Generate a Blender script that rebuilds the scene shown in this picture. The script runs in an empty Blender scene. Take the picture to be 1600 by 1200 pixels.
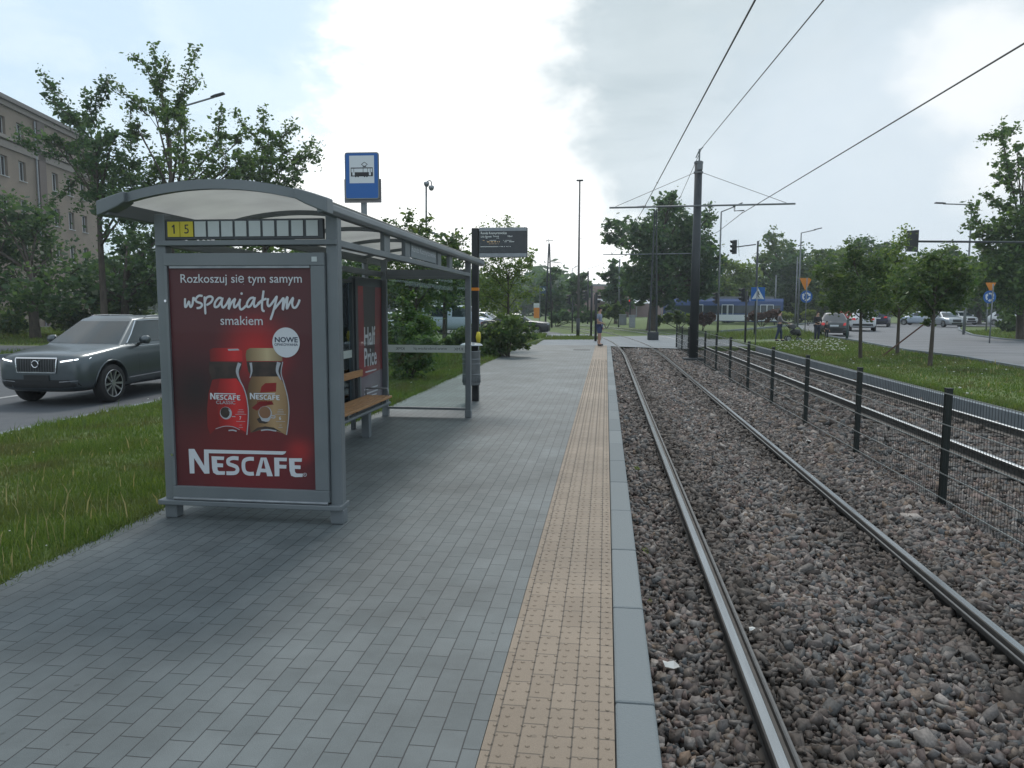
import bpy, bmesh, math, random
import numpy as np
from mathutils import Vector, Matrix
C = bpy.context.scene.collection
S = bpy.context.scene
R = math.radians
# ------------------------------------------------------------------ camera
F, CX, CY, EYE = 1180.0, 800.0, 600.0, 1.62
YAW, PITCH, ROLL = R(7.0455), R(5.7833), R(0.2)
fw = np.array([-math.sin(YAW)*math.cos(PITCH), math.cos(YAW)*math.cos(PITCH), -math.sin(PITCH)])
_rt = np.array([math.cos(YAW), math.sin(YAW), 0.0]); _up = np.cross(_rt, fw)
rt = _rt*math.cos(ROLL)+_up*math.sin(ROLL); up = -_rt*math.sin(ROLL)+_up*math.cos(ROLL)
cam = bpy.data.objects.new('camera', bpy.data.cameras.new('camera')); C.objects.link(cam)
cam.matrix_world = Matrix(((rt[0], up[0], -fw[0], 0), (rt[1], up[1], -fw[1], 0), (rt[2], up[2], -fw[2], EYE), (0, 0, 0, 1)))
cam.data.sensor_width = 36; cam.data.lens = F/1600*36; cam.data.clip_end = 3000; cam.data.clip_start = 0.05
S.camera = cam
def ray(px, py): return fw+rt*(px-CX)/F+up*(CY-py)/F
def at(px, py, z=None, x=None, y=None, d=None):
    """survey helper: where a line of sight meets a level, a wall plane or a distance"""
    v = ray(px, py)
    t = (z-EYE)/v[2] if z is not None else x/v[0] if x is not None else y/v[1] if y is not None else d
    p = v*t
    return Vector((p[0], p[1], p[2]+EYE))
def depth(p): return float((np.array(p)-np.array([0, 0, EYE]))@fw)
# ------------------------------------------------------------------ sky, sun, exposure
SUN_EL, SUN_AZ = R(50), R(-4)          # azimuth measured from +Y towards +X
W = bpy.data.worlds.new('World'); S.world = W; W.use_nodes = True
nt = W.node_tree; N = nt.nodes; L = nt.links; N.clear()
def nd(t, **k):
    n = N.new(t)
    for a, b in k.items(): setattr(n, a, b)
    return n
out = nd('ShaderNodeOutputWorld'); bg = nd('ShaderNodeBackground'); bg.inputs['Strength'].default_value = 0.1
sky = nd('ShaderNodeTexSky', sky_type='NISHITA', sun_disc=False); sky.sun_elevation = SUN_EL; sky.sun_rotation = SUN_AZ
sky.air_density = 1.0; sky.dust_density = 1.5
tc = nd('ShaderNodeTexCoord')
def wmath(op, a, b=None, clamp=False):
    n = nd('ShaderNodeMath', operation=op, use_clamp=clamp)
    for i, v in enumerate((a, b)):
        if v is None: continue
        if isinstance(v, (int, float)): n.inputs[i].default_value = v
        else: L.new(v, n.inputs[i])
    return n.outputs[0]
def wmix(f, a, b):
    n = nd('ShaderNodeMix', data_type='RGBA')
    L.new(f, n.inputs[0])
    for s, v in ((n.inputs[6], a), (n.inputs[7], b)):
        if isinstance(v, tuple): s.default_value = (*v, 1)
        else: L.new(v, s)
    return n.outputs[2]
def wnoise(scale, detail, rough, dist=0.0):
    mp = nd('ShaderNodeMapping'); mp.inputs['Scale'].default_value = scale; L.new(tc.outputs['Generated'], mp.inputs[0])
    n = nd('ShaderNodeTexNoise'); n.inputs['Scale'].default_value = 1; n.inputs['Detail'].default_value = detail
    n.inputs['Roughness'].default_value = rough; n.inputs['Distortion'].default_value = dist; L.new(mp.outputs[0], n.inputs['Vector'])
    return n.outputs['Fac']
def wspot(px, py, r_in, r_out, nz=None, amt=0.0):
    """soft patch of sky around a bearing; edge broken up with noise"""
    v = Vector(ray(px, py)).normalized()
    dn = nd('ShaderNodeVectorMath', operation='DISTANCE'); L.new(tc.outputs['Generated'], dn.inputs[0]); dn.inputs[1].default_value = v
    d = dn.outputs['Value']
    if nz is not None: d = wmath('ADD', d, wmath('MULTIPLY', wmath('SUBTRACT', nz, 0.5), amt))
    m = nd('ShaderNodeMapRange', interpolation_type='SMOOTHSTEP'); L.new(d, m.inputs[0])
    m.inputs[1].default_value = r_in; m.inputs[2].default_value = r_out; m.inputs[3].default_value = 1; m.inputs[4].default_value = 0
    return m.outputs[0]
nbig = wnoise((2.6, 2.6, 4.2), 6, 0.55, 0.3); nfine = wnoise((7, 7, 11), 8, 0.6, 0.2)
nz = wmath('ADD', wmath('MULTIPLY', nbig, 0.5), wmath('MULTIPLY', nfine, 0.5))
# clear air between clouds, then veil, then lit and shaded cumulus
clear = wmix(wmath('ADD', 0.80, 0), sky.outputs[0], (6.7, 8.5, 9.9))
lit = wspot(760, 60, 0.25, 1.1)
white = wmix(lit, (7.4, 8.0, 8.5), (13.0, 13.1, 12.9))
cov = nd('ShaderNodeMapRange', interpolation_type='SMOOTHSTEP'); L.new(nz, cov.inputs[0]); cov.inputs[1].default_value = 0.44; cov.inputs[2].default_value = 0.56
cloudy = wmath('MAXIMUM', cov.outputs[0], wspot(740, 190, 0.28, 0.35, nz, 0.60))
hole = wspot(110, 0, 0.25, 0.36, nz, 0.62)
hole2 = wspot(430, 0, 0.05, 0.10, nz, 0.30)
cloudy = wmath('MULTIPLY', cloudy, wmath('SUBTRACT', 1, wmath('MULTIPLY', hole, 0.85)))
cloudy = wmath('MULTIPLY', cloudy, wmath('SUBTRACT', 1, wmath('MULTIPLY', hole2, 0.9)))
col = wmix(cloudy, clear, white)
grey = wspot(1420, -120, 0.345, 0.455, nz, 0.44)
gcol = wmix(wnoise((3.6, 3.6, 8.5), 7, 0.6, 0.6), (2.2, 3.3, 3.9), (7.8, 8.6, 9.0))
col = wmix(wmath('MULTIPLY', grey, 0.9), col, gcol)
pale = wspot(1380, 300, 0.10, 0.34, nz, 0.25)
col = wmix(wmath('MULTIPLY', pale, 0.75), col, (7.2, 8.1, 8.9))
puff = wmath('MAXIMUM', wspot(1530, 120, 0.02, 0.10, nz, 0.30), wspot(1575, 265, 0.02, 0.08, nz, 0.22))
col = wmix(wmath('MULTIPLY', puff, 0.8), col, (9.6, 9.9, 10.0))
back = wspot(800, 9000, 0.9, 1.5)           # unseen sky behind the camera, dimmed to lower the light on the foreground
col = wmix(wmath('MULTIPLY', back, 0.85), col, (2.0, 2.5, 2.9))
L.new(col, bg.inputs['Color']); L.new(bg.outputs[0], out.inputs[0])
sl = bpy.data.lights.new('sun', 'SUN'); sl.energy = 1.5; sl.angle = R(14); sl.color = (1, 0.96, 0.9)
so = bpy.data.objects.new('sun', sl); C.objects.link(so)
sd = Vector((math.sin(SUN_AZ)*math.cos(SUN_EL), math.cos(SUN_AZ)*math.cos(SUN_EL), math.sin(SUN_EL)))
so.rotation_euler = (-sd).to_track_quat('-Z', 'Y').to_euler()
S.view_settings.view_transform = 'Standard'; S.view_settings.look = 'None'; S.view_settings.exposure = 0.14; S.view_settings.gamma = 1
S.cycles.max_bounces = 6; S.cycles.transparent_max_bounces = 12; S.cycles.caustics_reflective = False; S.cycles.caustics_refractive = False
# ------------------------------------------------------------------ helpers: materials
def mat(name, c1, rough=0.6, metal=0.0, c2=None, scale=8.0, detail=4.0, bump=0.0, bscale=None, island=False, translucent=0.0, emit=0.0, coat=0.0, objr=False, spec=0.5, stretch=None):
    m = bpy.data.materials.new(name); m.use_nodes = True
    t = m.node_tree; b = t.nodes['Principled BSDF']; k = t.links
    b.inputs['Roughness'].default_value = rough; b.inputs['Metallic'].default_value = metal
    b.inputs['Coat Weight'].default_value = coat; b.inputs['Coat Roughness'].default_value = 0.05; b.inputs['Specular IOR Level'].default_value = spec
    b.inputs['Base Color'].default_value = (*c1, 1)
    g = t.nodes.new('ShaderNodeNewGeometry'); tcn = t.nodes.new('ShaderNodeTexCoord')
    src = g.outputs['Position']
    if stretch:
        mp = t.nodes.new('ShaderNodeMapping'); mp.inputs['Scale'].default_value = stretch; k.new(src, mp.inputs[0]); src = mp.outputs[0]
    if c2 is not None:
        mx = t.nodes.new('ShaderNodeMix'); mx.data_type = 'RGBA'
        mx.inputs[6].default_value = (*c1, 1); mx.inputs[7].default_value = (*c2, 1)
        if island: k.new(g.outputs['Random Per Island'], mx.inputs[0])
        else:
            n = t.nodes.new('ShaderNodeTexNoise'); n.inputs['Scale'].default_value = scale; n.inputs['Detail'].default_value = detail
            k.new(src, n.inputs['Vector'])
            mr = t.nodes.new('ShaderNodeMapRange'); mr.inputs[1].default_value = 0.32; mr.inputs[2].default_value = 0.68; k.new(n.outputs['Fac'], mr.inputs[0])
            k.new(mr.outputs[0], mx.inputs[0])
        k.new(mx.outputs[2], b.inputs['Base Color']); colout = mx.outputs[2]
    else: colout = None
    if bump:
        n2 = t.nodes.new('ShaderNodeTexNoise'); n2.inputs['Scale'].default_value = bscale or scale*4; n2.inputs['Detail'].default_value = 5
        k.new(src, n2.inputs['Vector'])
        bp = t.nodes.new('ShaderNodeBump'); bp.inputs['Strength'].default_value = bump; bp.inputs['Distance'].default_value = 0.02
        k.new(n2.outputs['Fac'], bp.inputs['Height']); k.new(bp.outputs[0], b.inputs['Normal'])
    if translucent:
        tr = t.nodes.new('ShaderNodeBsdfTranslucent'); ms = t.nodes.new('ShaderNodeMixShader'); ms.inputs[0].default_value = translucent
        if colout:
            vm = t.nodes.new('ShaderNodeVectorMath'); vm.operation = 'MULTIPLY'; vm.inputs[1].default_value = (1.75, 1.6, 1.1) if island else (1, 1, 1); k.new(colout, vm.inputs[0]); k.new(vm.outputs[0], tr.inputs[0])
        else: tr.inputs[0].default_value = (*c1, 1)
        k.new(b.outputs[0], ms.inputs[1]); k.new(tr.outputs[0], ms.inputs[2]); k.new(ms.outputs[0], t.nodes['Material Output'].inputs[0])
    if emit:
        b.inputs['Emission Color'].default_value = (*c1, 1); b.inputs['Emission Strength'].default_value = emit
    return m
def glass_mat(name, tint, refl=0.08, rough=0.02):
    m = bpy.data.materials.new(name); m.use_nodes = True; t = m.node_tree; t.nodes.remove(t.nodes['Principled BSDF'])
    tr = t.nodes.new('ShaderNodeBsdfTransparent'); tr.inputs[0].default_value = (*tint, 1)
    gl = t.nodes.new('ShaderNodeBsdfGlossy'); gl.inputs['Roughness'].default_value = rough; gl.inputs[0].default_value = (0.9, 0.95, 1, 1)
    fr = t.nodes.new('ShaderNodeFresnel'); fr.inputs[0].default_value = 1.45
    ms = t.nodes.new('ShaderNodeMixShader'); t.links.new(fr.outputs[0], ms.inputs[0]); t.links.new(tr.outputs[0], ms.inputs[1]); t.links.new(gl.outputs[0], ms.inputs[2])
    t.links.new(ms.outputs[0], t.nodes['Material Output'].inputs[0])
    return m
MT = {}
MT['steel'] = mat('shelter_steel', (0.135, 0.155, 0.168), 0.42, 0.15, (0.170, 0.190, 0.202), 2.2, bump=0.02, bscale=220)
MT['steel_dark'] = mat('shelter_steel_dark', (0.06, 0.068, 0.075), 0.45, 0.3)
MT['galv'] = mat('galvanised', (0.30, 0.32, 0.34), 0.45, 0.6, (0.22, 0.24, 0.26), 14)
MT['galvpole'] = mat('galvanised_pole', (0.20, 0.22, 0.23), 0.5, 0.4, (0.15, 0.16, 0.17), 2)
MT['black'] = mat('black_paint', (0.012, 0.014, 0.016), 0.45)
MT['blackmetal'] = mat('black_green_metal', (0.010, 0.016, 0.015), 0.45, 0.2)
MT['wire'] = mat('fence_wire', (0.012, 0.018, 0.017), 0.5, 0.2)
MT['wire_h_lit'] = mat('fence_wire_lit_top', (0.34, 0.36, 0.355), 0.35, 0.6)  # pale colour paints the bright lit tops of the dark level wires
MT['thinwire'] = mat('overhead_wire', (0.06, 0.055, 0.05), 0.5, 0.5)
MT['pole'] = mat('catenary_pole', (0.030, 0.036, 0.042), 0.5, 0.2, (0.04, 0.047, 0.052), 2)
MT['wood'] = mat('bench_wood', (0.42, 0.22, 0.09), 0.5, 0, (0.30, 0.15, 0.06), 6, stretch=(8, 1, 8), bump=0.1)
MT['white'] = mat('white_plate', (0.50, 0.55, 0.56), 0.45)
MT['whitepaint'] = mat('white_print', (0.55, 0.58, 0.62), 0.5)
MT['yellow'] = mat('yellow_plate', (0.60, 0.50, 0.03), 0.45)
MT['ink'] = mat('black_print', (0.02, 0.02, 0.025), 0.5)
MT['glass'] = glass_mat('clear_glass', (0.90, 0.945, 0.935))
MT['band'] = mat('frosted_band', (0.80, 0.84, 0.84), 0.6, translucent=0.75)
MT['roofsheet'] = mat('milky_roof_sheet', (0.52, 0.515, 0.48), 0.35, translucent=0.50, c2=(0.42, 0.415, 0.39), scale=2.5)
MT['blue'] = mat('sign_blue', (0.012, 0.11, 0.38), 0.4)
MT['signwhite'] = mat('sign_white', (0.62, 0.66, 0.70), 0.4)
MT['orange'] = mat('sign_orange', (0.65, 0.22, 0.02), 0.45)
MT['red'] = mat('sign_red', (0.5, 0.03, 0.02), 0.45)
MT['redlamp'] = mat('red_lamp', (1.0, 0.05, 0.03), 0.4, emit=1.5)
MT['greenlamp'] = mat('green_lamp', (0.05, 1.0, 0.6), 0.4, emit=2.0)
MT['ledtext'] = mat('led_text', (0.75, 0.8, 0.78), 0.4, emit=0.10)
MT['ledamber'] = mat('led_amber', (0.9, 0.6, 0.3), 0.4, emit=0.12)
MT['screen'] = mat('screen_black', (0.012, 0.017, 0.022), 0.18, coat=0.3)
MT['bark'] = mat('bark', (0.045, 0.036, 0.028), 0.9, 0, (0.085, 0.07, 0.055), 9, bump=0.6, stretch=(1, 1, 0.3))
MT['leaf_a'] = mat('leaf_a', (0.036, 0.086, 0.026), 0.5, c2=(0.1, 0.165, 0.045), island=True, translucent=0.5)
MT['leaf_b'] = mat('leaf_b', (0.03, 0.074, 0.036), 0.55, c2=(0.078, 0.14, 0.055), island=True, translucent=0.46)
MT['leaf_c'] = mat('leaf_c', (0.06, 0.12, 0.028), 0.5, c2=(0.15, 0.21, 0.055), island=True, translucent=0.52)
MT['leaf_d'] = mat('leaf_d', (0.034, 0.08, 0.026), 0.5, c2=(0.105, 0.16, 0.048), island=True, translucent=0.46)
MT['leaf_red'] = mat('leaf_red', (0.055, 0.028, 0.024), 0.6, c2=(0.10, 0.05, 0.035), island=True, translucent=0.2)
MT['leaf_lime'] = mat('leaf_lime', (0.12, 0.17, 0.03), 0.6, c2=(0.18, 0.23, 0.05), island=True, translucent=0.3)
MT['blade'] = mat('grass_blade', (0.048, 0.105, 0.014), 0.6, c2=(0.130, 0.190, 0.040), island=True, translucent=0.35)
def sward():
    m = MT['blade']; t = m.node_tree; k = t.links; mx = [n for n in t.nodes if n.type == 'MIX'][0]; g = [n for n in t.nodes if n.type == 'NEW_GEOMETRY'][0]
    n = t.nodes.new('ShaderNodeTexNoise'); n.inputs['Scale'].default_value = 0.9; n.inputs['Detail'].default_value = 7; n.inputs['Roughness'].default_value = 0.65; k.new(g.outputs['Position'], n.inputs['Vector'])
    mr = t.nodes.new('ShaderNodeMapRange'); k.new(n.outputs['Fac'], mr.inputs[0]); mr.inputs[1].default_value = 0.46; mr.inputs[2].default_value = 0.66; mr.inputs[3].default_value = 0; mr.inputs[4].default_value = 0.75
    m2 = t.nodes.new('ShaderNodeMix'); m2.data_type = 'RGBA'; k.new(mr.outputs[0], m2.inputs[0]); k.new(mx.outputs[2], m2.inputs[6]); m2.inputs[7].default_value = (0.095, 0.080, 0.040, 1)
    for l in list(k):
        if l.from_node == mx and l.to_node != m2: s_ = l.to_socket; k.remove(l); k.new(m2.outputs[2], s_)
sward()
MT['blade_dry'] = mat('grass_seed', (0.22, 0.21, 0.10), 0.7, c2=(0.34, 0.31, 0.17), island=True, translucent=0.3)
MT['petal'] = mat('white_petal', (0.65, 0.66, 0.6), 0.6, translucent=0.2)
MT['soil'] = mat('lawn_soil', (0.062, 0.105, 0.020), 0.95, 0, (0.105, 0.140, 0.036), 3.0, 8, bump=0.5, bscale=30)
MT['asphalt'] = mat('asphalt', (0.060, 0.068, 0.078), 0.75, 0, (0.080, 0.088, 0.098), 2.2, 8, bump=0.25, bscale=160)
MT['asphalt_r'] = mat('worn_asphalt', (0.10, 0.105, 0.115), 0.8, 0, (0.175, 0.18, 0.19), 0.9, 6, stretch=(0.35, 1.3, 1))
MT['concrete'] = mat('kerb_concrete', (0.135, 0.160, 0.178), 0.8, 0, (0.175, 0.20, 0.22), 4, 8, bump=0.12, bscale=150)
MT['pave_far'] = mat('paved_crossing', (0.16, 0.18, 0.195), 0.8, 0, (0.20, 0.22, 0.235), 1.2, 6)
MT['mark'] = mat('road_paint', (0.45, 0.45, 0.45), 0.7, 0, (0.30, 0.30, 0.30), 7)
MT['tyre'] = mat('rubber', (0.012, 0.012, 0.013), 0.8)
MT['rim'] = mat('alloy_rim', (0.45, 0.46, 0.47), 0.3, 0.9)
MT['chrome'] = mat('chrome', (0.65, 0.67, 0.70), 0.15, 1.0)
MT['railbar'] = mat('satin_bar', (0.10, 0.11, 0.115), 0.35, 0.7)
MT['carglass'] = mat('car_glass', (0.016, 0.028, 0.033), 0.05, coat=0.15, spec=0.5)
MT['trim'] = mat('black_trim', (0.010, 0.011, 0.012), 0.5)
MT['led'] = mat('daylight_led', (0.9, 0.95, 1.0), 0.3, emit=2.5)
MT['lampglass'] = mat('lamp_glass', (0.09, 0.10, 0.11), 0.12, coat=0.6)
MT['taillamp'] = mat('tail_lamp', (0.55, 0.02, 0.02), 0.25, coat=0.5, emit=0.25)
MT['skin'] = mat('skin', (0.45, 0.27, 0.20), 0.6)
MT['hair'] = mat('hair', (0.03, 0.022, 0.018), 0.7)
def paint(name, c, metal=0.35, rough=0.32):
    m = mat(name, c, rough, metal, coat=0.5); m.node_tree.nodes['Principled BSDF'].inputs['Coat Roughness'].default_value = 0.14; return m
PAINT = {'grey': paint('paint_grey', (0.085, 0.102, 0.112), 0.65), 'white': paint('paint_white', (0.62, 0.64, 0.66), 0.0), 'silver': paint('paint_silver', (0.36, 0.39, 0.42), 0.5),
         'darkblue': paint('paint_darkblue', (0.02, 0.025, 0.055)), 'midgrey': paint('paint_midgrey', (0.085, 0.088, 0.092)), 'red': paint('paint_red', (0.35, 0.02, 0.02)), 'black': paint('paint_black', (0.015, 0.017, 0.02)),
         'paleblue': paint('paint_paleblue', (0.40, 0.47, 0.56), 0.2)}
# ------------------------------------------------------------------ helpers: objects
def tag(o, label=None, cat=None, group=None, kind=None):
    if label: o['label'] = label
    if cat: o['category'] = cat
    if group: o['group'] = group
    if kind: o['kind'] = kind
    return o
def thing(name, label, cat, loc=(0, 0, 0), group=None, rz=0.0):
    o = bpy.data.objects.new(name, None); C.objects.link(o); o.location = loc; o.rotation_euler = (0, 0, rz); o.empty_display_size = 0.2
    return tag(o, label, cat, group)
def perp(d):
    d = Vector(d).normalized(); a = Vector((0, 0, 1)) if abs(d.z) < 0.9 else Vector((1, 0, 0))
    u = d.cross(a).normalized(); return u, d.cross(u).normalized()
class MB:
    """collects shapes in world (or local) coordinates and links them as one mesh"""
    def __init__(s): s.v = []; s.f = []; s.m = []; s.mi = 0
    def add(s, vs, fs, mi=None):
        b = len(s.v); s.v += [tuple(p) for p in vs]; s.f += [tuple(i+b for i in f) for f in fs]; s.m += [s.mi if mi is None else mi]*len(fs); return s
    def box(s, c, size, rz=0.0, mi=None, taper=1.0):
        x, y, z = size[0]/2, size[1]/2, size[2]/2; ca, sa = math.cos(rz), math.sin(rz); vs = []
        for k in (-1, 1):
            for a, b in ((-1, -1), (1, -1), (1, 1), (-1, 1)):
                q = taper if k > 0 else 1.0
                lx, ly = a*x*q, b*y*q; vs.append((c[0]+lx*ca-ly*sa, c[1]+lx*sa+ly*ca, c[2]+k*z))
        return s.add(vs, [(3, 2, 1, 0), (4, 5, 6, 7), (0, 1, 5, 4), (1, 2, 6, 5), (2, 3, 7, 6), (3, 0, 4, 7)], mi)
    def bb(s, x0, x1, y0, y1, z0, z1, mi=None): return s.box(((x0+x1)/2, (y0+y1)/2, (z0+z1)/2), (x1-x0, y1-y0, z1-z0), 0, mi)
    def cyl(s, p0, p1, r0, r1=None, n=12, mi=None, cap=True):
        return s.tube([p0, p1], [r0, r0 if r1 is None else r1], n, mi, cap)
    def tube(s, pts, rs, n=8, mi=None, cap=True):
        pts = [Vector(p) for p in pts]
        if not isinstance(rs, (list, tuple)): rs = [rs]*len(pts)
        vs = []; k = len(pts); u = None
        for i, p in enumerate(pts):
            d = (pts[min(i+1, k-1)]-pts[max(i-1, 0)])
            if u is None: u, w = perp(d)
            else:
                d = d.normalized(); u = (u-d*u.dot(d)).normalized() if (u-d*u.dot(d)).length > 1e-6 else perp(d)[0]; w = d.cross(u)
            for j in range(n):
                a = 2*math.pi*j/n; vs.append(p+(u*math.cos(a)+w*math.sin(a))*rs[i])
        fs = [(i*n+j, i*n+(j+1) % n, (i+1)*n+(j+1) % n, (i+1)*n+j) for i in range(k-1) for j in range(n)]
        if cap: fs += [tuple(range(n-1, -1, -1)), tuple(range((k-1)*n, k*n))]
        return s.add(vs, fs, mi)
    def prism(s, outline, axis_vec, mi=None):
        """outline: 3D points of a planar polygon; extruded by axis_vec"""
        o = [Vector(p) for p in outline]; a = Vector(axis_vec); n = len(o)
        return s.add(o+[p+a for p in o], [tuple(range(n-1, -1, -1)), tuple(range(n, 2*n))]+[(i, (i+1) % n, n+(i+1) % n, n+i) for i in range(n)], mi)
    def lathe(s, c, prof, n=16, mi=None, axis='z'):
        vs = []
        for r, h in prof:
            for j in range(n):
                a = 2*math.pi*j/n; x, y, z = r*math.cos(a), r*math.sin(a), h
                p = (x, y, z) if axis == 'z' else (z, x, y) if axis == 'x' else (x, z, y)
                vs.append((c[0]+p[0], c[1]+p[1], c[2]+p[2]))
        k = len(prof)
        return s.add(vs, [(i*n+j, i*n+(j+1) % n, (i+1)*n+(j+1) % n, (i+1)*n+j) for i in range(k-1) for j in range(n)], mi)
    def build(s, name, mats, parent=None, origin=None, smooth=False, bevel=0.0, sub=0):
        me = bpy.data.meshes.new(name)
        org = Vector(origin) if origin is not None else None
        if org is None and parent is not None:
            r = parent
            while r.parent: r = r.parent
            org = Vector(r.location)
        vs = s.v if org is None else [(a-org.x, b-org.y, c-org.z) for a, b, c in s.v]
        me.from_pydata(vs, [], s.f)
        if not isinstance(mats, (list, tuple)): mats = [mats]
        for m in mats: me.materials.append(m)
        me.polygons.foreach_set('material_index', s.m)
        if smooth: me.polygons.foreach_set('use_smooth', [True]*len(s.f))
        me.update()
        o = bpy.data.objects.new(name, me); C.objects.link(o)
        if parent is not None: o.parent = parent
        elif org is not None: o.location = org
        if bevel:
            b = o.modifiers.new('bevel', 'BEVEL'); b.width = bevel; b.segments = 2; b.limit_method = 'ANGLE'; b.angle_limit = R(40)
        if sub:
            q = o.modifiers.new('sub', 'SUBSURF'); q.levels = sub; q.render_levels = sub
        return o
def npmesh(name, verts, faces, mats, parent=None, midx=None):
    """numpy verts (n,3) and equal-sided faces (m,k) straight into a mesh"""
    me = bpy.data.meshes.new(name); nv, (nf, k) = len(verts), faces.shape
    me.vertices.add(nv); me.vertices.foreach_set('co', np.ascontiguousarray(verts, np.float32).ravel())
    me.loops.add(nf*k); me.loops.foreach_set('vertex_index', np.ascontiguousarray(faces, np.int32).ravel())
    me.polygons.add(nf); me.polygons.foreach_set('loop_start', np.arange(nf, dtype=np.int32)*k)
    for m in (mats if isinstance(mats, (list, tuple)) else [mats]): me.materials.append(m)
    if midx is not None: me.polygons.foreach_set('material_index', np.ascontiguousarray(midx, np.int32))
    me.update(calc_edges=True)
    o = bpy.data.objects.new(name, me); C.objects.link(o)
    if parent is not None: o.parent = parent
    return o
def copy_tree(o, parent=None):
    c = o.copy(); C.objects.link(c); c.parent = parent
    for ch in list(o.children): copy_tree(ch, c)
    return c
_txt = {}
def text2d(s, size=1.0, bold=0.0):
    """flat letter outlines, centred: verts (x,y), faces"""
    key = (s, bold)
    if key not in _txt:
        cu = bpy.data.curves.new('lettering', 'FONT'); cu.body = s; cu.size = 1; cu.offset = bold; cu.align_x = 'CENTER'; cu.align_y = 'CENTER'; cu.resolution_u = 3
        ob = bpy.data.objects.new('lettering', cu); C.objects.link(ob)
        dg = bpy.context.evaluated_depsgraph_get(); me = bpy.data.meshes.new_from_object(ob.evaluated_get(dg))
        v = np.array([(p.co.x, p.co.y) for p in me.vertices]); f = [tuple(p.vertices) for p in me.polygons]
        bpy.data.objects.remove(ob); bpy.data.curves.remove(cu); bpy.data.meshes.remove(me)
        c = (v.max(0)+v.min(0))/2; v = v-c; _txt[key] = (v, f)
    v, f = _txt[key]; return v*size, f
def add_text(mb, s, c, ux, uz, width, height=None, bold=0.0, mi=None):
    """letters of the given width and height on the plane spanned by ux, uz at c"""
    v, f = text2d(s, 1.0, bold); w, h = np.ptp(v[:, 0]), np.ptp(v[:, 1]); kx = width/w; ky = kx if height is None else height/h
    c, ux, uz = Vector(c), Vector(ux), Vector(uz)
    mb.add([c+ux*float(a*kx)+uz*float(b*ky) for a, b in v], f, mi)
def add_stroke(mb, pts, w, nrm, mi=None, lift=0.0):
    """brush stroke: flat ribbon along 3D points, width list"""
    pts = [Vector(p) for p in pts]; n = Vector(nrm); k = len(pts); vs = []
    # smooth with catmull-rom
    q = []; ws = []
    wl = w if isinstance(w, (list, tuple)) else [w]*k
    for i in range(k-1):
        p0, p1, p2, p3 = pts[max(i-1, 0)], pts[i], pts[i+1], pts[min(i+2, k-1)]
        for j in range(5):
            t = j/5; q.append(0.5*((2*p1)+(p2-p0)*t+(2*p0-5*p1+4*p2-p3)*t*t+(3*p1-p0-3*p2+p3)*t**3)); ws.append(wl[i]*(1-t)+wl[i+1]*t)
    q.append(pts[-1]); ws.append(wl[-1])
    for i, p in enumerate(q):
        d = (q[min(i+1, len(q)-1)]-q[max(i-1, 0)]); s = d.cross(n).normalized()
        vs += [p+s*ws[i]/2+n*lift, p-s*ws[i]/2+n*lift]
    mb.add(vs, [(2*i, 2*i+1, 2*i+3, 2*i+2) for i in range(len(q)-1)], mi)
def add_brush(mb, pts, w, plane_y, mi=None):
    """painted stroke with round ends: a tube pressed almost flat against the plane y"""
    pts = [Vector(p) for p in pts]; k = len(pts); q = []
    for i in range(k-1):
        p0, p1, p2, p3 = pts[max(i-1, 0)], pts[i], pts[i+1], pts[min(i+2, k-1)]
        for j in range(5):
            t = j/5; q.append(0.5*((2*p1)+(p2-p0)*t+(2*p0-5*p1+4*p2-p3)*t*t+(3*p1-p0-3*p2+p3)*t**3))
    q.append(pts[-1]); n = len(q); rs = [w/2]*n; rs[0] = w*.36; rs[-1] = w*.28; tmp = MB(); tmp.tube(q, rs, 8)
    mb.add([(x, plane_y+(y-plane_y)*.05, z) for x, y, z in tmp.v], tmp.f, mi)
def disc(mb, c, r, ux, uz, n=24, mi=None, ry=None):
    c, ux, uz = Vector(c), Vector(ux), Vector(uz)
    mb.add([c+ux*(r*math.cos(2*math.pi*i/n))+uz*((ry or r)*math.sin(2*math.pi*i/n)) for i in range(n)], [tuple(range(n))], mi)
rng = np.random.default_rng(7)
# ================================================================== SETTING
TR_Z, TOP = -0.23, 0.0
# ground: one sheet with the track bed as a trench
xs = [-255, -120, -60, -27, -22.05, -22.0, -8.62, -8.58, -3.50, -3.48, 0.20, 0.215, 7.00, 7.02, 14, 30, 60, 120, 255]
ys = [-40, -8, 0, 8, 16, 24, 36.5, 36.6, 48, 60, 90, 150, 300, 390]
def ground_z(x, y):
    if 0.21 < x < 7.01 and y < 36.55: return -0.60
    if -3.49 < x < 0.21 and y < 33: return -0.30
    if y > 47: return -0.22
    if -22.02 < x < -8.6: return -0.42
    if x <= -22.02: return -0.20
    if x < -3.49: return -0.02-0.17*min(1, (-3.48-x)/5.1)
    if x > 7.01: return -0.16
    return -0.22
g = MB(); nx, ny = len(xs), len(ys)
g.v = [(x, y, ground_z(x, y)) for y in ys for x in xs]
g.f = [(j*nx+i, j*nx+i+1, (j+1)*nx+i+1, (j+1)*nx+i) for j in range(ny-1) for i in range(nx-1)]; g.m = [0]*len(g.f)
tag(g.build('ground', MT['soil']), kind='structure')
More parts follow.
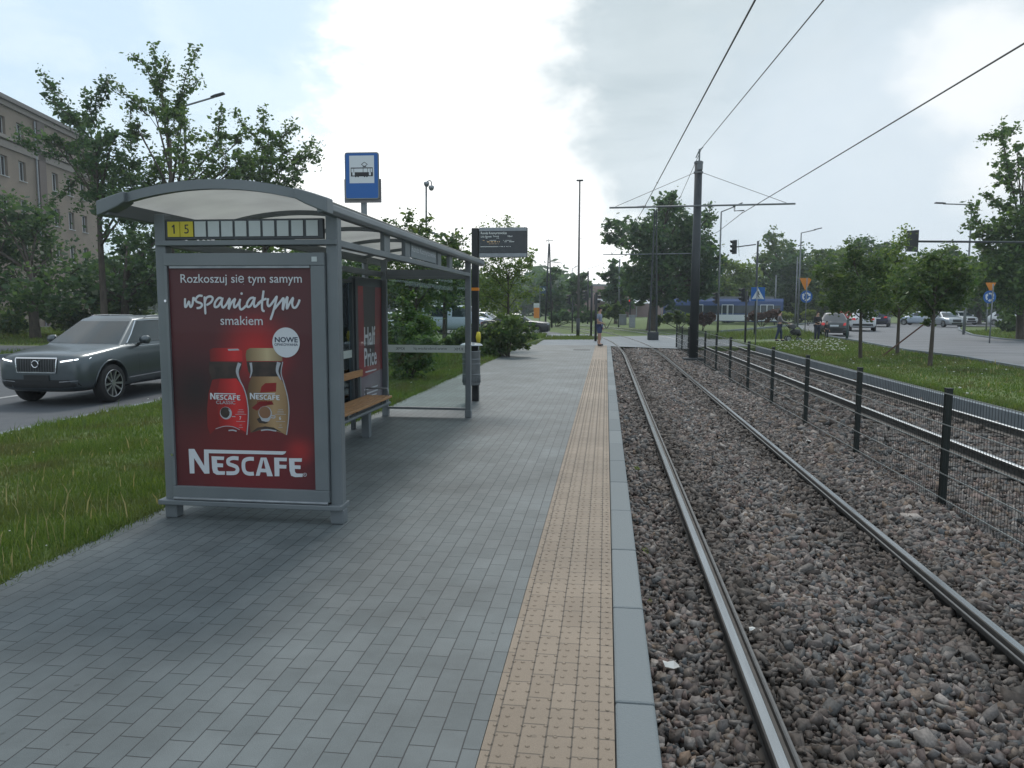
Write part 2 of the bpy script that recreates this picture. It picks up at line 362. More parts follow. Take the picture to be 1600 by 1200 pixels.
# platform paving: bricks laid along the track
def brick_mat(name, c1, c2, joint, bw, bh, offset=0.5, mort=0.004, var=0.5, stain=0.0):
    m = bpy.data.materials.new(name); m.use_nodes = True; t = m.node_tree; k = t.links; b = t.nodes['Principled BSDF']
    g = t.nodes.new('ShaderNodeNewGeometry'); sp = t.nodes.new('ShaderNodeSeparateXYZ'); k.new(g.outputs['Position'], sp.inputs[0])
    cb = t.nodes.new('ShaderNodeCombineXYZ'); k.new(sp.outputs['Y'], cb.inputs['X']); k.new(sp.outputs['X'], cb.inputs['Y'])
    # slight waviness of the joints
    nw = t.nodes.new('ShaderNodeTexNoise'); nw.inputs['Scale'].default_value = 2.5; k.new(g.outputs['Position'], nw.inputs['Vector'])
    ad = t.nodes.new('ShaderNodeVectorMath'); ad.operation = 'MULTIPLY_ADD'; k.new(nw.outputs['Color'], ad.inputs[0]); ad.inputs[1].default_value = (0.012, 0.006, 0); k.new(cb.outputs[0], ad.inputs[2])
    br = t.nodes.new('ShaderNodeTexBrick'); k.new(ad.outputs[0], br.inputs['Vector'])
    br.offset = offset; br.inputs['Scale'].default_value = 1; br.inputs['Brick Width'].default_value = bw; br.inputs['Row Height'].default_value = bh
    br.inputs['Mortar Size'].default_value = mort; br.inputs['Mortar Smooth'].default_value = 0.3; br.inputs['Bias'].default_value = 0.0
    br.inputs['Color1'].default_value = (*c1, 1); br.inputs['Color2'].default_value = (*c2, 1); br.inputs['Mortar'].default_value = (*joint, 1)
    n = t.nodes.new('ShaderNodeTexNoise'); n.inputs['Scale'].default_value = 1.1; n.inputs['Detail'].default_value = 9; n.inputs['Roughness'].default_value = 0.65; k.new(g.outputs['Position'], n.inputs['Vector'])
    mr = t.nodes.new('ShaderNodeMapRange'); k.new(n.outputs['Fac'], mr.inputs[0]); mr.inputs[1].default_value = 0.3; mr.inputs[2].default_value = 0.7; mr.inputs[3].default_value = 1-var*0.45; mr.inputs[4].default_value = 1+var*0.25
    n3 = t.nodes.new('ShaderNodeTexNoise'); n3.inputs['Scale'].default_value = 260; n3.inputs['Detail'].default_value = 2; k.new(g.outputs['Position'], n3.inputs['Vector'])
    mr3 = t.nodes.new('ShaderNodeMapRange'); k.new(n3.outputs['Fac'], mr3.inputs[0]); mr3.inputs[1].default_value = 0.3; mr3.inputs[2].default_value = 0.7; mr3.inputs[3].default_value = 0.86; mr3.inputs[4].default_value = 1.14
    mu = t.nodes.new('ShaderNodeMath'); mu.operation = 'MULTIPLY'; k.new(mr.outputs[0], mu.inputs[0]); k.new(mr3.outputs[0], mu.inputs[1])
    n4 = t.nodes.new('ShaderNodeTexVoronoi'); n4.inputs['Scale'].default_value = 5.5; k.new(g.outputs['Position'], n4.inputs['Vector'])
    mr4 = t.nodes.new('ShaderNodeMapRange'); k.new(n4.outputs['Distance'], mr4.inputs[0]); mr4.inputs[1].default_value = 0.05; mr4.inputs[2].default_value = 0.085; mr4.inputs[3].default_value = 0.72; mr4.inputs[4].default_value = 1.0
    n5 = t.nodes.new('ShaderNodeTexNoise'); n5.inputs['Scale'].default_value = 0.45; n5.inputs['Detail'].default_value = 5; k.new(g.outputs['Position'], n5.inputs['Vector'])
    mr5 = t.nodes.new('ShaderNodeMapRange'); k.new(n5.outputs['Fac'], mr5.inputs[0]); mr5.inputs[1].default_value = 0.35; mr5.inputs[2].default_value = 0.65; mr5.inputs[3].default_value = 0.86; mr5.inputs[4].default_value = 1.1
    mu4 = t.nodes.new('ShaderNodeMath'); mu4.operation = 'MULTIPLY'; k.new(mr4.outputs[0], mu4.inputs[0]); k.new(mr5.outputs[0], mu4.inputs[1])
    mu5 = t.nodes.new('ShaderNodeMath'); mu5.operation = 'MULTIPLY'; k.new(mu.outputs[0], mu5.inputs[0]); k.new(mu4.outputs[0], mu5.inputs[1]); mu = mu5
    hs = t.nodes.new('ShaderNodeVectorMath'); hs.operation = 'SCALE'; k.new(br.outputs['Color'], hs.inputs[0]); k.new(mu.outputs[0], hs.inputs['Scale'])
    k.new(hs.outputs[0], b.inputs['Base Color']); b.inputs['Roughness'].default_value = 0.60; b.inputs['Specular IOR Level'].default_value = 0.4
    iv = t.nodes.new('ShaderNodeMath'); iv.operation = 'MULTIPLY_ADD'; k.new(br.outputs['Fac'], iv.inputs[0]); iv.inputs[1].default_value = -1; k.new(mr3.outputs[0], iv.inputs[2])
    bp = t.nodes.new('ShaderNodeBump'); bp.inputs['Strength'].default_value = 0.5; bp.inputs['Distance'].default_value = 0.004; k.new(iv.outputs[0], bp.inputs['Height']); k.new(bp.outputs[0], b.inputs['Normal'])
    return m
pav = brick_mat('grey_pavers', (0.106, 0.126, 0.131), (0.130, 0.149, 0.153), (0.026, 0.030, 0.033), 0.2, 0.1, 0.42, 0.0030, 0.85)
tact = brick_mat('tactile_pavers', (0.205, 0.158, 0.114), (0.24, 0.188, 0.138), (0.085, 0.068, 0.052), 0.2, 0.0984, 0.37, 0.0035, 0.35)
p = MB(); p.bb(-3.48, -0.435, -6, 33, -0.45, 0.0); tag(p.build('platform', pav), kind='structure')
# irregular near edge of paving towards the lawn: single kerb row
p = MB()
for i in range(40): p.bb(-3.55, -3.484, -5+i*1.0, -4.006+i*1.0, -0.4, -0.012-0.01*rng.random())
tag(p.build('pavement_edging', MT['concrete']), kind='structure')
p = MB(); p.bb(-0.432, 0.058, -6, 33, -0.45, 0.001)
for j in range(5):
    for i in range(110):
        y0 = i*0.2+1.8+(0.074*j) % 0.2
        for a in (0.03, 0.07):
            for b_ in (0.035, 0.1, 0.165):
                x, y = -0.43+0.0984*j+a+(0.007 if int(b_*100) == 10 else -0.003), y0+b_
                r = 0.011; vs = [(x+r*math.cos(q*math.pi/3), y+r*math.sin(q*math.pi/3), 0.0012) for q in range(6)]+[(x+0.6*r*math.cos(q*math.pi/3), y+0.6*r*math.sin(q*math.pi/3), 0.0044) for q in range(6)]
                p.add(vs, [(q, (q+1) % 6, 6+(q+1) % 6, 6+q) for q in range(6)]+[(6, 7, 8, 9, 10, 11)])
tag(p.build('tactile_paving', tact), kind='structure')
p = MB()
for i in range(39): p.bb(0.062, 0.225, -6+i*1.0+0.004, -5+i*1.0-0.002, -0.6, 0.002+0.002*rng.random())
tag(p.build('platform_kerb', mat('kerb_slabs', (0.125, 0.148, 0.158), 0.78, 0, (0.175, 0.198, 0.206), island=True, bump=0.25, bscale=120), bevel=0.012), kind='structure')
# roads and paved areas as sheets
def sheet(name, pts, z, m):
    q = MB(); q.add([(x, y, z) for x, y in pts], [tuple(range(len(pts)))]); return tag(q.build(name, m), kind='structure')
def pix(lst, z): return [tuple(at(x, y, z=z)[:2]) for x, y in lst]
sheet('road', [(-22.0, -40), (-8.6, -40), (-8.6, 60), (-22.0, 60)], -0.30, MT['asphalt'])
sheet('side_road', [(-120, 23.5), (-25.5, 23.5), (-22.1, 29), (-22.1, 33), (-26, 31.5), (-120, 31.5)], -0.194, MT['asphalt'])
sheet('car_park', [(-60, 58), (-4.2, 50.5), (-3.0, 54), (-9, 70), (-60, 110)], -0.20, MT['asphalt'])
q = MB()
for i in range(60): q.bb(-8.6, -8.45, -10+i*1.0, -9.006+i*1.0, -0.5, -0.18)
for i in range(60): q.bb(-22.15, -22.0, -10+i*1.0, -9.006+i*1.0, -0.5, -0.16)
tag(q.build('road_kerb', MT['concrete']), kind='structure')
q = MB()
for i in range(12): q.add([(-12.6, i*6-4, -0.296), (-12.45, i*6-4, -0.296), (-12.45, i*6-1, -0.296), (-12.6, i*6-1, -0.296)], [(0, 1, 2, 3)])
tag(q.build('road_marking', MT['mark']), kind='structure')
RZ = -0.13
rnear = [(1760, 612), (1600, 577), (1500, 559), (1420, 549), (1375, 541), (1340, 534), (1297, 527), (1255, 518), (1246, 509)]
rfar = [(1270, 505.5), (1330, 504), (1405, 505.5), (1440, 504), (1496, 504), (1497, 516), (1517, 524), (1559, 530), (1600, 533.5), (1760, 548)]
sheet('roundabout_road', pix(rnear, RZ)+pix(rfar, RZ), RZ, MT['asphalt_r'])
sheet('far_road', pix([(1497, 509), (1700, 513), (1700, 505), (1490, 503)], RZ+0.004), RZ+0.004, MT['asphalt_r'])
def kerb_line(name, pts, w, h, z):
    q = MB()
    for (x0, y0), (x1, y1) in zip(pts, pts[1:]):
        d = Vector((x1-x0, y1-y0, 0)); n = Vector((-d.y, d.x, 0)).normalized()*w
        a, b = Vector((x0, y0, z)), Vector((x1, y1, z))
        q.prism([a, b, b+n, a+n], (0, 0, h))
    return tag(q.build(name, MT['concrete']), kind='structure')
kerb_line('roundabout_kerb', pix(rnear, RZ), -0.18, 0.10, RZ-0.02)
kerb_line('island_kerb', pix(rfar[4:], RZ), 0.18, 0.10, RZ-0.02)
kerb_line('lawn_kerb', pix([(1128, 519), (1180, 514.5), (1246, 508), (1270, 505.5), (1330, 504)], RZ), 0.25, 0.14, RZ-0.02)
sheet('track_crossing', pix([(936, 540), (1075, 545), (1130, 537), (1075, 523), (935, 526)], -0.2), -0.21, MT['pave_far'])
sheet('footpath', pix([(1000, 541), (1290, 541), (1300, 533), (1240, 530), (1170, 532), (1060, 524), (960, 526)], -0.205), -0.204, MT['pave_far'])
sheet('side_pavement', pix([(832, 541), (940, 541), (940, 530), (838, 531)], -0.2)+[], -0.198, MT['pave_far'])
sheet('cross_path', pix([(800, 525.5), (938, 526), (938, 522.5), (815, 521)], -0.2), -0.202, MT['pave_far'])
# kerb wall on the far side of the second track
q = MB()
for i in range(34): q.bb(6.88, 7.04, 2+i*1.0+0.004, 3+i*1.0-0.003, -0.6, -0.13)
tag(q.build('track_kerb', MT['concrete']), kind='structure')
# ballast bed and its stones
bed = mat('ballast_bed', (0.020, 0.017, 0.015), 0.95, 0, (0.05, 0.044, 0.04), 25, 6, bump=0.8, bscale=60)
q = MB()
xs_, zb_ = (0.225, 3.2, 3.9, 6.9, 7.0), (-0.37, -0.37, -0.46, -0.46, -0.42)
q.add([(x, -6, z) for x, z in zip(xs_, zb_)]+[(x, 36.5, z) for x, z in zip(xs_, zb_)], [(i, i+1, i+6, i+5) for i in range(4)])
tag(q.build('track_bed', bed), kind='structure')
def stone_mat():
    m = bpy.data.materials.new('ballast_stone'); m.use_nodes = True; t = m.node_tree; k = t.links; b = t.nodes['Principled BSDF']
    g = t.nodes.new('ShaderNodeNewGeometry'); rp = t.nodes.new('ShaderNodeValToRGB'); k.new(g.outputs['Random Per Island'], rp.inputs[0])
    rp.color_ramp.interpolation = 'LINEAR'
    cols = [(0.0, (0.059, 0.048, 0.042)), (0.14, (0.099, 0.078, 0.068)), (0.28, (0.178, 0.125, 0.108)), (0.40, (0.089, 0.095, 0.096)), (0.52, (0.198, 0.162, 0.146)), (0.63, (0.077, 0.087, 0.094)), (0.74, (0.178, 0.123, 0.086)), (0.84, (0.129, 0.125, 0.118)), (0.94, (0.238, 0.205, 0.185)), (1.0, (0.317, 0.285, 0.262))]
    el = rp.color_ramp.elements
    while len(el) < len(cols): el.new(0.5)
    for e, (p_, c_) in zip(el, cols): e.position = p_; e.color = (*c_, 1)
    sp = t.nodes.new('ShaderNodeSeparateXYZ'); k.new(g.outputs['Position'], sp.inputs[0])
    # brown brake dust lies on the stones along each rail
    prev = None
    for xr in (0.83, 2.20, 5.0, 6.35):
        s_ = t.nodes.new('ShaderNodeMath'); s_.operation = 'SUBTRACT'; k.new(sp.outputs['X'], s_.inputs[0]); s_.inputs[1].default_value = xr
        a_ = t.nodes.new('ShaderNodeMath'); a_.operation = 'ABSOLUTE'; k.new(s_.outputs[0], a_.inputs[0])
        if prev is None: prev = a_
        else:
            mn = t.nodes.new('ShaderNodeMath'); mn.operation = 'MINIMUM'; k.new(prev.outputs[0], mn.inputs[0]); k.new(a_.outputs[0], mn.inputs[1]); prev = mn
    n = t.nodes.new('ShaderNodeTexNoise'); n.inputs['Scale'].default_value = 2.5; n.inputs['Detail'].default_value = 6; k.new(g.outputs['Position'], n.inputs['Vector'])
    ad = t.nodes.new('ShaderNodeMath'); ad.operation = 'MULTIPLY_ADD'; k.new(n.outputs['Fac'], ad.inputs[0]); ad.inputs[1].default_value = 0.7; k.new(prev.outputs[0], ad.inputs[2])
    mr = t.nodes.new('ShaderNodeMapRange'); k.new(ad.outputs[0], mr.inputs[0]); mr.inputs[1].default_value = 0.42; mr.inputs[2].default_value = 0.80; mr.inputs[3].default_value = 0.8; mr.inputs[4].default_value = 0.0
    mx = t.nodes.new('ShaderNodeMix'); mx.data_type = 'RGBA'; k.new(mr.outputs[0], mx.inputs[0]); k.new(rp.outputs[0], mx.inputs[6]); mx.inputs[7].default_value = (0.055, 0.044, 0.036, 1)
    n2 = t.nodes.new('ShaderNodeTexNoise'); n2.inputs['Scale'].default_value = 70; n2.inputs['Detail'].default_value = 5; k.new(g.outputs['Position'], n2.inputs['Vector'])
    m2 = t.nodes.new('ShaderNodeMapRange'); k.new(n2.outputs['Fac'], m2.inputs[0]); m2.inputs[1].default_value = 0.3; m2.inputs[2].default_value = 0.7; m2.inputs[3].default_value = 0.60; m2.inputs[4].default_value = 1.2
    sc = t.nodes.new('ShaderNodeVectorMath'); sc.operation = 'SCALE'; k.new(mx.outputs[2], sc.inputs[0]); k.new(m2.outputs[0], sc.inputs['Scale']); k.new(sc.outputs[0], b.inputs['Base Color'])
    b.inputs['Roughness'].default_value = 0.75
    bp = t.nodes.new('ShaderNodeBump'); bp.inputs['Strength'].default_value = 0.25; bp.inputs['Distance'].default_value = 0.002; k.new(n2.outputs['Fac'], bp.inputs['Height']); k.new(bp.outputs[0], b.inputs['Normal'])
    return m
def icosa():
    p_ = (1+5**0.5)/2
    v = np.array([(-1, p_, 0), (1, p_, 0), (-1, -p_, 0), (1, -p_, 0), (0, -1, p_), (0, 1, p_), (0, -1, -p_), (0, 1, -p_), (p_, 0, -1), (p_, 0, 1), (-p_, 0, -1), (-p_, 0, 1)])
    f = np.array([(0, 11, 5), (0, 5, 1), (0, 1, 7), (0, 7, 10), (0, 10, 11), (1, 5, 9), (5, 11, 4), (11, 10, 2), (10, 7, 6), (7, 1, 8), (3, 9, 4), (3, 4, 2), (3, 2, 6), (3, 6, 8), (3, 8, 9), (4, 9, 5), (2, 4, 11), (6, 2, 10), (8, 6, 7), (9, 8, 1)])
    return v/np.linalg.norm(v[0]), f
def rand_rot(n, tilt=1.0):
    q = rng.normal(size=(n, 4)); q[:, 1:3] *= tilt; q /= np.linalg.norm(q, axis=1)[:, None]
    w, x, y, z = q.T
    return np.stack([1-2*(y*y+z*z), 2*(x*y-z*w), 2*(x*z+y*w), 2*(x*y+z*w), 1-2*(x*x+z*z), 2*(y*z-x*w), 2*(x*z-y*w), 2*(y*z+x*w), 1-2*(x*x+y*y)], 1).reshape(n, 3, 3)
def stones(regions):
    V = np.array([(a, b, c) for a in (-1, 1) for b in (-1, 1) for c in (-1, 1)])*.72; Fc = np.array([(0, 1, 3), (0, 3, 2), (4, 6, 7), (4, 7, 5), (0, 4, 5), (0, 5, 1), (2, 3, 7), (2, 7, 6), (0, 2, 6), (0, 6, 4), (1, 5, 7), (1, 7, 3)]); allv = []
    for x0, x1, y0, y1, size, dens, zc in regions:
        n = int((x1-x0)*(y1-y0)*dens)
        c = np.stack([rng.uniform(x0, x1, n), rng.uniform(y0, y1, n), np.zeros(n)], 1)
        dr = np.min(np.abs(c[:, 0:1]-np.array([[0.757, 2.28, 4.90, 6.42]])), 1)
        c[:, 2] = zc+rng.uniform(-0.022, 0.016, n)+0.018*np.sin(c[:, 1]*1.7+c[:, 0]*3)*np.cos(c[:, 1]*0.6)-0.012*np.exp(-(dr/0.10)**2)
        s = size*np.exp(rng.normal(0, 0.28, n))/2
        sh = np.stack([rng.uniform(0.95, 1.6, n), rng.uniform(0.65, 1.1, n), rng.uniform(0.30, 0.70, n)], 1)*s[:, None]
        v = V[None]*(1+rng.uniform(-0.50, 0.38, (n, 8, 3)))*sh[:, None, :]*1.12
        v = np.einsum('nij,nkj->nki', rand_rot(n, 0.6), v)+c[:, None, :]
        keep = (dr > 0.06+s*0.5) & (c[:, 0] > 0.225+s*0.8)
        allv.append(v[keep])
    v = np.concatenate(allv); n = len(v)
    fc = (Fc[None]+np.arange(n)[:, None, None]*8).reshape(-1, 3)
    return npmesh('ballast_stones', v.reshape(-1, 3), fc, stone_mat())
st = stones([(0.22, 3.5, 1.4, 6.0, 0.044, 1750, -0.297), (0.22, 3.6, 6.0, 10, 0.048, 1100, -0.300), (0.22, 3.5, 10, 18, 0.060, 600, -0.300), (0.22, 3.5, 18, 36.4, 0.075, 280, -0.30),
             (3.5, 6.9, 5.0, 12, 0.06, 520, -0.42), (3.5, 6.9, 12, 36.4, 0.085, 190, -0.415)])
tag(st, kind='stuff')
# rails
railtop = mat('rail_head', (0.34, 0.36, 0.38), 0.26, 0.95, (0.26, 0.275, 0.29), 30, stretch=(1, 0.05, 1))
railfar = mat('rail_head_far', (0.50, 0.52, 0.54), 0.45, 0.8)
railside = mat('rail_side', (0.060, 0.058, 0.056), 0.65, 0.5, (0.085, 0.08, 0.075), 12)
def sweep(mb, path, prof, mis):
    """prof: (x,z) outline left to right over the top; path: list of (x,y,z)"""
    n = len(prof); vs = []
    for i, p_ in enumerate(path):
        a = Vector(path[max(i-1, 0)]); b = Vector(path[min(i+1, len(path)-1)]); d = (b-a); d.z = 0; d.normalize(); s = Vector((d.y, -d.x, 0))
        for x, z in prof: vs.append(Vector(p_)+s*x+Vector((0, 0, z)))
    for j in range(n-1): mb.add([], [], 0)
    b0 = len(mb.v); mb.v += [tuple(v) for v in vs]
    for i in range(len(path)-1):
        for j in range(n-1): mb.f.append((b0+i*n+j, b0+i*n+j+1, b0+(i+1)*n+j+1, b0+(i+1)*n+j)); mb.m.append(mis[j])
prof = [(-0.075, -0.16), (-0.075, -0.145), (-0.012, -0.12), (-0.012, -0.05), (-0.036, -0.035), (-0.036, -0.006), (-0.026, 0), (0.016, 0), (0.030, -0.004), (0.036, -0.010), (0.036, -0.035), (0.012, -0.05), (0.012, -0.12), (0.075, -0.145), (0.075, -0.16)]
mis = [1, 1, 1, 1, 1, 0, 0, 0, 0, 0, 1, 1, 1, 1]
def track_path(x0, y0=-6, straight=29.0, rad=165.0, y1=84, step=1.0):
    """straight, then a steady left-hand curve about one centre"""
    cx = 1.52-rad; r = x0-cx; pts = [(x0, y0, TR_Z), (x0, 6, TR_Z), (x0, straight, TR_Z)]
    a = 0
    while True:
        a += step/rad; x, y = cx+r*math.cos(a), straight+r*math.sin(a)
        if y > y1 or a > 1.2: break
        pts.append((x, y, TR_Z+0.04*min(1, max(0, (y-35)/1.6))))
    return pts
grooved = [(-0.075, -0.16), (-0.075, -0.148), (-0.016, -0.12), (-0.016, -0.06), (-0.040, -0.04), (-0.040, -0.006), (-0.032, 0.0), (0.012, 0.0), (0.018, -0.006), (0.022, -0.035), (0.046, -0.035), (0.049, -0.012), (0.056, -0.007), (0.068, -0.008), (0.070, -0.014), (0.068, -0.04), (0.02, -0.07), (0.016, -0.12), (0.075, -0.148), (0.075, -0.16)]
gmis = [1, 1, 1, 1, 1, 1, 0, 1, 1, 1, 1, 2, 2, 2, 1, 1, 1, 1, 1]
lipm = mat('rail_lip', (0.115, 0.118, 0.120), 0.5, 0.6, (0.09, 0.09, 0.09), 20)
for x0, lab in ((0.757, 'polished grooved tram rail nearest the platform kerb'), (2.28, 'polished grooved tram rail on the near side of the mesh fence'), (4.90, 'tram rail just beyond the mesh fence'), (6.42, 'tram rail along the low concrete kerb and lawn')):
    q = MB(); P__ = grooved if x0 < 1 else [(-a, b) for a, b in grooved[::-1]] if x0 < 3 else prof; M__ = gmis if x0 < 1 else gmis[::-1] if x0 < 3 else mis
    sweep(q, track_path(x0, rad=165.0), P__, M__)
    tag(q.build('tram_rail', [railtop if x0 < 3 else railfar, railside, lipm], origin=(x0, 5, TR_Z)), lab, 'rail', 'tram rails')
for k_, (pts, lab) in enumerate((([(1050, 525), (1025, 522), (987, 517.5), (965, 515), (943, 511), (915, 508)], 'far tram rail curving left behind the standing pedestrian'), ([(960, 519.5), (927, 517.5), (887, 511.7), (862, 509)], 'far tram rail crossing beside the thin light mast'))):
    q = MB(); sweep(q, [tuple(at(x, y, z=-0.2)) for x, y in pts][::1], [(x*1.4, z) for x, z in prof], mis)
    tag(q.build('tram_rail', [railtop, railside], origin=tuple(at(*pts[0], z=-0.2))), lab, 'rail', 'tram rails')
# sleepers just showing between the stones of the second track
q = MB()
for i in range(48): q.bb(4.4, 6.8, 5+i*0.65, 5.24+i*0.65, -0.50, -0.392)
tag(q.build('sleepers', mat('concrete_sleeper', (0.10, 0.095, 0.09), 0.85, 0, (0.06, 0.055, 0.05), 6)), kind='structure')
# ------------------------------------------------------------------ grass
def inside(p_, poly):
    x, y = p_[:, 0], p_[:, 1]; r = np.zeros(len(p_), bool); n = len(poly)
    for i in range(n):
        x0, y0 = poly[i]; x1, y1 = poly[(i+1) % n]
        if y0 == y1: continue
        c = ((y0 > y) != (y1 > y)) & (x < (x1-x0)*(y-y0)/(y1-y0)+x0); r ^= c
    return r
def blades(poly, dens, h, w, zf, lean=0.5, clump=True):
    P_ = np.array(poly); lo, hi = P_.min(0), P_.max(0); n = int((hi-lo).prod()*dens)
    p_ = rng.uniform(lo, hi, (n, 2)); p_ = p_[inside(p_, poly)]; n = len(p_)
    if clump:
        s_ = np.sin(p_[:, 0]*2.3+np.sin(p_[:, 1]*1.9)*1.5)*np.sin(p_[:, 1]*2.1+np.cos(p_[:, 0]*1.3)*1.7)
        hh = 0.75+0.35*s_
    else: hh = np.ones(n)
    z = np.array([zf(x, y) for x, y in p_]) if callable(zf) else np.full(n, zf)
    ht = h*hh*np.exp(rng.normal(0, 0.3, n)); a = rng.uniform(0, 2*np.pi, n); b = rng.uniform(0, 2*np.pi, n)
    ln = ht*lean*rng.uniform(0.1, 1.2, n); c = np.stack([p_[:, 0], p_[:, 1], z], 1)
    sx = np.stack([np.cos(a), np.sin(a), np.zeros(n)], 1)*(w*rng.uniform(0.6, 1.3, n)/2)[:, None]
    mid = np.stack([np.cos(b)*ln*0.35, np.sin(b)*ln*0.35, ht*0.6], 1); tip = np.stack([np.cos(b)*ln, np.sin(b)*ln, ht], 1)
    v = np.stack([c-sx, c+sx, c+mid+sx*0.8, c+mid-sx*0.8, c+tip+sx*0.1, c+tip-sx*0.1], 1)
    return v
def grass(name, lst, m):
    v = np.concatenate([blades(*a, **k) for a, k in lst]); n = len(v)
    f = (np.array([[0, 1, 2, 3], [3, 2, 4, 5]])[None]+np.arange(n)[:, None, None]*6).reshape(-1, 4)
    return tag(npmesh(name, v.reshape(-1, 3), f, m), kind='stuff')
LZ = lambda x, y: ground_z(x, y)
nearL = [(-8.44, 3.0), (-3.52, 3.0), (-3.52, 9), (-8.44, 9)]; midL = [(-8.44, 9), (-3.52, 9), (-3.52, 20), (-8.44, 20)]; farL = [(-8.44, 20), (-3.5, 20), (-3.3, 33), (-3.6, 47), (-8.44, 54)]
nearR = [(7.06, 11)]+[(12.0, 22.2), (9.4, 11)] 
roadedge = pix(rnear[1:8], -0.16)
rightL = [(7.06, 9)]+[(x-0.1, y) for x, y in roadedge]+[(9.5, 41), (7.2, 40)]
gr = [((nearL, 3000, 0.065, 0.006, LZ), dict(lean=0.7)), (([(-8.44, 3.0), (-3.50, 3.0), (-3.50, 5.6), (-8.44, 5.6)], 600, 0.11, 0.006, LZ), dict(lean=0.6)), ((midL, 1000, 0.09, 0.010, LZ), dict(lean=0.7)), ((farL, 260, 0.12, 0.022, LZ), dict(lean=0.7)),
      (([(-3.60, 2.5), (-3.42, 2.5), (-3.42, 32), (-3.60, 32)], 1500, 0.05, 0.007, -0.02), dict(lean=1.2)),
      ((rightL, 260, 0.075, 0.022, -0.16), dict(lean=0.8)),
      (([(7.05, 9), (7.5, 9), (7.5, 36), (7.05, 36)], 700, 0.11, 0.012, -0.16), dict(lean=0.8)),
      ((pix([(832, 531), (940, 531), (938, 525.5), (845, 525.5)], -0.2), 120, 0.13, 0.03, -0.22), dict(lean=0.6)),
      ((pix([(1505, 517), (1520, 523.5), (1560, 529.5), (1660, 536), (1660, 516), (1560, 514)], -0.16), 40, 0.14, 0.05, -0.22), dict(lean=0.6)),
      ((pix([(1180, 531), (1250, 529), (1290, 533), (1290, 526), (1250, 518), (1128, 521), (1100, 530)], -0.2), 60, 0.30, 0.03, -0.22), dict(lean=0.6)),
      (([(-26, 32), (-22.2, 29.5), (-22.2, 60), (-44, 62), (-70, 33)], 40, 0.14, 0.04, -0.2), dict(lean=0.6)), (([(-40, 14), (-22.2, 14), (-22.2, 28.5), (-25, 23.3), (-40, 23.3)], 50, 0.14, 0.03, -0.2), dict(lean=0.6))]
grass('grass', gr, MT['blade'])
grass('seeding_grass', [(([(-6.6, 3.2), (-3.7, 3.2), (-3.55, 5.4), (-6.6, 6.4)], 26, 0.22, 0.010, LZ), dict(lean=0.35)), ((nearL, 18, 0.12, 0.012, LZ), dict(lean=0.5)), ((rightL, 3, 0.13, 0.03, -0.16), dict(lean=0.4))], MT['blade_dry'])
def flowers():
    V, Fc = icosa(); pl = []
    for poly, n, s in ((pix([(1195, 552), (1330, 552), (1310, 531), (1225, 535)], -0.16), 190, 0.036), (rightL, 70, 0.03), (nearL, 22, 0.009), (midL, 40, 0.014)):
        P_ = np.array(poly); lo, hi = P_.min(0), P_.max(0); p_ = rng.uniform(lo, hi, (n*3, 2)); p_ = p_[inside(p_, poly)][:n]
        for x, y in p_: pl.append(V*s*rng.uniform(0.6, 1.2)*np.array([1, 1, 0.6])+np.array([x, y, ground_z(x, y)+0.11]))
    v = np.array(pl); n = len(v); fc = (Fc[None]+np.arange(n)[:, None, None]*12).reshape(-1, 3)
    return tag(npmesh('lawn_flowers', v.reshape(-1, 3), fc, MT['petal']), kind='stuff')
flowers()
q = MB(); p_ = at(909, 546.5, z=0.0); q.bb(p_.x-.33, p_.x+.33, p_.y-.35, p_.y+.35, -.02, 0.004); q.bb(p_.x-.28, p_.x+.28, p_.y-.30, p_.y+.30, 0.0041, 0.008)
tag(q.build('access_cover', mat('cast_cover', (.05, .055, .058), .7), origin=(p_.x, p_.y, 0)), 'dark square access cover set in the far platform paving', 'cover')
for px, py, s_, lab in ((1048, 1040, .05, 'crumpled white scrap lying on the ballast by the nearest rail'), (1180, 985, .045, 'pale torn scrap on the ballast between the near rails'), (1262, 690, .07, 'whitish litter on the ballast at the foot of the mesh fence')):
    p_ = at(px, py, z=-.27); q = MB(); ga = [[(p_.x+(i-1.5)*s_*.5+float(rng.normal())*s_*.08, p_.y+(j-1)*s_*.6+float(rng.normal())*s_*.08, -.275+float(rng.uniform(0, .5))*s_) for j in range(3)] for i in range(4)]
    q.add([v for r in ga for v in r], [(i*3+j, i*3+j+1, i*3+j+4, i*3+j+3) for i in range(3) for j in range(2)])
    tag(q.build('paper_scrap', mat('paper', (.55, .55, .53), .8), origin=tuple(p_)), lab, 'litter', 'scraps of litter on the ballast')
# weeds at the foot of the kerb
q = MB()
def sprig(x, y, z, n, s):
    for i in range(n):
        a = rng.uniform(0, 6.28); r_ = rng.uniform(0.2, 1)*s; c = Vector((x+math.cos(a)*r_*0.6, y+math.sin(a)*r_, z+rng.uniform(0.2, 1)*s*1.2)); u = Vector(rng.normal(size=3)).normalized(); w_ = u.cross(Vector(rng.normal(size=3))).normalized()
        q.add([c-u*s*0.45, c+w_*s*0.25, c+u*s*0.45, c-w_*s*0.25], [(0, 1, 2, 3)])
p_ = at(1003, 866, z=-0.28); sprig(p_.x+0.03, p_.y, -0.3, 26, 0.05)
p_ = at(992, 735, z=-0.28); sprig(p_.x+0.03, p_.y, -0.3, 18, 0.05)
p_ = at(1012, 940, z=-0.28); sprig(p_.x+0.02, p_.y, -0.3, 8, 0.03)
tag(q.build('kerb_weeds', MT['leaf_lime']), kind='stuff')
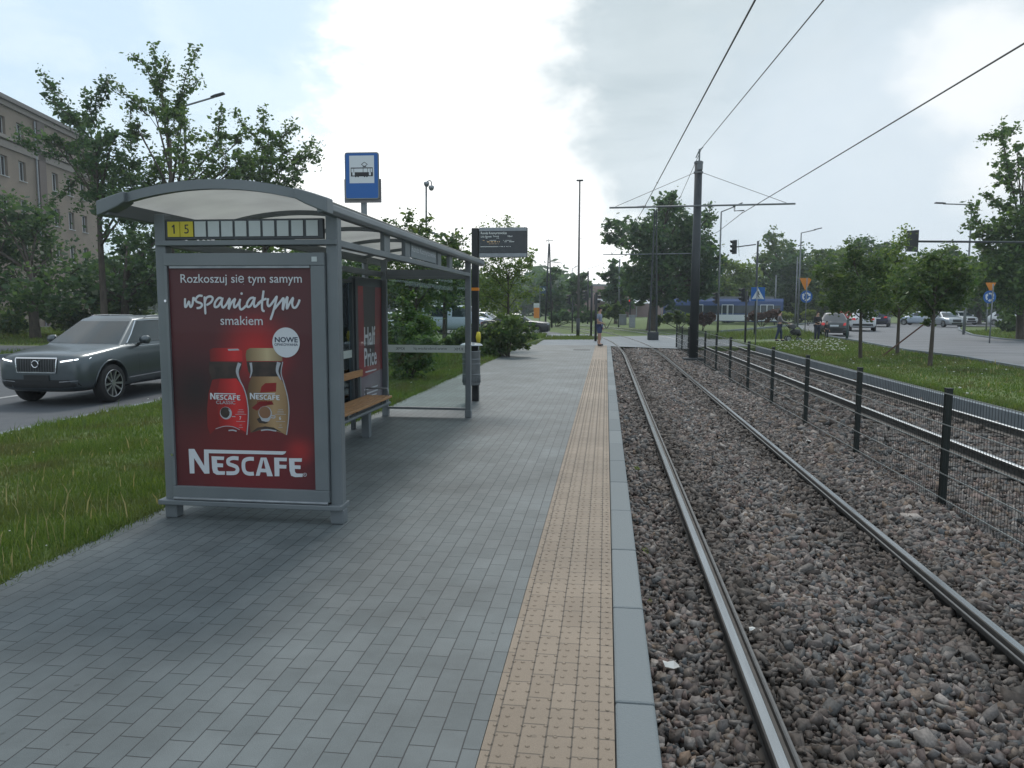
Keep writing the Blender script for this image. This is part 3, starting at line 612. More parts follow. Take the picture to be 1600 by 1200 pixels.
# ================================================================== TRAM SHELTER
sh = thing('tram_shelter', 'grey tram stop shelter with arched milky roof and red coffee advert on its end', 'shelter', (-2.65, 8.0, 0))
ST = MT['steel']
for x, y, w in ((-1.975, 5.37, 0.09), (-3.30, 5.37, 0.085), (-1.995, 10.9, 0.08), (-3.25, 10.9, 0.08)):
    q = MB(); q.box((x, y, 1.15), (w, w, 2.30)); q.box((x, y, 0.055), (w+0.012, w+0.012, 0.11))
    q.build('post', ST, sh, bevel=0.008)
for y, w in ((9.62, 0.07), (7.5, 0.05)): q = MB(); q.box((-3.315, y, 1.0), (0.05, w, 2.0)); q.build('mullion', MT['steel_dark'], sh, bevel=0.005)
# advert light box: frame, poster, locks
ad = MB()
y0, y1 = 5.295, 5.43
ad.bb(-3.257, -2.022, y0, y1, 1.918, 2.010); ad.bb(-3.257, -2.022, y0, y1, 0.165, 0.258)
ad.bb(-3.257, -3.236, y0, y1, 0.259, 1.917); ad.bb(-2.127, -2.022, y0, y1, 0.259, 1.917)
ad.bb(-3.25, -2.03, 5.36, 5.42, 0.2, 2.0)
ad = ad.build('advert_panel', ST, sh, bevel=0.004)
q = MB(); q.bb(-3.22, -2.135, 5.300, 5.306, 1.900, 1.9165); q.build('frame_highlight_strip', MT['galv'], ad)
for z in (1.66, 0.50): q = MB(); q.cyl((-3.252, 5.285, z), (-3.252, 5.30, z), 0.010, n=10); q.build('lock', MT['chrome'], ad)
q = MB(); q.bb(-2.115, -2.075, 5.2915, 5.294, 1.945, 1.98); q.build('sticker', MT['white'], ad)
# printed poster
def poster_mat():
    m = bpy.data.materials.new('poster_print'); m.use_nodes = True; t = m.node_tree; k = t.links; b = t.nodes['Principled BSDF']
    g = t.nodes.new('ShaderNodeNewGeometry'); cur = None
    n = t.nodes.new('ShaderNodeTexNoise'); n.inputs['Scale'].default_value = 3; n.inputs['Detail'].default_value = 4; k.new(g.outputs['Position'], n.inputs['Vector'])
    def spot(px, py, r, col, amt):
        nonlocal cur
        c = at(px, py, y=5.32); d = t.nodes.new('ShaderNodeVectorMath'); d.operation = 'DISTANCE'; k.new(g.outputs['Position'], d.inputs[0]); d.inputs[1].default_value = (c.x, 5.32, c.z)
        a = t.nodes.new('ShaderNodeMath'); a.operation = 'MULTIPLY_ADD'; k.new(n.outputs['Fac'], a.inputs[0]); a.inputs[1].default_value = 0.10; k.new(d.outputs['Value'], a.inputs[2])
        mr = t.nodes.new('ShaderNodeMapRange'); mr.interpolation_type = 'SMOOTHSTEP'; k.new(a.outputs[0], mr.inputs[0]); mr.inputs[1].default_value = 0.03; mr.inputs[2].default_value = 0.05+r; mr.inputs[3].default_value = amt; mr.inputs[4].default_value = 0
        mx = t.nodes.new('ShaderNodeMix'); mx.data_type = 'RGBA'; k.new(mr.outputs[0], mx.inputs[0]); mx.inputs[7].default_value = (*col, 1)
        if cur is None: mx.inputs[6].default_value = (0.075, 0.012, 0.017, 1)
        else: k.new(cur, mx.inputs[6])
        cur = mx.outputs[2]
    spot(390, 720, 0.75, (0.15, 0.010, 0.014), 0.9); spot(400, 545, 0.36, (0.42, 0.014, 0.016), 0.95); spot(360, 640, 0.34, (0.12, 0.007, 0.008), 0.9)
    spot(306, 610, 0.42, (0.012, 0.006, 0.008), 0.97); spot(468, 705, 0.16, (0.38, 0.02, 0.02), 0.7); spot(345, 640, 0.16, (0.02, 0.006, 0.007), 0.6)
    k.new(cur, b.inputs['Base Color']); b.inputs['Roughness'].default_value = 0.5; b.inputs['Coat Weight'].default_value = 0.12; b.inputs['Coat Roughness'].default_value = 0.03
    return m
def print_mat(name, stops, x0, x1):
    """printed picture of a round jar: ink runs from dark to light across it"""
    m = mat(name, stops[0][1], 0.45, coat=0.1); t = m.node_tree; k = t.links; g = t.nodes.new('ShaderNodeNewGeometry'); sp = t.nodes.new('ShaderNodeSeparateXYZ'); k.new(g.outputs['Position'], sp.inputs[0])
    mr = t.nodes.new('ShaderNodeMapRange'); k.new(sp.outputs['X'], mr.inputs[0]); mr.inputs[1].default_value = at(x0, 600, y=5.32).x; mr.inputs[2].default_value = at(x1, 600, y=5.32).x
    r_ = t.nodes.new('ShaderNodeValToRGB'); k.new(mr.outputs[0], r_.inputs[0]); e = r_.color_ramp.elements
    while len(e) < len(stops): e.new(.5)
    for q_, (p_, c_) in zip(e, stops): q_.position = p_; q_.color = (*c_, 1)
    k.new(r_.outputs[0], t.nodes['Principled BSDF'].inputs['Base Color']); return m
pm = [poster_mat(), MT['whitepaint'], print_mat('print_red', [(0, (.06, .004, .005)), (.35, (.26, .008, .010)), (.7, (.52, .020, .024)), (.9, (.44, .014, .018)), (1, (.22, .008, .010))], 322, 388), print_mat('print_gold', [(0, (.08, .045, .022)), (.3, (.22, .13, .062)), (.62, (.36, .24, .125)), (.88, (.27, .17, .085)), (1, (.15, .09, .045))], 386, 453), mat('print_dark', (0.018, 0.014, 0.014), 0.4, c2=(0.05, 0.032, 0.028), scale=14), mat('print_ink', (0.015, 0.03, 0.06), 0.5),
      mat('print_glass_edge', (0.36, 0.38, 0.42), 0.4), mat('print_coffee', (0.20, 0.10, 0.055), 0.5), print_mat('print_lightgold', [(0, (.12, .085, .045)), (.3, (.30, .22, .12)), (.6, (.46, .37, .22)), (1, (.20, .145, .08))], 383, 443), mat('print_darkred', (0.17, 0.008, 0.010), 0.45)]
PB = MB(); PY = 5.318; UX, UZ, NY = (1, 0, 0), (0, 0, 1), (0, -1, 0)
PB.add([(-3.237, PY, 0.257), (-2.126, PY, 0.257), (-2.126, PY, 1.919), (-3.237, PY, 1.919)], [(0, 1, 2, 3)], 0)
lift = [0.0004]
def pp(x, y):
    v = at(x, y, y=5.32); return Vector((v.x, PY-lift[0], v.z))
def up_lift(): lift[0] += 0.00005
def poly(pts, tf, mi):
    up_lift(); PB.add([pp(*tf(*p_)) for p_ in pts], [tuple(range(len(pts)))], mi)
def stroke(pts, tf, w, mi):
    up_lift(); add_stroke(PB, [pp(*tf(*p_)) for p_ in pts], w, NY, mi)
def label_(s, c, tf, wpx, mi, bold=0.0, hpx=None):
    up_lift(); a = pp(*tf(c[0]-wpx/2, c[1])); b = pp(*tf(c[0]+wpx/2, c[1])); h = None
    if hpx: h = (pp(*tf(c[0], c[1]-hpx/2))-pp(*tf(c[0], c[1]+hpx/2))).length
    add_text(PB, s, (a+b)/2, UX, UZ, (b-a).length, h, bold, mi)
tA = lambda x, y: (260+x/6.667, 410+y/6.667); tB = lambda x, y: (280+x/8, 450+y/8); tC = lambda x, y: (280+x/7.273, 690+y/7.273); tD = lambda x, y: (300+x/7.5, 540+y/7.5)
M1 = 1/203
# jars
poly([(205, 50), (250, 28), (540, 28), (590, 60), (595, 180), (215, 185)], tD, 2)
poly([(420, 40), (540, 36), (560, 55), (430, 60)], tD, 6)
poly([(205, 192), (588, 195), (578, 270), (545, 345), (570, 420), (240, 420), (225, 360), (200, 300)], tD, 4)
poly([(240, 400), (330, 385), (520, 382), (590, 470), (635, 600), (657, 740), (652, 940), (636, 1045), (560, 1010), (470, 965), (370, 955), (270, 985), (215, 1040), (185, 950), (178, 750), (195, 560)], tD, 9)
poly([(330, 395), (520, 385), (590, 470), (635, 600), (655, 740), (650, 940), (630, 1010), (520, 955), (420, 940), (330, 955), (300, 740), (300, 520)], tD, 2)
stroke([(560, 205), (532, 300), (560, 400), (610, 500), (645, 620), (662, 760), (658, 900), (645, 1045)], tD, [0.028, 0.022, 0.012, 0.008, 0.008, 0.008, 0.008, 0.008], 6)
stroke([(280, 975), (380, 945), (480, 950), (560, 985)], tD, 0.005, 6); stroke([(430, 995), (480, 990), (525, 1003)], tD, 0.010, 6)
poly([(630, 110), (640, 55), (680, 28), (1030, 30), (1058, 80), (1062, 180), (640, 180)], tD, 8)
poly([(640, 186), (1060, 190), (1046, 300), (1030, 362), (700, 362), (660, 300)], tD, 4)
poly([(700, 362), (1030, 362), (1088, 470), (1123, 620), (1136, 760), (1125, 950), (1105, 1048), (1060, 1022), (960, 995), (800, 990), (690, 1020), (672, 900), (668, 740), (645, 580), (670, 440)], tD, 3)
poly([(690, 1020), (800, 985), (960, 990), (1060, 1018), (960, 960), (860, 945), (770, 960)], tD, 4)
stroke([(810, 993), (890, 985), (990, 1000)], tD, 0.010, 6)
stroke([(1020, 195), (1000, 300), (1045, 400)], tD, [0.03, 0.02, 0.008], 6); stroke([(1066, 190), (1046, 320), (1080, 440), (1120, 590), (1138, 740), (1130, 900), (1110, 1045)], tD, 0.007, 6)
stroke([(690, 200), (700, 300), (680, 380)], tD, [0.02, 0.014, 0.005], 6)
poly([(800, 550), (815, 480), (860, 440), (992, 434), (986, 540)], tD, 2); poly([(700, 730), (790, 655), (930, 650), (960, 690), (880, 700), (760, 760)], tD, 9)
for cx_, r_, fill in ((400, 72, 4), (860, 80, 7)):
    up_lift(); disc(PB, pp(*tD(cx_, 790)), r_/7.5*M1, UX, UZ, 28, 6); up_lift(); disc(PB, pp(*tD(cx_-4, 783)), (r_-10)/7.5*M1, UX, UZ, 28, fill)
poly([(425, 745), (462, 760), (470, 800), (440, 845), (405, 855), (440, 815), (445, 780)], tD, 6)
poly([(800, 850), (925, 850), (905, 885), (860, 895), (820, 885)], tD, 6)
stroke([(935, 820), (975, 825), (965, 848), (925, 840)], tD, 0.007, 6); stroke([(470, 830), (512, 832)], tD, 0.006, 6)
poly([(760, 860), (800, 840), (820, 880), (900, 900), (860, 915), (790, 905)], tD, 4)
for cx_, s_ in ((575, '7'), (1040, '6')):
    for yy, ww in ((750, 55), (770, 75), (788, 80), (805, 130), (888, 105), (930, 30), (958, 50)):
        stroke([(cx_-ww/2, yy), (cx_+ww/2, yy)], tD, 0.0028, 6)
    label_(s_, (cx_-5, 848), tD, 22, 1, 0.02, 40)
# wordmark with the long bar of the N
WM = [[(110, 82), (175, 82), (288, 275), (285, 88), (1220, 110), (1205, 135), (1180, 147), (338, 130), (348, 362), (290, 362), (172, 185), (178, 360), (125, 360)],
      [(370, 165), (515, 170), (510, 208), (432, 205), (434, 245), (502, 248), (502, 290), (437, 288), (440, 320), (455, 335), (525, 336), (522, 375), (430, 375), (390, 350), (378, 300)],
      [(930, 180), (966, 180), (918, 386), (872, 386)], [(956, 180), (995, 180), (1068, 392), (1003, 392)], [(935, 305), (990, 308), (1000, 348), (925, 345)],
      [(1082, 180), (1228, 183), (1225, 222), (1140, 220), (1140, 262), (1222, 265), (1220, 305), (1142, 303), (1142, 392), (1088, 392)],
      [(1250, 188), (1398, 188), (1395, 228), (1312, 226), (1314, 268), (1382, 270), (1382, 310), (1316, 308), (1320, 345), (1340, 362), (1408, 362), (1404, 400), (1320, 402), (1275, 385), (1258, 330)]]
WS = [[(678, 190), (610, 186), (562, 208), (566, 250), (612, 268), (655, 288), (666, 325), (635, 355), (540, 357)], [(852, 195), (790, 195), (740, 222), (735, 300), (758, 348), (800, 364), (852, 362)]]
def wordmark(tf, k):
    for o_ in WM: poly(o_, tf, 1)
    for o_ in WS: stroke(o_, tf, 43/7.273*M1*k, 1)
wordmark(tC, 1.0)
up_lift(); stroke([(1432+19*math.cos(a/8*6.283), 375+19*math.sin(a/8*6.283)) for a in range(9)], tC, 0.003, 1); label_('R', (1432, 375), tC, 16, 1, 0, 20)
for x0, x1, y0_, y1_ in ((215, 572, 553, 640), (680, 1032, 553, 638)):
    kx, ky = (x1-x0)/1300, (y1_-y0_)/320
    wordmark((lambda kx, ky, x0, y0_: lambda x, y: tD(x0+(x-110)*kx, y0_+(y-82)*ky))(kx, ky, x0, y0_), kx*7.273/7.5)
label_('CLASSIC', (400, 665), tD, 225, 6, 0.01, 40); label_('CREMA', (862, 662), tD, 190, 2, 0.01, 38)
label_('Rozkoszuj się tym samym', (783, 182), tA, 1262, 1, 0.004); label_('smakiem', (787, 605), tA, 440, 1, 0.004)
for s_ in ([(80, 128), (78, 180), (82, 238), (105, 215), (128, 168), (135, 205), (150, 238), (172, 200), (184, 120), (200, 160)],
           [(298, 100), (250, 98), (212, 140), (225, 172), (275, 190), (292, 215), (265, 246), (222, 252)], [(322, 105), (326, 200), (334, 330)],
           [(322, 195), (345, 125), (395, 105), (425, 130), (400, 180), (345, 215)],
           [(540, 130), (500, 125), (455, 180), (450, 235), (490, 230), (530, 170), (547, 122), (535, 200), (555, 245), (600, 200)],
           [(590, 215), (637, 130), (628, 200), (625, 262), (655, 190), (704, 135), (690, 190), (695, 242), (730, 215), (768, 150)],
           [(768, 135), (758, 200), (768, 262), (800, 260), (845, 215)],
           [(940, 120), (895, 130), (855, 185), (855, 232), (890, 228), (930, 165), (950, 118), (938, 190), (950, 236), (990, 205), (1030, 165)],
           [(1060, 32), (1050, 110), (1040, 200), (1045, 275), (1074, 290)], [(985, 198), (1040, 155), (1098, 133)],
           [(1118, 128), (1108, 190), (1125, 228), (1165, 190), (1228, 98)], [(1228, 98), (1205, 200), (1178, 300), (1145, 400)],
           [(1190, 270), (1270, 170), (1308, 128), (1302, 200), (1300, 272), (1320, 190), (1358, 112), (1352, 180), (1350, 258), (1385, 190), (1428, 122), (1416, 190), (1430, 242), (1465, 240), (1495, 190), (1510, 143)]):
    add_brush(PB, [pp(*tB(*p_)) for p_ in s_], 0.0165, pp(*tB(400, 200)).y, 1)
up_lift(); disc(PB, pp(*tB(785, 70)), 15/8*M1, UX, UZ, 14, 1)
up_lift(); disc(PB, pp(*tA(1250, 834)), 21.4*M1, UX, UZ, 40, 1, ry=22.4*M1)
label_('NOWE', (1252, 805), tA, 240, 5, 0.03, 56); label_('OPAKOWANIA', (1252, 856), tA, 245, 5, 0.02, 28)
po = PB.build('poster', pm, ad); po['label'] = 'dark red coffee poster with two glass jars and white lettering'
# rails of the near end
q = MB(); q.bb(-3.375, -1.925, 5.275, 5.475, 0.112, 0.150); q.build('base_rail', ST, sh, bevel=0.006)
q = MB(); q.cyl((-3.25, 5.29, 0.163), (-2.03, 5.29, 0.163), 0.012, n=10); q.build('trim_tube', MT['galv'], sh, smooth=True)
q = MB(); q.bb(-3.325, -1.935, 5.30, 5.42, 2.066, 2.104); q.build('cross_beam', ST, sh, bevel=0.004)
ns = MB(); ns.bb(-3.255, -2.04, 5.335, 5.375, 2.112, 2.258); ns = ns.build('line_number_strip', MT['steel_dark'], sh, bevel=0.003)
kk = 0.001024
for a, b, m, s_ in [(150, 243, 'yellow', '1'), (248, 345, 'yellow', '5')]+[(x, x+85, 'white', None) for x in (358, 460, 561, 665, 770, 874, 980, 1087, 1196)]:
    x0, x1 = -3.235+(a-150)*kk, -3.235+(b-150)*kk
    q = MB(); q.bb(x0, x1, 5.326, 5.334, 2.132, 2.243)
    if s_ == '5': add_text(q, s_, ((x0+x1)/2, 5.3255, 2.188), UX, UZ, 0.036, 0.066, 0.0, 1)
    if s_ == '1': xc = (x0+x1)/2+.004; q.add([(xc-.005, 5.3255, 2.155), (xc+.006, 5.3255, 2.155), (xc+.006, 5.3255, 2.221), (xc-.003, 5.3255, 2.221), (xc-.016, 5.3255, 2.209), (xc-.016, 5.3255, 2.198), (xc-.005, 5.3255, 2.205)], [(0, 1, 2, 3, 4, 5, 6)], 1)
    q.build('number_plate', [MT[m], MT['ink']], ns)
# roof
rf = thing('roof', None, None, (0, 0, 0)); rf.parent = sh; rf.location = -Vector(sh.location)
bpy.data.objects.remove(rf)
def arc(x):  # roof underside height
    u = (x+2.735)/0.845; return 2.300+0.145*(1-u*u)
AX = [-3.565+i*(1.66/16) for i in range(17)]
RY0, RY1 = 5.06, 11.80
q = MB()
v0 = [(x, RY0+0.02, arc(x)+0.045) for x in AX]; v1 = [(x, RY1-0.02, arc(x)+0.045) for x in AX]
q.add(v0+v1, [(i, i+1, 18+i, 17+i) for i in range(16)])
rs = q.build('roof', MT['roofsheet'], sh, smooth=True)
for j, y in enumerate((RY0, 6.55, 7.95, 9.35, 10.75, RY1-0.05)):
    w, h = (0.05, 0.055) if j in (0, 5) else (0.045, 0.04)
    q = MB(); vs = []
    for x in AX: vs += [(x, y, arc(x)-0.01), (x, y+w, arc(x)-0.01), (x, y+w, arc(x)+h-0.01+0.01*(j in (0, 5))), (x, y, arc(x)+h-0.01+0.01*(j in (0, 5)))]
    fs = [(0, 1, 2, 3), (67, 66, 65, 64)]
    for i in range(16):
        for a, b in ((0, 1), (1, 2), (2, 3), (3, 0)): fs.append((4*i+a, 4*i+4+a, 4*i+4+b, 4*i+b))
    q.add(vs, fs); q.build('roof_rib', ST, rs)
for x, s in ((-1.935, 1), (-3.54, -1)):
    q = MB(); pr = [(-0.035*s, 2.262), (0.022*s, 2.262), (0.040*s, 2.285), (0.036*s, 2.325), (0.012*s, 2.352), (-0.04*s, 2.362)]
    q.prism([(x+a, RY0-0.015, z) for a, z in pr], (0, RY1-RY0+0.03, 0)); q.build('eave_beam', ST, rs, bevel=0.006)
for s in (-1, 1):      # cast corner pieces of the front arch
    q = MB(); xs_ = [(-1.89, -1.97, -2.05, -2.12), (-3.585, -3.50, -3.42, -3.37)][s < 0]
    top = [(x, arc(x)+0.060) for x in xs_]; bot = [(x, arc(x)-d) for x, d in zip(xs_, (0.045, 0.04, 0.03, 0.012))]
    q.prism([(x, RY0-0.035, z) for x, z in top+bot[::-1]], (0, 0.12, 0)); q.build('roof_corner', ST, rs, bevel=0.008)
# long beams and studs
for a_ in ((-2.02, -1.955, 5.42, 10.86, 2.062, 2.112), (-3.34, -3.27, 5.42, 10.86, 2.062, 2.135)): q = MB(); q.bb(*a_); q.build('long_beam', ST, sh, bevel=0.005)
for px in (603, 635, 685, 703): yy = at(px, 400, x=-1.98).y; q = MB(); q.bb(-2.005, -1.965, yy-0.09, yy+0.09, 2.113, 2.30); q.build('stud', ST, sh, bevel=0.004)
ya, yb = at(637, 400, x=-1.98).y, at(683, 400, x=-1.98).y
q = MB(); q.bb(-2.00, -1.97, ya+0.1, yb-0.1, 2.125, 2.285)
add_text(q, 'Rondo Kocmyrzowskie', (-1.9695, (ya+yb)/2, 2.205), (0, 1, 0), UZ, (yb-ya)*0.8, 0.075, 0.0, 1)
q.build('name_board', [mat('name_board', (0.17, 0.20, 0.22), 0.4), MT['whitepaint']], sh)
# back wall: glass panes, light box with second poster
for a, b in ((5.45, 7.47), (7.53, 9.58)):
    q = MB(); q.bb(-3.318, -3.312, a, b, 0.22, 1.93); q.build('glass_pane', MT['glass'], sh)
for a_, b_ in ((5.45, 7.47), (7.53, 9.58)): q = MB(); q.add([(-3.305, a_, .96), (-3.305, b_, .96), (-3.305, b_, 1.06), (-3.305, a_, 1.06)], [(0, 1, 2, 3)]); q.build('frosted_band', MT['band'], sh)
for a_ in ((-3.335, -3.295, 5.42, 10.86, 1.935, 1.975), (-3.335, -3.295, 5.42, 10.86, 0.17, 0.205)): q = MB(); q.bb(*a_); q.build('wall_rail', MT['steel_dark'], sh)
lb = MB(); lb.bb(-3.36, -3.265, 9.66, 10.84, 0.21, 2.02); lb = lb.build('light_box', MT['steel_dark'], sh, bevel=0.01)
q = MB(); X0 = -3.2635
q.add([(X0, 9.74, 0.30), (X0, 10.78, 0.30), (X0, 10.78, 1.90), (X0, 9.74, 1.90)], [(0, 1, 2, 3)], 0)
q.add([(X0+.0006, 10.0, 0.82), (X0+.0006, 10.42, 0.80), (X0+.0006, 10.5, 1.9), (X0+.0006, 9.95, 1.9)], [(0, 1, 2, 3)], 2)
q.add([(X0+.0006, 9.74, 0.30), (X0+.0006, 10.78, 0.30), (X0+.0006, 10.78, 0.72), (X0+.0006, 9.74, 0.66)], [(0, 1, 2, 3)], 3)
add_text(q, 'Half', (X0+.0012, 10.22, 1.22), (0, 1, 0), UZ, 0.50, 0.26, 0.02, 1); add_text(q, 'Price', (X0+.0012, 10.24, 0.93), (0, 1, 0), UZ, 0.56, 0.26, 0.02, 1)
for zz, ww in ((0.72, 0.5), (0.48, 0.6), (0.42, 0.62), (0.37, 0.5)): q.add([(X0+.0012, 10.25-ww/2, zz), (X0+.0012, 10.25+ww/2, zz), (X0+.0012, 10.25+ww/2, zz+.02), (X0+.0012, 10.25-ww/2, zz+.02)], [(0, 1, 2, 3)], 1)
o = q.build('poster', [mat('poster_red', (0.26, 0.012, 0.020), 0.4, c2=(0.16, 0.010, 0.016), scale=3, coat=0.4), MT['whitepaint'], mat('poster_dark', (0.025, 0.012, 0.016), 0.4, coat=0.4), mat('poster_lilac', (0.17, 0.14, 0.17), 0.4, coat=0.4)], lb); o['label'] = 'red and black poster reading Half Price'
# far end wall
q = MB(); q.bb(-3.205, -2.04, 10.897, 10.903, 0.15, 2.02); q.build('glass_pane', MT['glass'], sh)
q = MB(); q.add([(-3.205, 10.89, .955), (-2.04, 10.89, .955), (-2.04, 10.89, 1.065), (-3.205, 10.89, 1.065)], [(0, 1, 2, 3)])
for s_, cxx, ww in (('KMK', -3.02, 0.135), ('www.kmkrakow.pl', -2.56, 0.50), ('KMK', -2.14, 0.135)):
    add_text(q, s_, (cxx, 10.8893, 1.01), (-1, 0, 0), UZ, ww, 0.042 if s_ == 'KMK' else 0.052, 0.0, 1)
q.build('frosted_band', [MT['band'], mat('band_ink', (0.16, 0.18, 0.19), 0.5)], sh)
for a_ in ((-3.21, -2.035, 10.87, 10.93, 0.108, 0.14), (-3.21, -2.035, 10.88, 10.92, 2.03, 2.06)): q = MB(); q.bb(*a_); q.build('end_rail', ST, sh, bevel=0.004)
q = MB(); q.bb(-3.20, -2.04, 10.885, 10.915, 2.062, 2.165); q.build('line_number_strip', MT['steel'], sh)
# bench
bn = MB()
for i in range(4): bn.bb(-3.20+i*0.092, -3.20+i*0.092+0.078, 6.3, 9.85, 0.405, 0.437)
bn = bn.build('bench_seat', MT['wood'], sh, bevel=0.006)
q = MB(); q.bb(-3.245, -3.215, 6.3, 9.75, 0.70, 0.79); q.build('backrest', MT['wood'], bn, bevel=0.006)
q = MB(); q.cyl((-2.90, 6.3, 0.33), (-2.90, 9.9, 0.33), 0.022, n=10); q.cyl((-3.15, 6.3, 0.33), (-3.15, 9.9, 0.33), 0.022, n=10)
for y in (6.6, 8.2, 9.7):
    q.bb(-3.22, -2.88, y-0.025, y+0.025, 0.35, 0.404); q.bb(-3.26, -3.23, y-0.025, y+0.025, 0.35, 0.8)
q.build('bench_frame', MT['steel'], bn)
for y in (7.0, 9.05): q = MB(); q.box((-2.95, y, 0.16), (0.09, 0.11, 0.32)); q.build('leg', ST, bn)
for y in (9.82, 8.05):
    q = MB(); q.tube([(-3.2, y, 0.44), (-3.2, y, 0.53), (-2.9, y, 0.53), (-2.88, y, 0.40)], 0.012, 8); q.build('armrest', MT['galv'], bn, smooth=True)

# ================================================================== STOP FURNITURE
# information display
t = thing('passenger_display', 'dark electronic departure board on a black square pole with an orange ring', 'display', (-2.23, 12.88, 0))
q = MB(); q.box((-2.23, 12.88, 1.48), (0.115, 0.115, 2.96)); pl = q.build('pole', MT['black'], t, bevel=0.01)
q = MB(); q.box((-2.23, 12.88, 1.93), (0.122, 0.122, 0.05)); q.build('orange_band', MT['orange'], t)
q = MB(); q.tube([(-2.165, 12.805, 1.20), (-2.165, 12.79, 1.12), (-2.165, 12.805, 1.02)], [0.03, 0.045, 0.03], 10); q.build('push_button', MT['yellow'], t, smooth=True)
q = MB(); q.bb(-2.16, -1.34, 12.83, 12.95, 2.47, 2.965); dbd = q.build('display_board', MT['black'], t, bevel=0.006)
for a_, b_ in ((2.905, 2.963), (2.472, 2.535)): q = MB(); q.bb(-2.155, -1.345, 12.822, 12.829, a_, b_); q.build('casing_strip', MT['galv'], dbd)
q = MB(); q.bb(-2.155, -1.345, 12.823, 12.829, 2.54, 2.90, 0)
yb = 12.8222
def line(s_, xl, z, w, h, mi=1): add_text(q, s_, (xl+w/2, yb, z), UX, UZ, w, h, 0.0, mi)
line('Rondo Kocmyrzowskie', -2.125, 2.866, 0.44, 0.052); line('Linia', -2.125, 2.815, 0.06, 0.032); line('Kierunek', -2.05, 2.815, 0.11, 0.030); line('Tramwaj', -1.92, 2.815, 0.10, 0.032); line('Odjazd', -1.67, 2.815, 0.08, 0.032)
for xl, z, w, h, mi in ((-2.04, 2.783, 0.03, 0.010, 1), (-1.86, 2.783, 0.05, 0.007, 1), (-2.09, 2.745, 0.03, 0.007, 2), (-1.99, 2.745, 0.13, 0.007, 1), (-1.74, 2.745, 0.14, 0.006, 1), (-2.02, 2.72, 0.22, 0.011, 2), (-1.72, 2.72, 0.04, 0.009, 1), (-1.64, 2.72, 0.10, 0.010, 1), (-2.0, 2.69, 0.18, 0.004, 2), (-2.13, 2.64, 0.42, 0.009, 1), (-1.69, 2.64, 0.08, 0.008, 1)):
    k_ = int(w/0.016)+1
    for i in range(k_):
        if rng.random() < 0.85: q.add([(xl+i*w/k_, yb, z), (xl+(i+0.7)*w/k_, yb, z), (xl+(i+0.7)*w/k_, yb, z+h), (xl+i*w/k_, yb, z+h)], [(0, 1, 2, 3)], mi)
q.build('screen', [MT['screen'], MT['ledtext'], MT['ledamber']], dbd)
# litter bin hung on the pole
bx, by = -2.27, 12.70
t = thing('litter_bin', 'round grey metal litter bin with domed lid hung on the black display pole', 'litter bin', (bx, by, 0.3))
q = MB(); q.lathe((bx, by, 0), [(0.0, 0.30), (0.145, 0.30), (0.150, 0.32), (0.152, 0.86), (0.158, 0.87), (0.158, 0.885), (0.145, 0.885), (0.14, 0.5)], 28)
for z in (0.48, 0.66, 0.74): q.lathe((bx, by, 0), [(0.151, z-0.012), (0.157, z-0.006), (0.157, z+0.006), (0.151, z+0.012)], 28)
for j in range(28):
    a = 2*math.pi*j/28; q.box((bx+0.154*math.cos(a), by+0.154*math.sin(a), 0.40), (0.006, 0.006, 0.12), a)
q.build('basket', mat('bin_steel', (0.20, 0.215, 0.225), 0.45, 0.35, (0.16, 0.175, 0.185), 10), t, smooth=True)
q = MB(); q.lathe((bx, by, 0), [(0.195, 0.975), (0.19, 0.985), (0.16, 1.005), (0.10, 1.022), (0.0, 1.03)], 28); q.lathe((bx, by, 0), [(0.195, 0.975), (0.0, 0.975)], 28)
for a in (0.5, 2.6, 4.7): q.cyl((bx+0.13*math.cos(a), by+0.13*math.sin(a), 0.86), (bx+0.13*math.cos(a), by+0.13*math.sin(a), 0.98), 0.01, n=6)
q.build('lid', mat('bin_lid', (0.42, 0.45, 0.47), 0.3, 0.3), t, smooth=True)
q = MB(); q.box((bx+0.03, by+0.13, 0.6), (0.05, 0.10, 0.5)); q.build('bracket', MT['black'], t)
# tram stop sign
b = at(567, 316, d=11.0); sx, sy = b.x, b.y
t = thing('tram_stop_sign', 'blue tram stop sign with a tram symbol on a grey post behind the shelter', 'sign', (sx, sy, 0))
q = MB(); q.cyl((sx, sy+0.05, -0.02), (sx, sy+0.05, 3.80), 0.045, n=14); q.build('post', MT['galvpole'], t, smooth=True)
a = -0.04; ux = Vector((math.cos(a+YAW*0.6), math.sin(a+YAW*0.6), 0)); nn = Vector((ux.y, -ux.x, 0)); uz = Vector((0, 0, 1))
def splate(mb, cx_, cz, w, h, off, mi=0, th=0.0, rad=0.0):
    c = Vector((sx, sy, 0))+ux*cx_+uz*cz+nn*off; pts = []
    if rad:
        for qx, qz, a0 in ((1, 1, 0), (-1, 1, 90), (-1, -1, 180), (1, -1, 270)):
            for k_ in range(5): aa = R(a0+k_*22.5); pts.append(c+ux*(qx*(w/2-rad)+rad*math.cos(aa))+uz*(qz*(h/2-rad)+rad*math.sin(aa)))
    else: pts = [c+ux*(s1*w/2)+uz*(s2*h/2) for s1, s2 in ((-1, -1), (1, -1), (1, 1), (-1, 1))]
    if th: mb.prism(pts, -nn*th, mi)
    else: mb.add(pts, [tuple(range(len(pts)))], mi)
q = MB(); splate(q, 0.0, 3.30, 0.545, 0.335, 0.0, 0, 0.02); q.build('backing_plate', mat('sign_back_grey', (0.20, 0.19, 0.20), 0.5), t)
q = MB(); splate(q, 0.0, 3.51, 0.505, 0.665, 0.03, 0, 0.02, 0.035); splate(q, 0.0, 3.51, 0.475, 0.635, 0.0305, 1, 0, 0.025)
splate(q, 0.0, 3.60, 0.365, 0.39, 0.0312, 2)
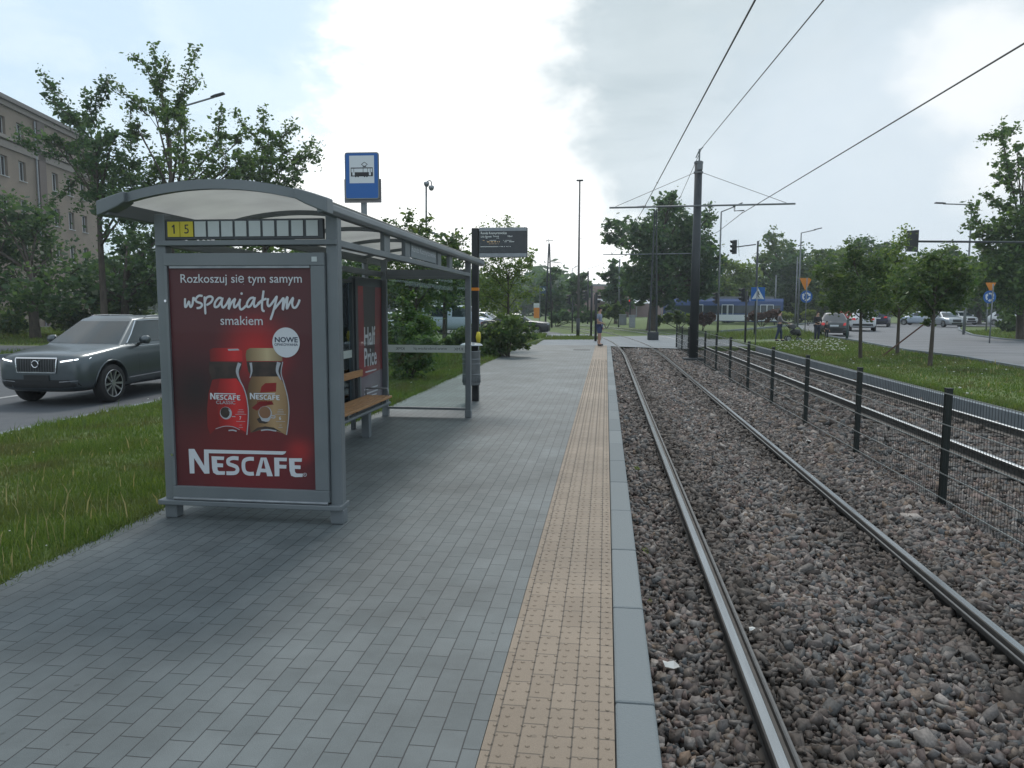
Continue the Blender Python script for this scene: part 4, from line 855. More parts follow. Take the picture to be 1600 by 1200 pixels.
for args in ((0, 3.62, 0.325, 0.014), (0, 3.508, 0.325, 0.014), (0, 3.533, 0.21, 0.055), (-0.15, 3.535, 0.022, 0.05), (0.15, 3.535, 0.03, 0.05), (-0.158, 3.585, 0.008, 0.06), (-0.118, 3.585, 0.006, 0.06), (0.02, 3.585, 0.007, 0.06), (0.085, 3.585, 0.006, 0.06), (0.125, 3.585, 0.006, 0.06), (0.158, 3.585, 0.008, 0.06), (0.04, 3.637, 0.05, 0.012)):
    splate(q, *args, 0.0318, 3)
for x in (-0.09, -0.055, 0.04, 0.075): disc(q, Vector((sx, sy, 3.503))+ux*x+nn*0.0322, 0.014, ux, uz, 10, 3)
cpt = Vector((sx, sy, 3.67))+ux*0.04+nn*0.0324
dm = [cpt+uz*0.032, cpt+ux*0.045, cpt-uz*0.030, cpt-ux*0.045, cpt+uz*0.032]
for a_, b_ in zip(dm, dm[1:]): add_stroke(q, [a_, b_], 0.008, nn, 3)
q.build('sign_plate', [MT['galvpole'], MT['blue'], MT['signwhite'], MT['ink']], t)
# ================================================================== VEHICLES
from mathutils.bvhtree import BVHTree
STY = {
 'suv':   dict(L=4.95, W=1.93, H=1.72, hood=1.02, cowl=1.15, belt=1.12, ws=(1.32, 2.12), rear=(4.82, 4.42), wr=0.385, axles=(0.89, 3.87), zb=0.26, roofw=0.62),
 'hatch': dict(L=4.25, W=1.80, H=1.50, hood=0.86, cowl=0.98, belt=0.95, ws=(1.05, 1.80), rear=(4.12, 3.62), wr=0.315, axles=(0.80, 3.38), zb=0.20, roofw=0.56),
 'sedan': dict(L=4.60, W=1.80, H=1.44, hood=0.84, cowl=0.96, belt=0.93, ws=(1.22, 2.00), rear=(4.02, 3.30), wr=0.315, axles=(0.85, 3.50), zb=0.19, roofw=0.55),
 'van':   dict(L=4.90, W=1.92, H=1.95, hood=1.05, cowl=1.22, belt=1.12, ws=(0.78, 1.45), rear=(4.86, 4.72), wr=0.33, axles=(0.88, 3.90), zb=0.24, roofw=0.74)}
_body = {}
def car_body(sty):
    """painted shell with wheel arches cut out; front at -Y, ground at z = 0"""
    if sty in _body: return _body[sty]
    p = STY[sty]; Ln, Wd = p['L'], p['W']/2; zb, hd, cw, bl = p['zb'], p['hood'], p['cowl'], p['belt']; wsb = p['ws'][0]
    st = [(0.0, .70, zb+.12, hd-.22, hd-.10), (0.05, .84, zb+.04, hd-.12, hd-.02), (0.22, .935, zb, hd-.07, hd+.03), (0.62, .975, zb, hd-.02, hd+.07), (wsb-.25, 1.0, zb, bl-.04, cw-.02), (wsb+.2, 1.0, zb, bl, cw+.03),
          (Ln*.55, 1.0, zb, bl+.01, cw+.04), (Ln-.62, .99, zb, bl+.02, cw+.04), (Ln-.22, .955, zb+.03, bl-.01, cw+.0), (Ln-.05, .90, zb+.10, bl-.08, cw-.06), (Ln, .78, zb+.2, bl-.16, cw-.13)]
    if sty == 'sedan': st[8] = (Ln-.22, .95, zb+.03, bl-.0, cw-.0)
    q = MB(); rings = []
    for y, hw, z0, zs, zt in st:
        w = Wd*hw; half = [(0, z0), (.72*w, z0), (.95*w, z0+.06), (w, z0+.36*(zs-z0)), (.992*w, z0+.74*(zs-z0)), (.955*w, zs), (.82*w, zs+.62*(zt-zs)), (.42*w, zt-.008), (0, zt)]
        ring = half+[(-x, z) for x, z in half[-2:0:-1]]; rings.append([(x, y-Ln/2, z) for x, z in ring])
    n = len(rings[0])
    for r in rings: q.v += r
    for i in range(len(rings)-1):
        for j in range(n): q.f.append((i*n+j, i*n+(j+1) % n, (i+1)*n+(j+1) % n, (i+1)*n+j)); q.m.append(0)
    q.f += [tuple(range(n-1, -1, -1)), tuple(range((len(rings)-1)*n, len(rings)*n))]; q.m += [0, 0]
    o = q.build('shell', MT['trim'], smooth=True, sub=2)
    cutters = []
    for ax in p['axles']:
        for s in (-1, 1):
            c = MB(); c.cyl((s*Wd*1.15, ax-Ln/2, p['wr']), (s*(Wd-.30), ax-Ln/2, p['wr']), p['wr']+.065, n=28); c = c.build('cutter', MT['trim']); cutters.append(c)
            b = o.modifiers.new('arch', 'BOOLEAN'); b.operation = 'DIFFERENCE'; b.object = c; b.solver = 'EXACT'
    dg = bpy.context.evaluated_depsgraph_get(); me = bpy.data.meshes.new_from_object(o.evaluated_get(dg))
    for c in cutters+[o]: bpy.data.objects.remove(c)
    bm = bmesh.new(); bm.from_mesh(me); bmesh.ops.recalc_face_normals(bm, faces=bm.faces); bm.to_mesh(me); tree = BVHTree.FromBMesh(bm); bm.free()
    me.set_sharp_from_angle(angle=R(38))
    # cabin: painted hull with glazing laid 4 mm proud
    H, rw = p['H'], p['roofw']; (a0, a1), (b0, b1) = p['ws'], p['rear']; zt = H-.075; zbt = bl-.02; wb = Wd*.945
    B = [(-wb*.90, a0-.05), (0, a0-.17), (wb*.90, a0-.05), (wb, a0+.55), (wb, (a0+b0)/2), (wb*.99, b0-.5), (wb*.88, b0-.02), (0, b0+.05), (-wb*.88, b0-.02), (-wb*.99, b0-.5), (-wb, (a0+b0)/2), (-wb, a0+.55)]
    T = [(-rw*.95, a1), (0, a1-.07), (rw*.95, a1), (rw, a1+.32), (rw*1.02, (a1+b1)/2), (rw, b1-.28), (rw*.92, b1), (0, b1+.05), (-rw*.92, b1), (-rw, b1-.28), (-rw*1.02, (a1+b1)/2), (-rw, a1+.32)]
    g = MB(); g.v = [(x, y-Ln/2, zbt) for x, y in B]+[(x, y-Ln/2, zt+(0.02 if 2 < i < 6 or 8 < i else -.01)) for i, (x, y) in enumerate(T)]+[(x*.72, (y-(a1+b1)/2)*.86+(a1+b1)/2-Ln/2, H-.01) for x, y in T]
    for k in range(2):
        for j in range(12): g.f.append((12*k+j, 12*k+(j+1) % 12, 12*k+12+(j+1) % 12, 12*k+12+j)); g.m.append(0)
    g.f.append(tuple(range(24, 36))); g.m.append(0)
    go = g.build('cabin', MT['trim'], bevel=0.03, smooth=True); go.modifiers['bevel'].segments = 3; go.modifiers['bevel'].angle_limit = R(12)
    dg = bpy.context.evaluated_depsgraph_get(); gm = bpy.data.meshes.new_from_object(go.evaluated_get(dg)); bpy.data.objects.remove(go); gm.set_sharp_from_angle(angle=R(50))
    bm = bmesh.new(); bm.from_mesh(gm); bmesh.ops.recalc_face_normals(bm, faces=bm.faces); bm.to_mesh(gm); gt = BVHTree.FromBMesh(bm); bm.free()
    _body[sty] = (me, gm, tree, gt); return _body[sty]
def lay(mb, tree, pts, direc, off, mi=0, sub=4):
    """polygon given on a viewing plane, wrapped on to the shell; pts: 4 corners (3D), direc: travel direction"""
    d = Vector(direc); a, b, c, e = [Vector(p_) for p_ in pts]; vs = []; ok = True
    for i in range(sub+1):
        for j in range(sub+1):
            u, v = i/sub, j/sub; p_ = (a*(1-u)+b*u)*(1-v)+(e*(1-u)+c*u)*v
            h = tree.ray_cast(p_-d*3, d)
            if h[0] is None: h = (tree.find_nearest(p_)[0],)
            vs.append(h[0]-d*off)
    n = sub+1
    mb.add(vs, [(i*n+j, (i+1)*n+j, (i+1)*n+j+1, i*n+j+1) for i in range(sub) for j in range(sub)], mi)
def car(label, loc, rz, sty, col, group=None, detail=False, lights=None, name='parked_car'):
    p = STY[sty]; me, gm, tree, gt = car_body(sty); Ln, Wd, H = p['L'], p['W']/2, p['H']; y0 = -Ln/2
    t = thing(name, label, 'van' if sty == 'van' else 'car', loc, group, rz); P_ = PAINT[col]
    def shell(nm, src):
        m = src.copy(); m.materials.clear(); m.materials.append(P_); o = bpy.data.objects.new(nm, m); C.objects.link(o); o.parent = t; return o
    def part(mb, nm, m, parent=None, **k):
        o = mb.build(nm, m, None, **k); o.parent = parent or t; return o
    bd = shell('body', me); cb = shell('cabin', gm)
    bl, zt = p['belt'], H-.075; (a0, a1), (b0, b1) = p['ws'], p['rear']; wb, rw = Wd*.945, p['roofw']
    # glazing
    q = MB(); lay(q, gt, [(-wb*.84, y0, bl+.04), (wb*.84, y0, bl+.04), (rw*.92, y0, zt-.045), (-rw*.92, y0, zt-.045)], (0, 1, 0), 0.006, sub=6); part(q, 'windscreen', MT['carglass'], smooth=True)
    q = MB(); lay(q, gt, [(-wb*.80, y0, bl+.10), (wb*.80, y0, bl+.10), (rw*.88, y0, zt-.06), (-rw*.88, y0, zt-.06)], (0, -1, 0), 0.006, sub=6); part(q, 'rear_window', MT['carglass'], smooth=True)
    ym = (a0+b0)/2
    for s in (-1, 1):
        def sw(y1, y2, y3, y4): # bottom front, bottom rear, top rear, top front
            q = MB(); lay(q, gt, [(s*Wd, y1+y0, bl+.045), (s*Wd, y2+y0, bl+.05), (s*Wd, y3+y0, zt-.035), (s*Wd, y4+y0, zt-.04)], (-s, 0, 0), 0.006, sub=5); part(q, 'side_window', MT['carglass'], smooth=True)
        if sty == 'van': sw(a0+.45, ym-.35, ym-.35, a1+.12)
        else: sw(a0+.26, ym-.06, ym-.10, a1+.10)
        sw(ym+.0, b0-(1.0 if sty == 'suv' else .62), b1-(.62 if sty == 'suv' else .42), ym-.04)
        if sty == 'suv': sw(b0-.93, b0-.40, b1-.16, b1-.56)
    # wheels
    for ax in p['axles']:
        for s in (-1, 1):
            r = p['wr']; cx_, cy_ = s*(Wd-.115), ax+y0
            q = MB(); q.lathe((cx_, cy_, r), [(r*.66, -.11), (r*.93, -.11), (r*.99, -.08), (r, -.03), (r, .03), (r*.99, .08), (r*.93, .11), (r*.66, .11)], 28, axis='x'); w = part(q, 'wheel', MT['tyre'], smooth=True)
            q = MB(); q.lathe((cx_, cy_, r), [(r*.67, s*.112), (r*.70, s*.116), (r*.72, s*.108)], 28, axis='x'); q.lathe((cx_, cy_, r), [(r*.66, s*.05), (0.0, s*.045)], 20, 1, axis='x')
            for k in range(10):
                a = 2*math.pi*k/10; e = 0.05*(1 if k % 2 else -1)
                i0 = Vector((cx_+s*.095, cy_+r*.10*math.cos(a), r+r*.10*math.sin(a))); i1 = Vector((cx_+s*.108, cy_+r*.68*math.cos(a+e), r+r*.68*math.sin(a+e))); n_ = Vector((0, -math.sin(a), math.cos(a)))
                q.prism([i0-n_*.012, i1-n_*.022, i1+n_*.022, i0+n_*.012], (-s*.03, 0, 0))
            q.cyl((cx_+s*.07, cy_, r), (cx_+s*.105, cy_, r), r*.16, n=14); part(q, 'rim', [MT['rim'], MT['trim']], w)
    # front: lamps, grille, lower intake, plate
    hd = p['hood']
    for s in (-1, 1):
        q = MB(); lay(q, tree, [(s*.46, y0, hd-.20), (s*Wd*.93, y0, hd-.155), (s*Wd*.94, y0, hd-.035), (s*.50, y0, hd-.115)], (0, 1, 0), .006, sub=5); hl = part(q, 'headlight', MT['lampglass'], smooth=True)
        q = MB(); lay(q, tree, [(s*.50, y0, hd-.165), (s*Wd*.90, y0, hd-.105), (s*Wd*.90, y0, hd-.085), (s*.50, y0, hd-.140)], (0, 1, 0), .012, sub=4); part(q, 'lamp_strip', MT['led'] if lights == 'front' else MT['signwhite'], hl)
    q = MB(); lay(q, tree, [(-.40, y0, hd-.36), (.40, y0, hd-.36), (.42, y0, hd-.09), (-.42, y0, hd-.09)], (0, 1, 0), .006, sub=6); gr_ = part(q, 'grille', MT['trim'], smooth=True)
    q = MB(); lay(q, tree, [(-.72, y0, p['zb']+.10), (.72, y0, p['zb']+.10), (.66, y0, p['zb']+.26), (-.66, y0, p['zb']+.26)], (0, 1, 0), .005, sub=6); part(q, 'lower_intake', MT['trim'], smooth=True)
    if detail:
        q = MB()
        for i in range(15): x = -.37+i*.0529; lay(q, tree, [(x-.006, y0, hd-.345), (x+.006, y0, hd-.345), (x+.006, y0, hd-.105), (x-.006, y0, hd-.105)], (0, 1, 0), .016, sub=2)
        part(q, 'grille_bars', MT['railbar'], gr_); q = MB()
        fr = [(-.40, hd-.36), (.40, hd-.36), (.425, hd-.085), (-.425, hd-.085)]
        for (xa, za), (xb, zb_) in zip(fr, fr[1:]+fr[:1]):
            L_ = math.hypot(xb-xa, zb_-za); nx_, nz_ = -(zb_-za)/L_*.012, (xb-xa)/L_*.012
            lay(q, tree, [(xa-nx_, y0, za-nz_), (xb-nx_, y0, zb_-nz_), (xb+nx_, y0, zb_+nz_), (xa+nx_, y0, za+nz_)], (0, 1, 0), .018, sub=6)
        part(q, 'grille_surround', MT['chrome'], gr_)
        q = MB(); h = tree.ray_cast(Vector((0, y0-2, hd-.2)), Vector((0, 1, 0)))[0]; ey = h.y-.03
        q.tube([(.065*math.cos(a*.2618), ey, hd-.2+.065*math.sin(a*.2618)) for a in range(25)], .012, 6)
        q.prism([(.045, ey-.006, hd-.165), (.06, ey-.006, hd-.18), (.105, ey-.006, hd-.125), (.095, ey-.006, hd-.115)], (0, .012, 0)); disc(q, (0, ey, hd-.2), .05, (1, 0, 0), (0, 0, 1), 16, 1)
        part(q, 'emblem', [MT['chrome'], MT['trim']], gr_)
        q = MB(); lay(q, tree, [(-.26, y0, .50), (.26, y0, .50), (.26, y0, .61), (-.26, y0, .61)], (0, 1, 0), .02, sub=1); part(q, 'number_plate', MT['trim'])
        for s in (-1, 1):
            q = MB(); lay(q, tree, [(s*.46, y0, .475), (s*.80, y0, .50), (s*.80, y0, .515), (s*.46, y0, .49)], (0, 1, 0), .012, sub=4); part(q, 'chrome_strip', MT['chrome'])
            q = MB(); lay(q, tree, [(s*.55, y0, .37), (s*.82, y0, .40), (s*.80, y0, .47), (s*.50, y0, .46)], (0, 1, 0), .006, sub=4); part(q, 'fog_lamp_recess', MT['trim'])
            q = MB(); q.tube([(s*(rw+.02), a1+.35+y0, zt+.03), (s*(rw+.035), a1+.5+y0, zt+.065), (s*(rw+.04), ym+y0, zt+.075), (s*(rw+.03), b1-.45+y0, zt+.06), (s*(rw+.01), b1-.3+y0, zt+.025)], .014, 6); part(q, 'roof_rail', MT['galv'], smooth=True)
            q = MB()
            pth = [(a0+.22, bl+.035), (a0+.50, bl+.22), (a1+.06, zt-.03), (a1+.5, zt-.02), (ym, zt-.02), (b1-.5, zt-.04), (b0-.35, bl+.06)]
            pv = []
            for yy, zz in pth:
                hh = gt.ray_cast(Vector((s*3, yy+y0, zz)), Vector((-s, 0, 0)))[0] or gt.find_nearest(Vector((s*.8, yy+y0, zz)))[0]; pv.append(hh+Vector((s*.006, 0, 0)))
            q.tube(pv, .011, 6); lay(q, tree, [(s*Wd, a0+.42+y0, bl-.035), (s*Wd, b0-.35+y0, bl-.02), (s*Wd, b0-.35+y0, bl-.005), (s*Wd, a0+.42+y0, bl-.02)], (-s, 0, 0), .008, sub=6); part(q, 'window_trim', MT['chrome'])
            q = MB(); lay(q, tree, [(s*Wd, p['axles'][0]+.52+y0, .45), (s*Wd, p['axles'][1]-.55+y0, .49), (s*Wd, p['axles'][1]-.55+y0, .515), (s*Wd, p['axles'][0]+.52+y0, .475)], (-s, 0, 0), .010, sub=6)
            lay(q, tree, [(s*Wd, p['axles'][0]+.48+y0, .285), (s*Wd, p['axles'][1]-.48+y0, .285), (s*Wd, p['axles'][1]-.48+y0, .31), (s*Wd, p['axles'][0]+.48+y0, .31)], (-s, 0, 0), .012, sub=6); part(q, 'sill_trim', MT['chrome'])
            for yy in (a0+.42, ym-.02, ym+.95): q = MB(); lay(q, tree, [(s*Wd, yy+y0, .40), (s*Wd, yy+.008+y0, .40), (s*Wd, yy+.008+y0, bl-.04), (s*Wd, yy+y0, bl-.04)], (-s, 0, 0), .003, sub=4); part(q, 'door_gap', MT['trim'])
            for yy in (ym-.22, ym+.78): q = MB(); q.box((s*(Wd+.002), yy+y0, bl-.14), (.03, .19, .03)); part(q, 'door_handle', P_, bevel=.008)
            # arch lip
            for ax in p['axles']:
                q = MB(); pv = []
                for k in range(13):
                    a = math.pi*k/12; yy, zz = ax+y0+(p['wr']+.085)*math.cos(a), p['wr']+(p['wr']+.085)*math.sin(a)
                    hh = tree.ray_cast(Vector((s*3, yy, zz)), Vector((-s, 0, 0)))[0]; pv.append((hh if hh else Vector((s*Wd, yy, zz)))+Vector((s*.003, 0, 0)))
                q.tube(pv, .017, 6); part(q, 'arch_lip', P_, smooth=True)
    for s in (-1, 1):
        q = MB(); q.lathe((s*(Wd+.10), a0+.52+y0, bl+.10), [(0, -.12), (.065, -.11), (.085, -.03), (.085, .06), (.06, .08), (0, .08)], 12, axis='x'); q.v = [(x, y0+a0+.52+(y-y0-a0-.52)*.9, z) for x, y, z in q.v]
        m_ = part(q, 'wing_mirror', P_, smooth=True); q = MB(); q.prism([(s*(Wd-.07), a0+.47+y0, bl+.0), (s*(Wd-.07), a0+.58+y0, bl+.0), (s*(Wd+.10), a0+.57+y0, bl+.045), (s*(Wd+.10), a0+.48+y0, bl+.045)], (0, 0, .03)); part(q, 'mirror_arm', MT['trim'], m_)
        q = MB(); z1 = bl-.02; lay(q, tree, [(s*.50, Ln/2, z1-.24), (s*Wd*.9, Ln/2, z1-.20), (s*Wd*.9, Ln/2, z1-.04), (s*.56, Ln/2, z1-.07)], (0, -1, 0), .008, sub=4); part(q, 'tail_light', MT['taillamp'], smooth=True)
    q = MB(); lay(q, tree, [(-.72, Ln/2, p['zb']+.18), (.72, Ln/2, p['zb']+.18), (.70, Ln/2, p['zb']+.34), (-.70, Ln/2, p['zb']+.34)], (0, -1, 0), .006, sub=5); part(q, 'rear_bumper_trim', MT['trim'])
    q = MB(); lay(q, tree, [(-.25, Ln/2, bl-.32), (.25, Ln/2, bl-.32), (.25, Ln/2, bl-.21), (-.25, Ln/2, bl-.21)], (0, -1, 0), .012, sub=2); part(q, 'rear_plate', MT['signwhite'])
    return t
car('dark grey estate SUV with lit headlights on the near road', (-10.72, 15.55, -0.30), 0.0, 'suv', 'grey', detail=True, lights='front', name='moving_car')
def car_at(px, py, z, face, sty, col, label, group, lights=None, dd=0.0):
    """px,py: point on the ground under the middle of the car as seen"""
    g_ = at(px, py, z=z); d_ = (g_-Vector((0, 0, EYE))); d_.z = 0; d_.normalize(); g_ = g_+d_*dd
    return car(label, (g_.x, g_.y, z), face, sty, col, group, lights=lights)
GR = 'cars on the roundabout'; GP = 'cars parked and queueing beyond the shelter'
ang = lambda px: math.atan2(-Vector(ray(px, 500)).x, Vector(ray(px, 500)).y)   # heading straight away from the viewer
AW = math.pi
car_at(1301, 526, RZ, AW+ang(1301)+0.03, 'hatch', 'midgrey', 'mid grey hatchback seen from behind next to the dark-haired pedestrian in black', GR, dd=2.2)
car_at(1346, 518, RZ, AW+ang(1346)+0.03, 'suv', 'white', 'white SUV seen from behind with red tail lamps behind the young tree', GR, dd=2.2)
car_at(1373, 511, RZ, AW+ang(1373)-0.05, 'van', 'darkblue', 'dark blue people carrier ahead of the white SUV', GR, dd=2)
car_at(1319, 506.5, RZ, AW+ang(1319), 'hatch', 'red', 'small red hatchback ahead between the grey car and the white SUV', GR, dd=2)
car_at(1437, 508, RZ, AW+ang(1437)+1.2, 'hatch', 'paleblue', 'pale blue hatchback turning at the far lawn edge', GR)
car_at(1474, 511, RZ, ang(1474)+0.55, 'hatch', 'silver', 'silver hatchback entering the roundabout behind the rightmost young trunk', GR)
car_at(1501, 507, RZ, ang(1501)+0.5, 'hatch', 'white', 'white hatchback queueing behind the silver one', GR)
car_at(1520, 503, RZ, ang(1520)+0.6, 'sedan', 'silver', 'silver saloon at the back of the queue near the grey lamp post', GR)
car_at(1502, 499.5, RZ, ang(1502)+0.8, 'van', 'white', 'white van farthest back in the queue', GR)
car_at(1578, 508.5, RZ, ang(1578)+1.2, 'hatch', 'white', 'white hatchback beyond the island shrub', GR)
car_at(1240, 500, -0.22, ang(1240)+1.45, 'hatch', 'silver', 'silver hatchback side on between the lime shrubs', GR)
car_at(713, 521, -0.2, ang(713)+1.25, 'van', 'paleblue', 'pale van with dark window seen between the shrubs through the end glass', GP)
car_at(756, 520, -0.2, ang(756)+1.2, 'hatch', 'silver', 'silver hatchback half hidden by the black display pole', GP)
car_at(806, 523, -0.2, ang(806)+1.45, 'sedan', 'black', 'black saloon with pale bonnet glare poking out past the shrub', GP)
car_at(535, 541, -0.30, ang(535), 'van', 'silver', 'silver van coming down the road seen through the shelter glass', GP, dd=1.5)
car_at(622, 523, -0.2, ang(622)+1.3, 'hatch', 'white', 'white hatchback behind the tree seen through the end glass', GP)
# tram on the far line
a, b = at(1036, 481, d=88), at(1224, 481, d=84); dv = (b-a); dv.z = 0; Lt = dv.length; u_ = dv.normalized(); nv = Vector((u_.y, -u_.x, 0))
t = thing('tram', 'blue and white articulated tram passing behind the lawn with white framed doors', 'tram', (a.x, a.y, -0.2))
def tq(x, off, z): return a+u_*x+nv*off+Vector((0, 0, z*.86-EYE-0.2))
q = MB(); sec = [(0, .35), (0.05, .9), (0.05, 2.2), (-.05, 3.0), (-.35, 3.35), (-2.05, 3.35), (-2.35, 3.0), (-2.4, .9), (-2.4, .35)]
q.prism([tq(0.6, o_, z_) for o_, z_ in sec], u_*(Lt-.6)); q.prism([tq(0, o_*.8-.25, z_*.95+.05) for o_, z_ in sec], u_*.7); q.build('body', mat('tram_blue', (0.010, 0.045, 0.16), 0.4, coat=0.2), t)
q = MB(); q.prism([tq(0, .055, .45), tq(Lt, .055, .45), tq(Lt, .055, 1.25), tq(0, .055, 1.25)], nv*.02); q.build('side_skirt', MT['signwhite'], t)
q = MB(); q.prism([tq(.3, .05, 1.45), tq(Lt-.3, .05, 1.45), tq(Lt-.3, .02, 2.45), tq(.3, .02, 2.45)], nv*.03); q.build('window_band', MT['carglass'], t)
q = MB(); q.prism([tq(1, -.6, 3.352), tq(Lt-1, -.6, 3.352), tq(Lt-1, -1.8, 3.352), tq(1, -1.8, 3.352)], (0, 0, .25)); q.build('roof_unit', MT['galvpole'], t)
for px in (1031.5, 1093, 1133, 1141, 1193, 1203):
    x = (at(px, 481, d=86)-a).dot(u_)
    if 0.5 < x < Lt-.8:
        q = MB()
        for s_ in (-.36, .30): q.prism([tq(x+s_, .085, .55), tq(x+s_+.06, .085, .55), tq(x+s_+.06, .085, 2.5), tq(x+s_, .085, 2.5)], nv*.02)
        q.prism([tq(x-.36, .085, 2.5), tq(x+.36, .085, 2.5), tq(x+.36, .085, 2.58), tq(x-.36, .085, 2.58)], nv*.02); q.build('door_frame', MT['signwhite'], t)
# ================================================================== PEOPLE
def skin_obj(name, verts, edges, radii, m, parent, root=0):
    me = bpy.data.meshes.new(name); me.from_pydata([tuple(v) for v in verts], edges, []); o = bpy.data.objects.new(name, me); C.objects.link(o)
    o.modifiers.new('skin', 'SKIN'); o.modifiers.new('sub', 'SUBSURF').levels = 1
    for i, r in enumerate(radii):
        sv = me.skin_vertices[0].data[i]; sv.radius = (r, r) if not isinstance(r, tuple) else r; sv.use_root = (i == root)
    dg = bpy.context.evaluated_depsgraph_get(); m2 = bpy.data.meshes.new_from_object(o.evaluated_get(dg)); bpy.data.objects.remove(o)
    m2.materials.clear(); m2.materials.append(m); m2.polygons.foreach_set('use_smooth', [True]*len(m2.polygons))
    o = bpy.data.objects.new(name, m2); C.objects.link(o); o.parent = parent; return o
def person(label, loc, rz, h=1.72, top=(0.2, 0.25, 0.4), legs=(0.02, 0.03, 0.08), shorts=False, longsleeve=False, arms=None, stride=0.0, group='pedestrians', shoe=(0.02, 0.02, 0.022), longhair=False):
    """faces -Y before turning; arms: hand targets"""
    t = thing('person', label, 'person', loc, group, rz); k = h/1.72
    J = lambda x, y, z: Vector((x*k, y*k, z*k))
    arms = arms or [((-.25, .0, 1.13), (-.25, -.08, .90)), ((.25, .0, 1.13), (.25, -.08, .90))]
    V = [J(0, 0, .94), J(0, -.005, 1.12), J(0, 0, 1.34), J(0, .01, 1.49), J(0, -.01, 1.57), J(0, -.015, 1.66), J(0, -.005, 1.71)]; Rr = [.115, .105, .12, .052, .072, .085, .045]; E = [(0, 1), (1, 2), (2, 3), (3, 4), (4, 5), (5, 6)]
    i = len(V); V += [J(0, -.115, 1.615)]; Rr += [.014]; E += [(5, i)]                                    # nose
    leg_idx, arm_idx = [], []
    for s in (-1, 1):
        i = len(V); sy = stride*s; V += [J(s*.095, 0, .90), J(s*.10, -.015-sy*.45, .50), J(s*.10, .02-sy*.7+.05*abs(stride), .09), J(s*.11, -.15-sy*.7, .035)]; Rr += [.095, .062, .042, .036]; E += [(0, i), (i, i+1), (i+1, i+2), (i+2, i+3)]; leg_idx.append(i)
    for n_, s in enumerate((-1, 1)):
        el, wr = arms[n_]; i = len(V); w = J(*wr); e_ = J(*el); d = (w-e_).normalized()
        V += [J(s*.175, 0, 1.42), e_, w, w+d*.07*k]; Rr += [.058, .042, .028, .034]; E += [(2, i), (i, i+1), (i+1, i+2), (i+2, i+3)]; arm_idx.append(i)
        sd_ = Vector((0, 0, 1)).cross(d) if abs(d.z) < .9 else Vector((0, 1, 0)); sd_.normalize()
        for f_, (o_, l_) in enumerate(((-.028, .065), (-.009, .08), (.010, .075), (.027, .06))):
            b_ = len(V); V += [w+d*.10*k+sd_*o_, w+d*(.10+l_)*k+sd_*o_*1.2+Vector((0, 0, -.012))]; Rr += [.011, .008]; E += [(i+3, b_), (b_, b_+1)]
        b_ = len(V); V += [w+d*.06*k-sd_*.05]; Rr += [.012]; E += [(i+3, b_)]                              # thumb
    Rr = [r*k for r in Rr]
    skin_obj('body', V, E, Rr, MT['skin'], t)
    M_top = mat('top_cloth', top, 0.9); M_leg = mat('leg_cloth', legs, 0.9)
    vs = [V[0]+J(0, 0, -.02), V[1], V[2], J(0, .005, 1.445)]; rr = [.135*k, .125*k, .142*k, .075*k]; es = [(0, 1), (1, 2), (2, 3)]
    for a_ in arm_idx:
        b_ = len(vs); vs += [V[a_], V[a_+1] if longsleeve else V[a_].lerp(V[a_+1], .75)]; rr += [.075*k, .056*k]; es += [(2, b_), (b_, b_+1)]
        if longsleeve: vs += [V[a_+2]]; rr += [.042*k]; es += [(b_+1, b_+2)]
    skin_obj('jacket' if longsleeve else 'shirt', vs, es, rr, M_top, t)
    vs = [V[0]+J(0, 0, .03)]; rr = [.132*k]; es = []
    for l_ in leg_idx:
        b_ = len(vs); vs += [V[l_], V[l_+1] if not shorts else V[l_].lerp(V[l_+1], .92)]; rr += [.112*k, .082*k if not shorts else .088*k]; es += [(0, b_), (b_, b_+1)]
        if not shorts: vs += [V[l_+2]]; rr += [.058*k]; es += [(b_+1, b_+2)]
    skin_obj('shorts' if shorts else 'trousers', vs, es, rr, M_leg, t)
    for l_ in leg_idx: skin_obj('shoe', [V[l_+2]+J(0, .03, -.04), V[l_+3]+J(0, -.02, .0)], [(0, 1)], [.052*k, .046*k], mat('shoe_dark', shoe, 0.7), t)
    hv = [V[5]+J(0, .03, .02), V[6]+J(0, .005, .012), V[4]+J(0, .045, .0)]; hr = [.085*k, .06*k, .06*k]; he = [(0, 1), (0, 2)]
    if longhair: hv += [J(0, .06, 1.42)]; hr += [.06*k]; he += [(2, 3)]
    skin_obj('hair', hv, he, hr, MT['hair'], t); return t
g_ = at(936.5, 538, z=0.0)
person('person in pale blue shirt and blue shorts standing at the platform end', (g_.x, 32.7, 0.0), math.pi/2-0.3, 1.60, (0.24, 0.28, 0.36), (0.05, 0.07, 0.16), shorts=True, arms=[((-.24, .02, 1.13), (-.15, -.18, 1.05)), ((.24, .02, 1.13), (.23, -.06, .88))])
g_ = at(1217, 533, z=-0.2)
person('person in grey top pushing a dark pushchair on the footpath', (g_.x, g_.y, -0.2), math.pi/2-YAW+0.1, 1.66, (0.16, 0.15, 0.17), (0.02, 0.035, 0.08), longsleeve=True, arms=[((-.23, -.10, 1.15), (-.20, -.42, 1.05)), ((.23, -.10, 1.15), (.20, -.42, 1.05))], stride=0.25)
g2 = at(1240, 533, z=-0.2)
t = thing('pushchair', 'black pushchair with grey wheels pushed along the footpath', 'pushchair', (g2.x, g2.y, -0.2), None, math.pi/2-YAW+0.1)
def lp(mb, nm, m, **k): o = mb.build(nm, m, None, **k); o.parent = t; return o
q = MB()
for s in (-.24, .24): q.tube([(s, .48, 1.02), (s, .30, .80), (s, -.25, .16)], .016, 6); q.tube([(s, .32, .16), (s, .02, .52), (s, -.15, .62)], .016, 6)
q.tube([(-.24, .48, 1.02), (.24, .48, 1.02)], .02, 6); lp(q, 'frame', MT['blackmetal'])
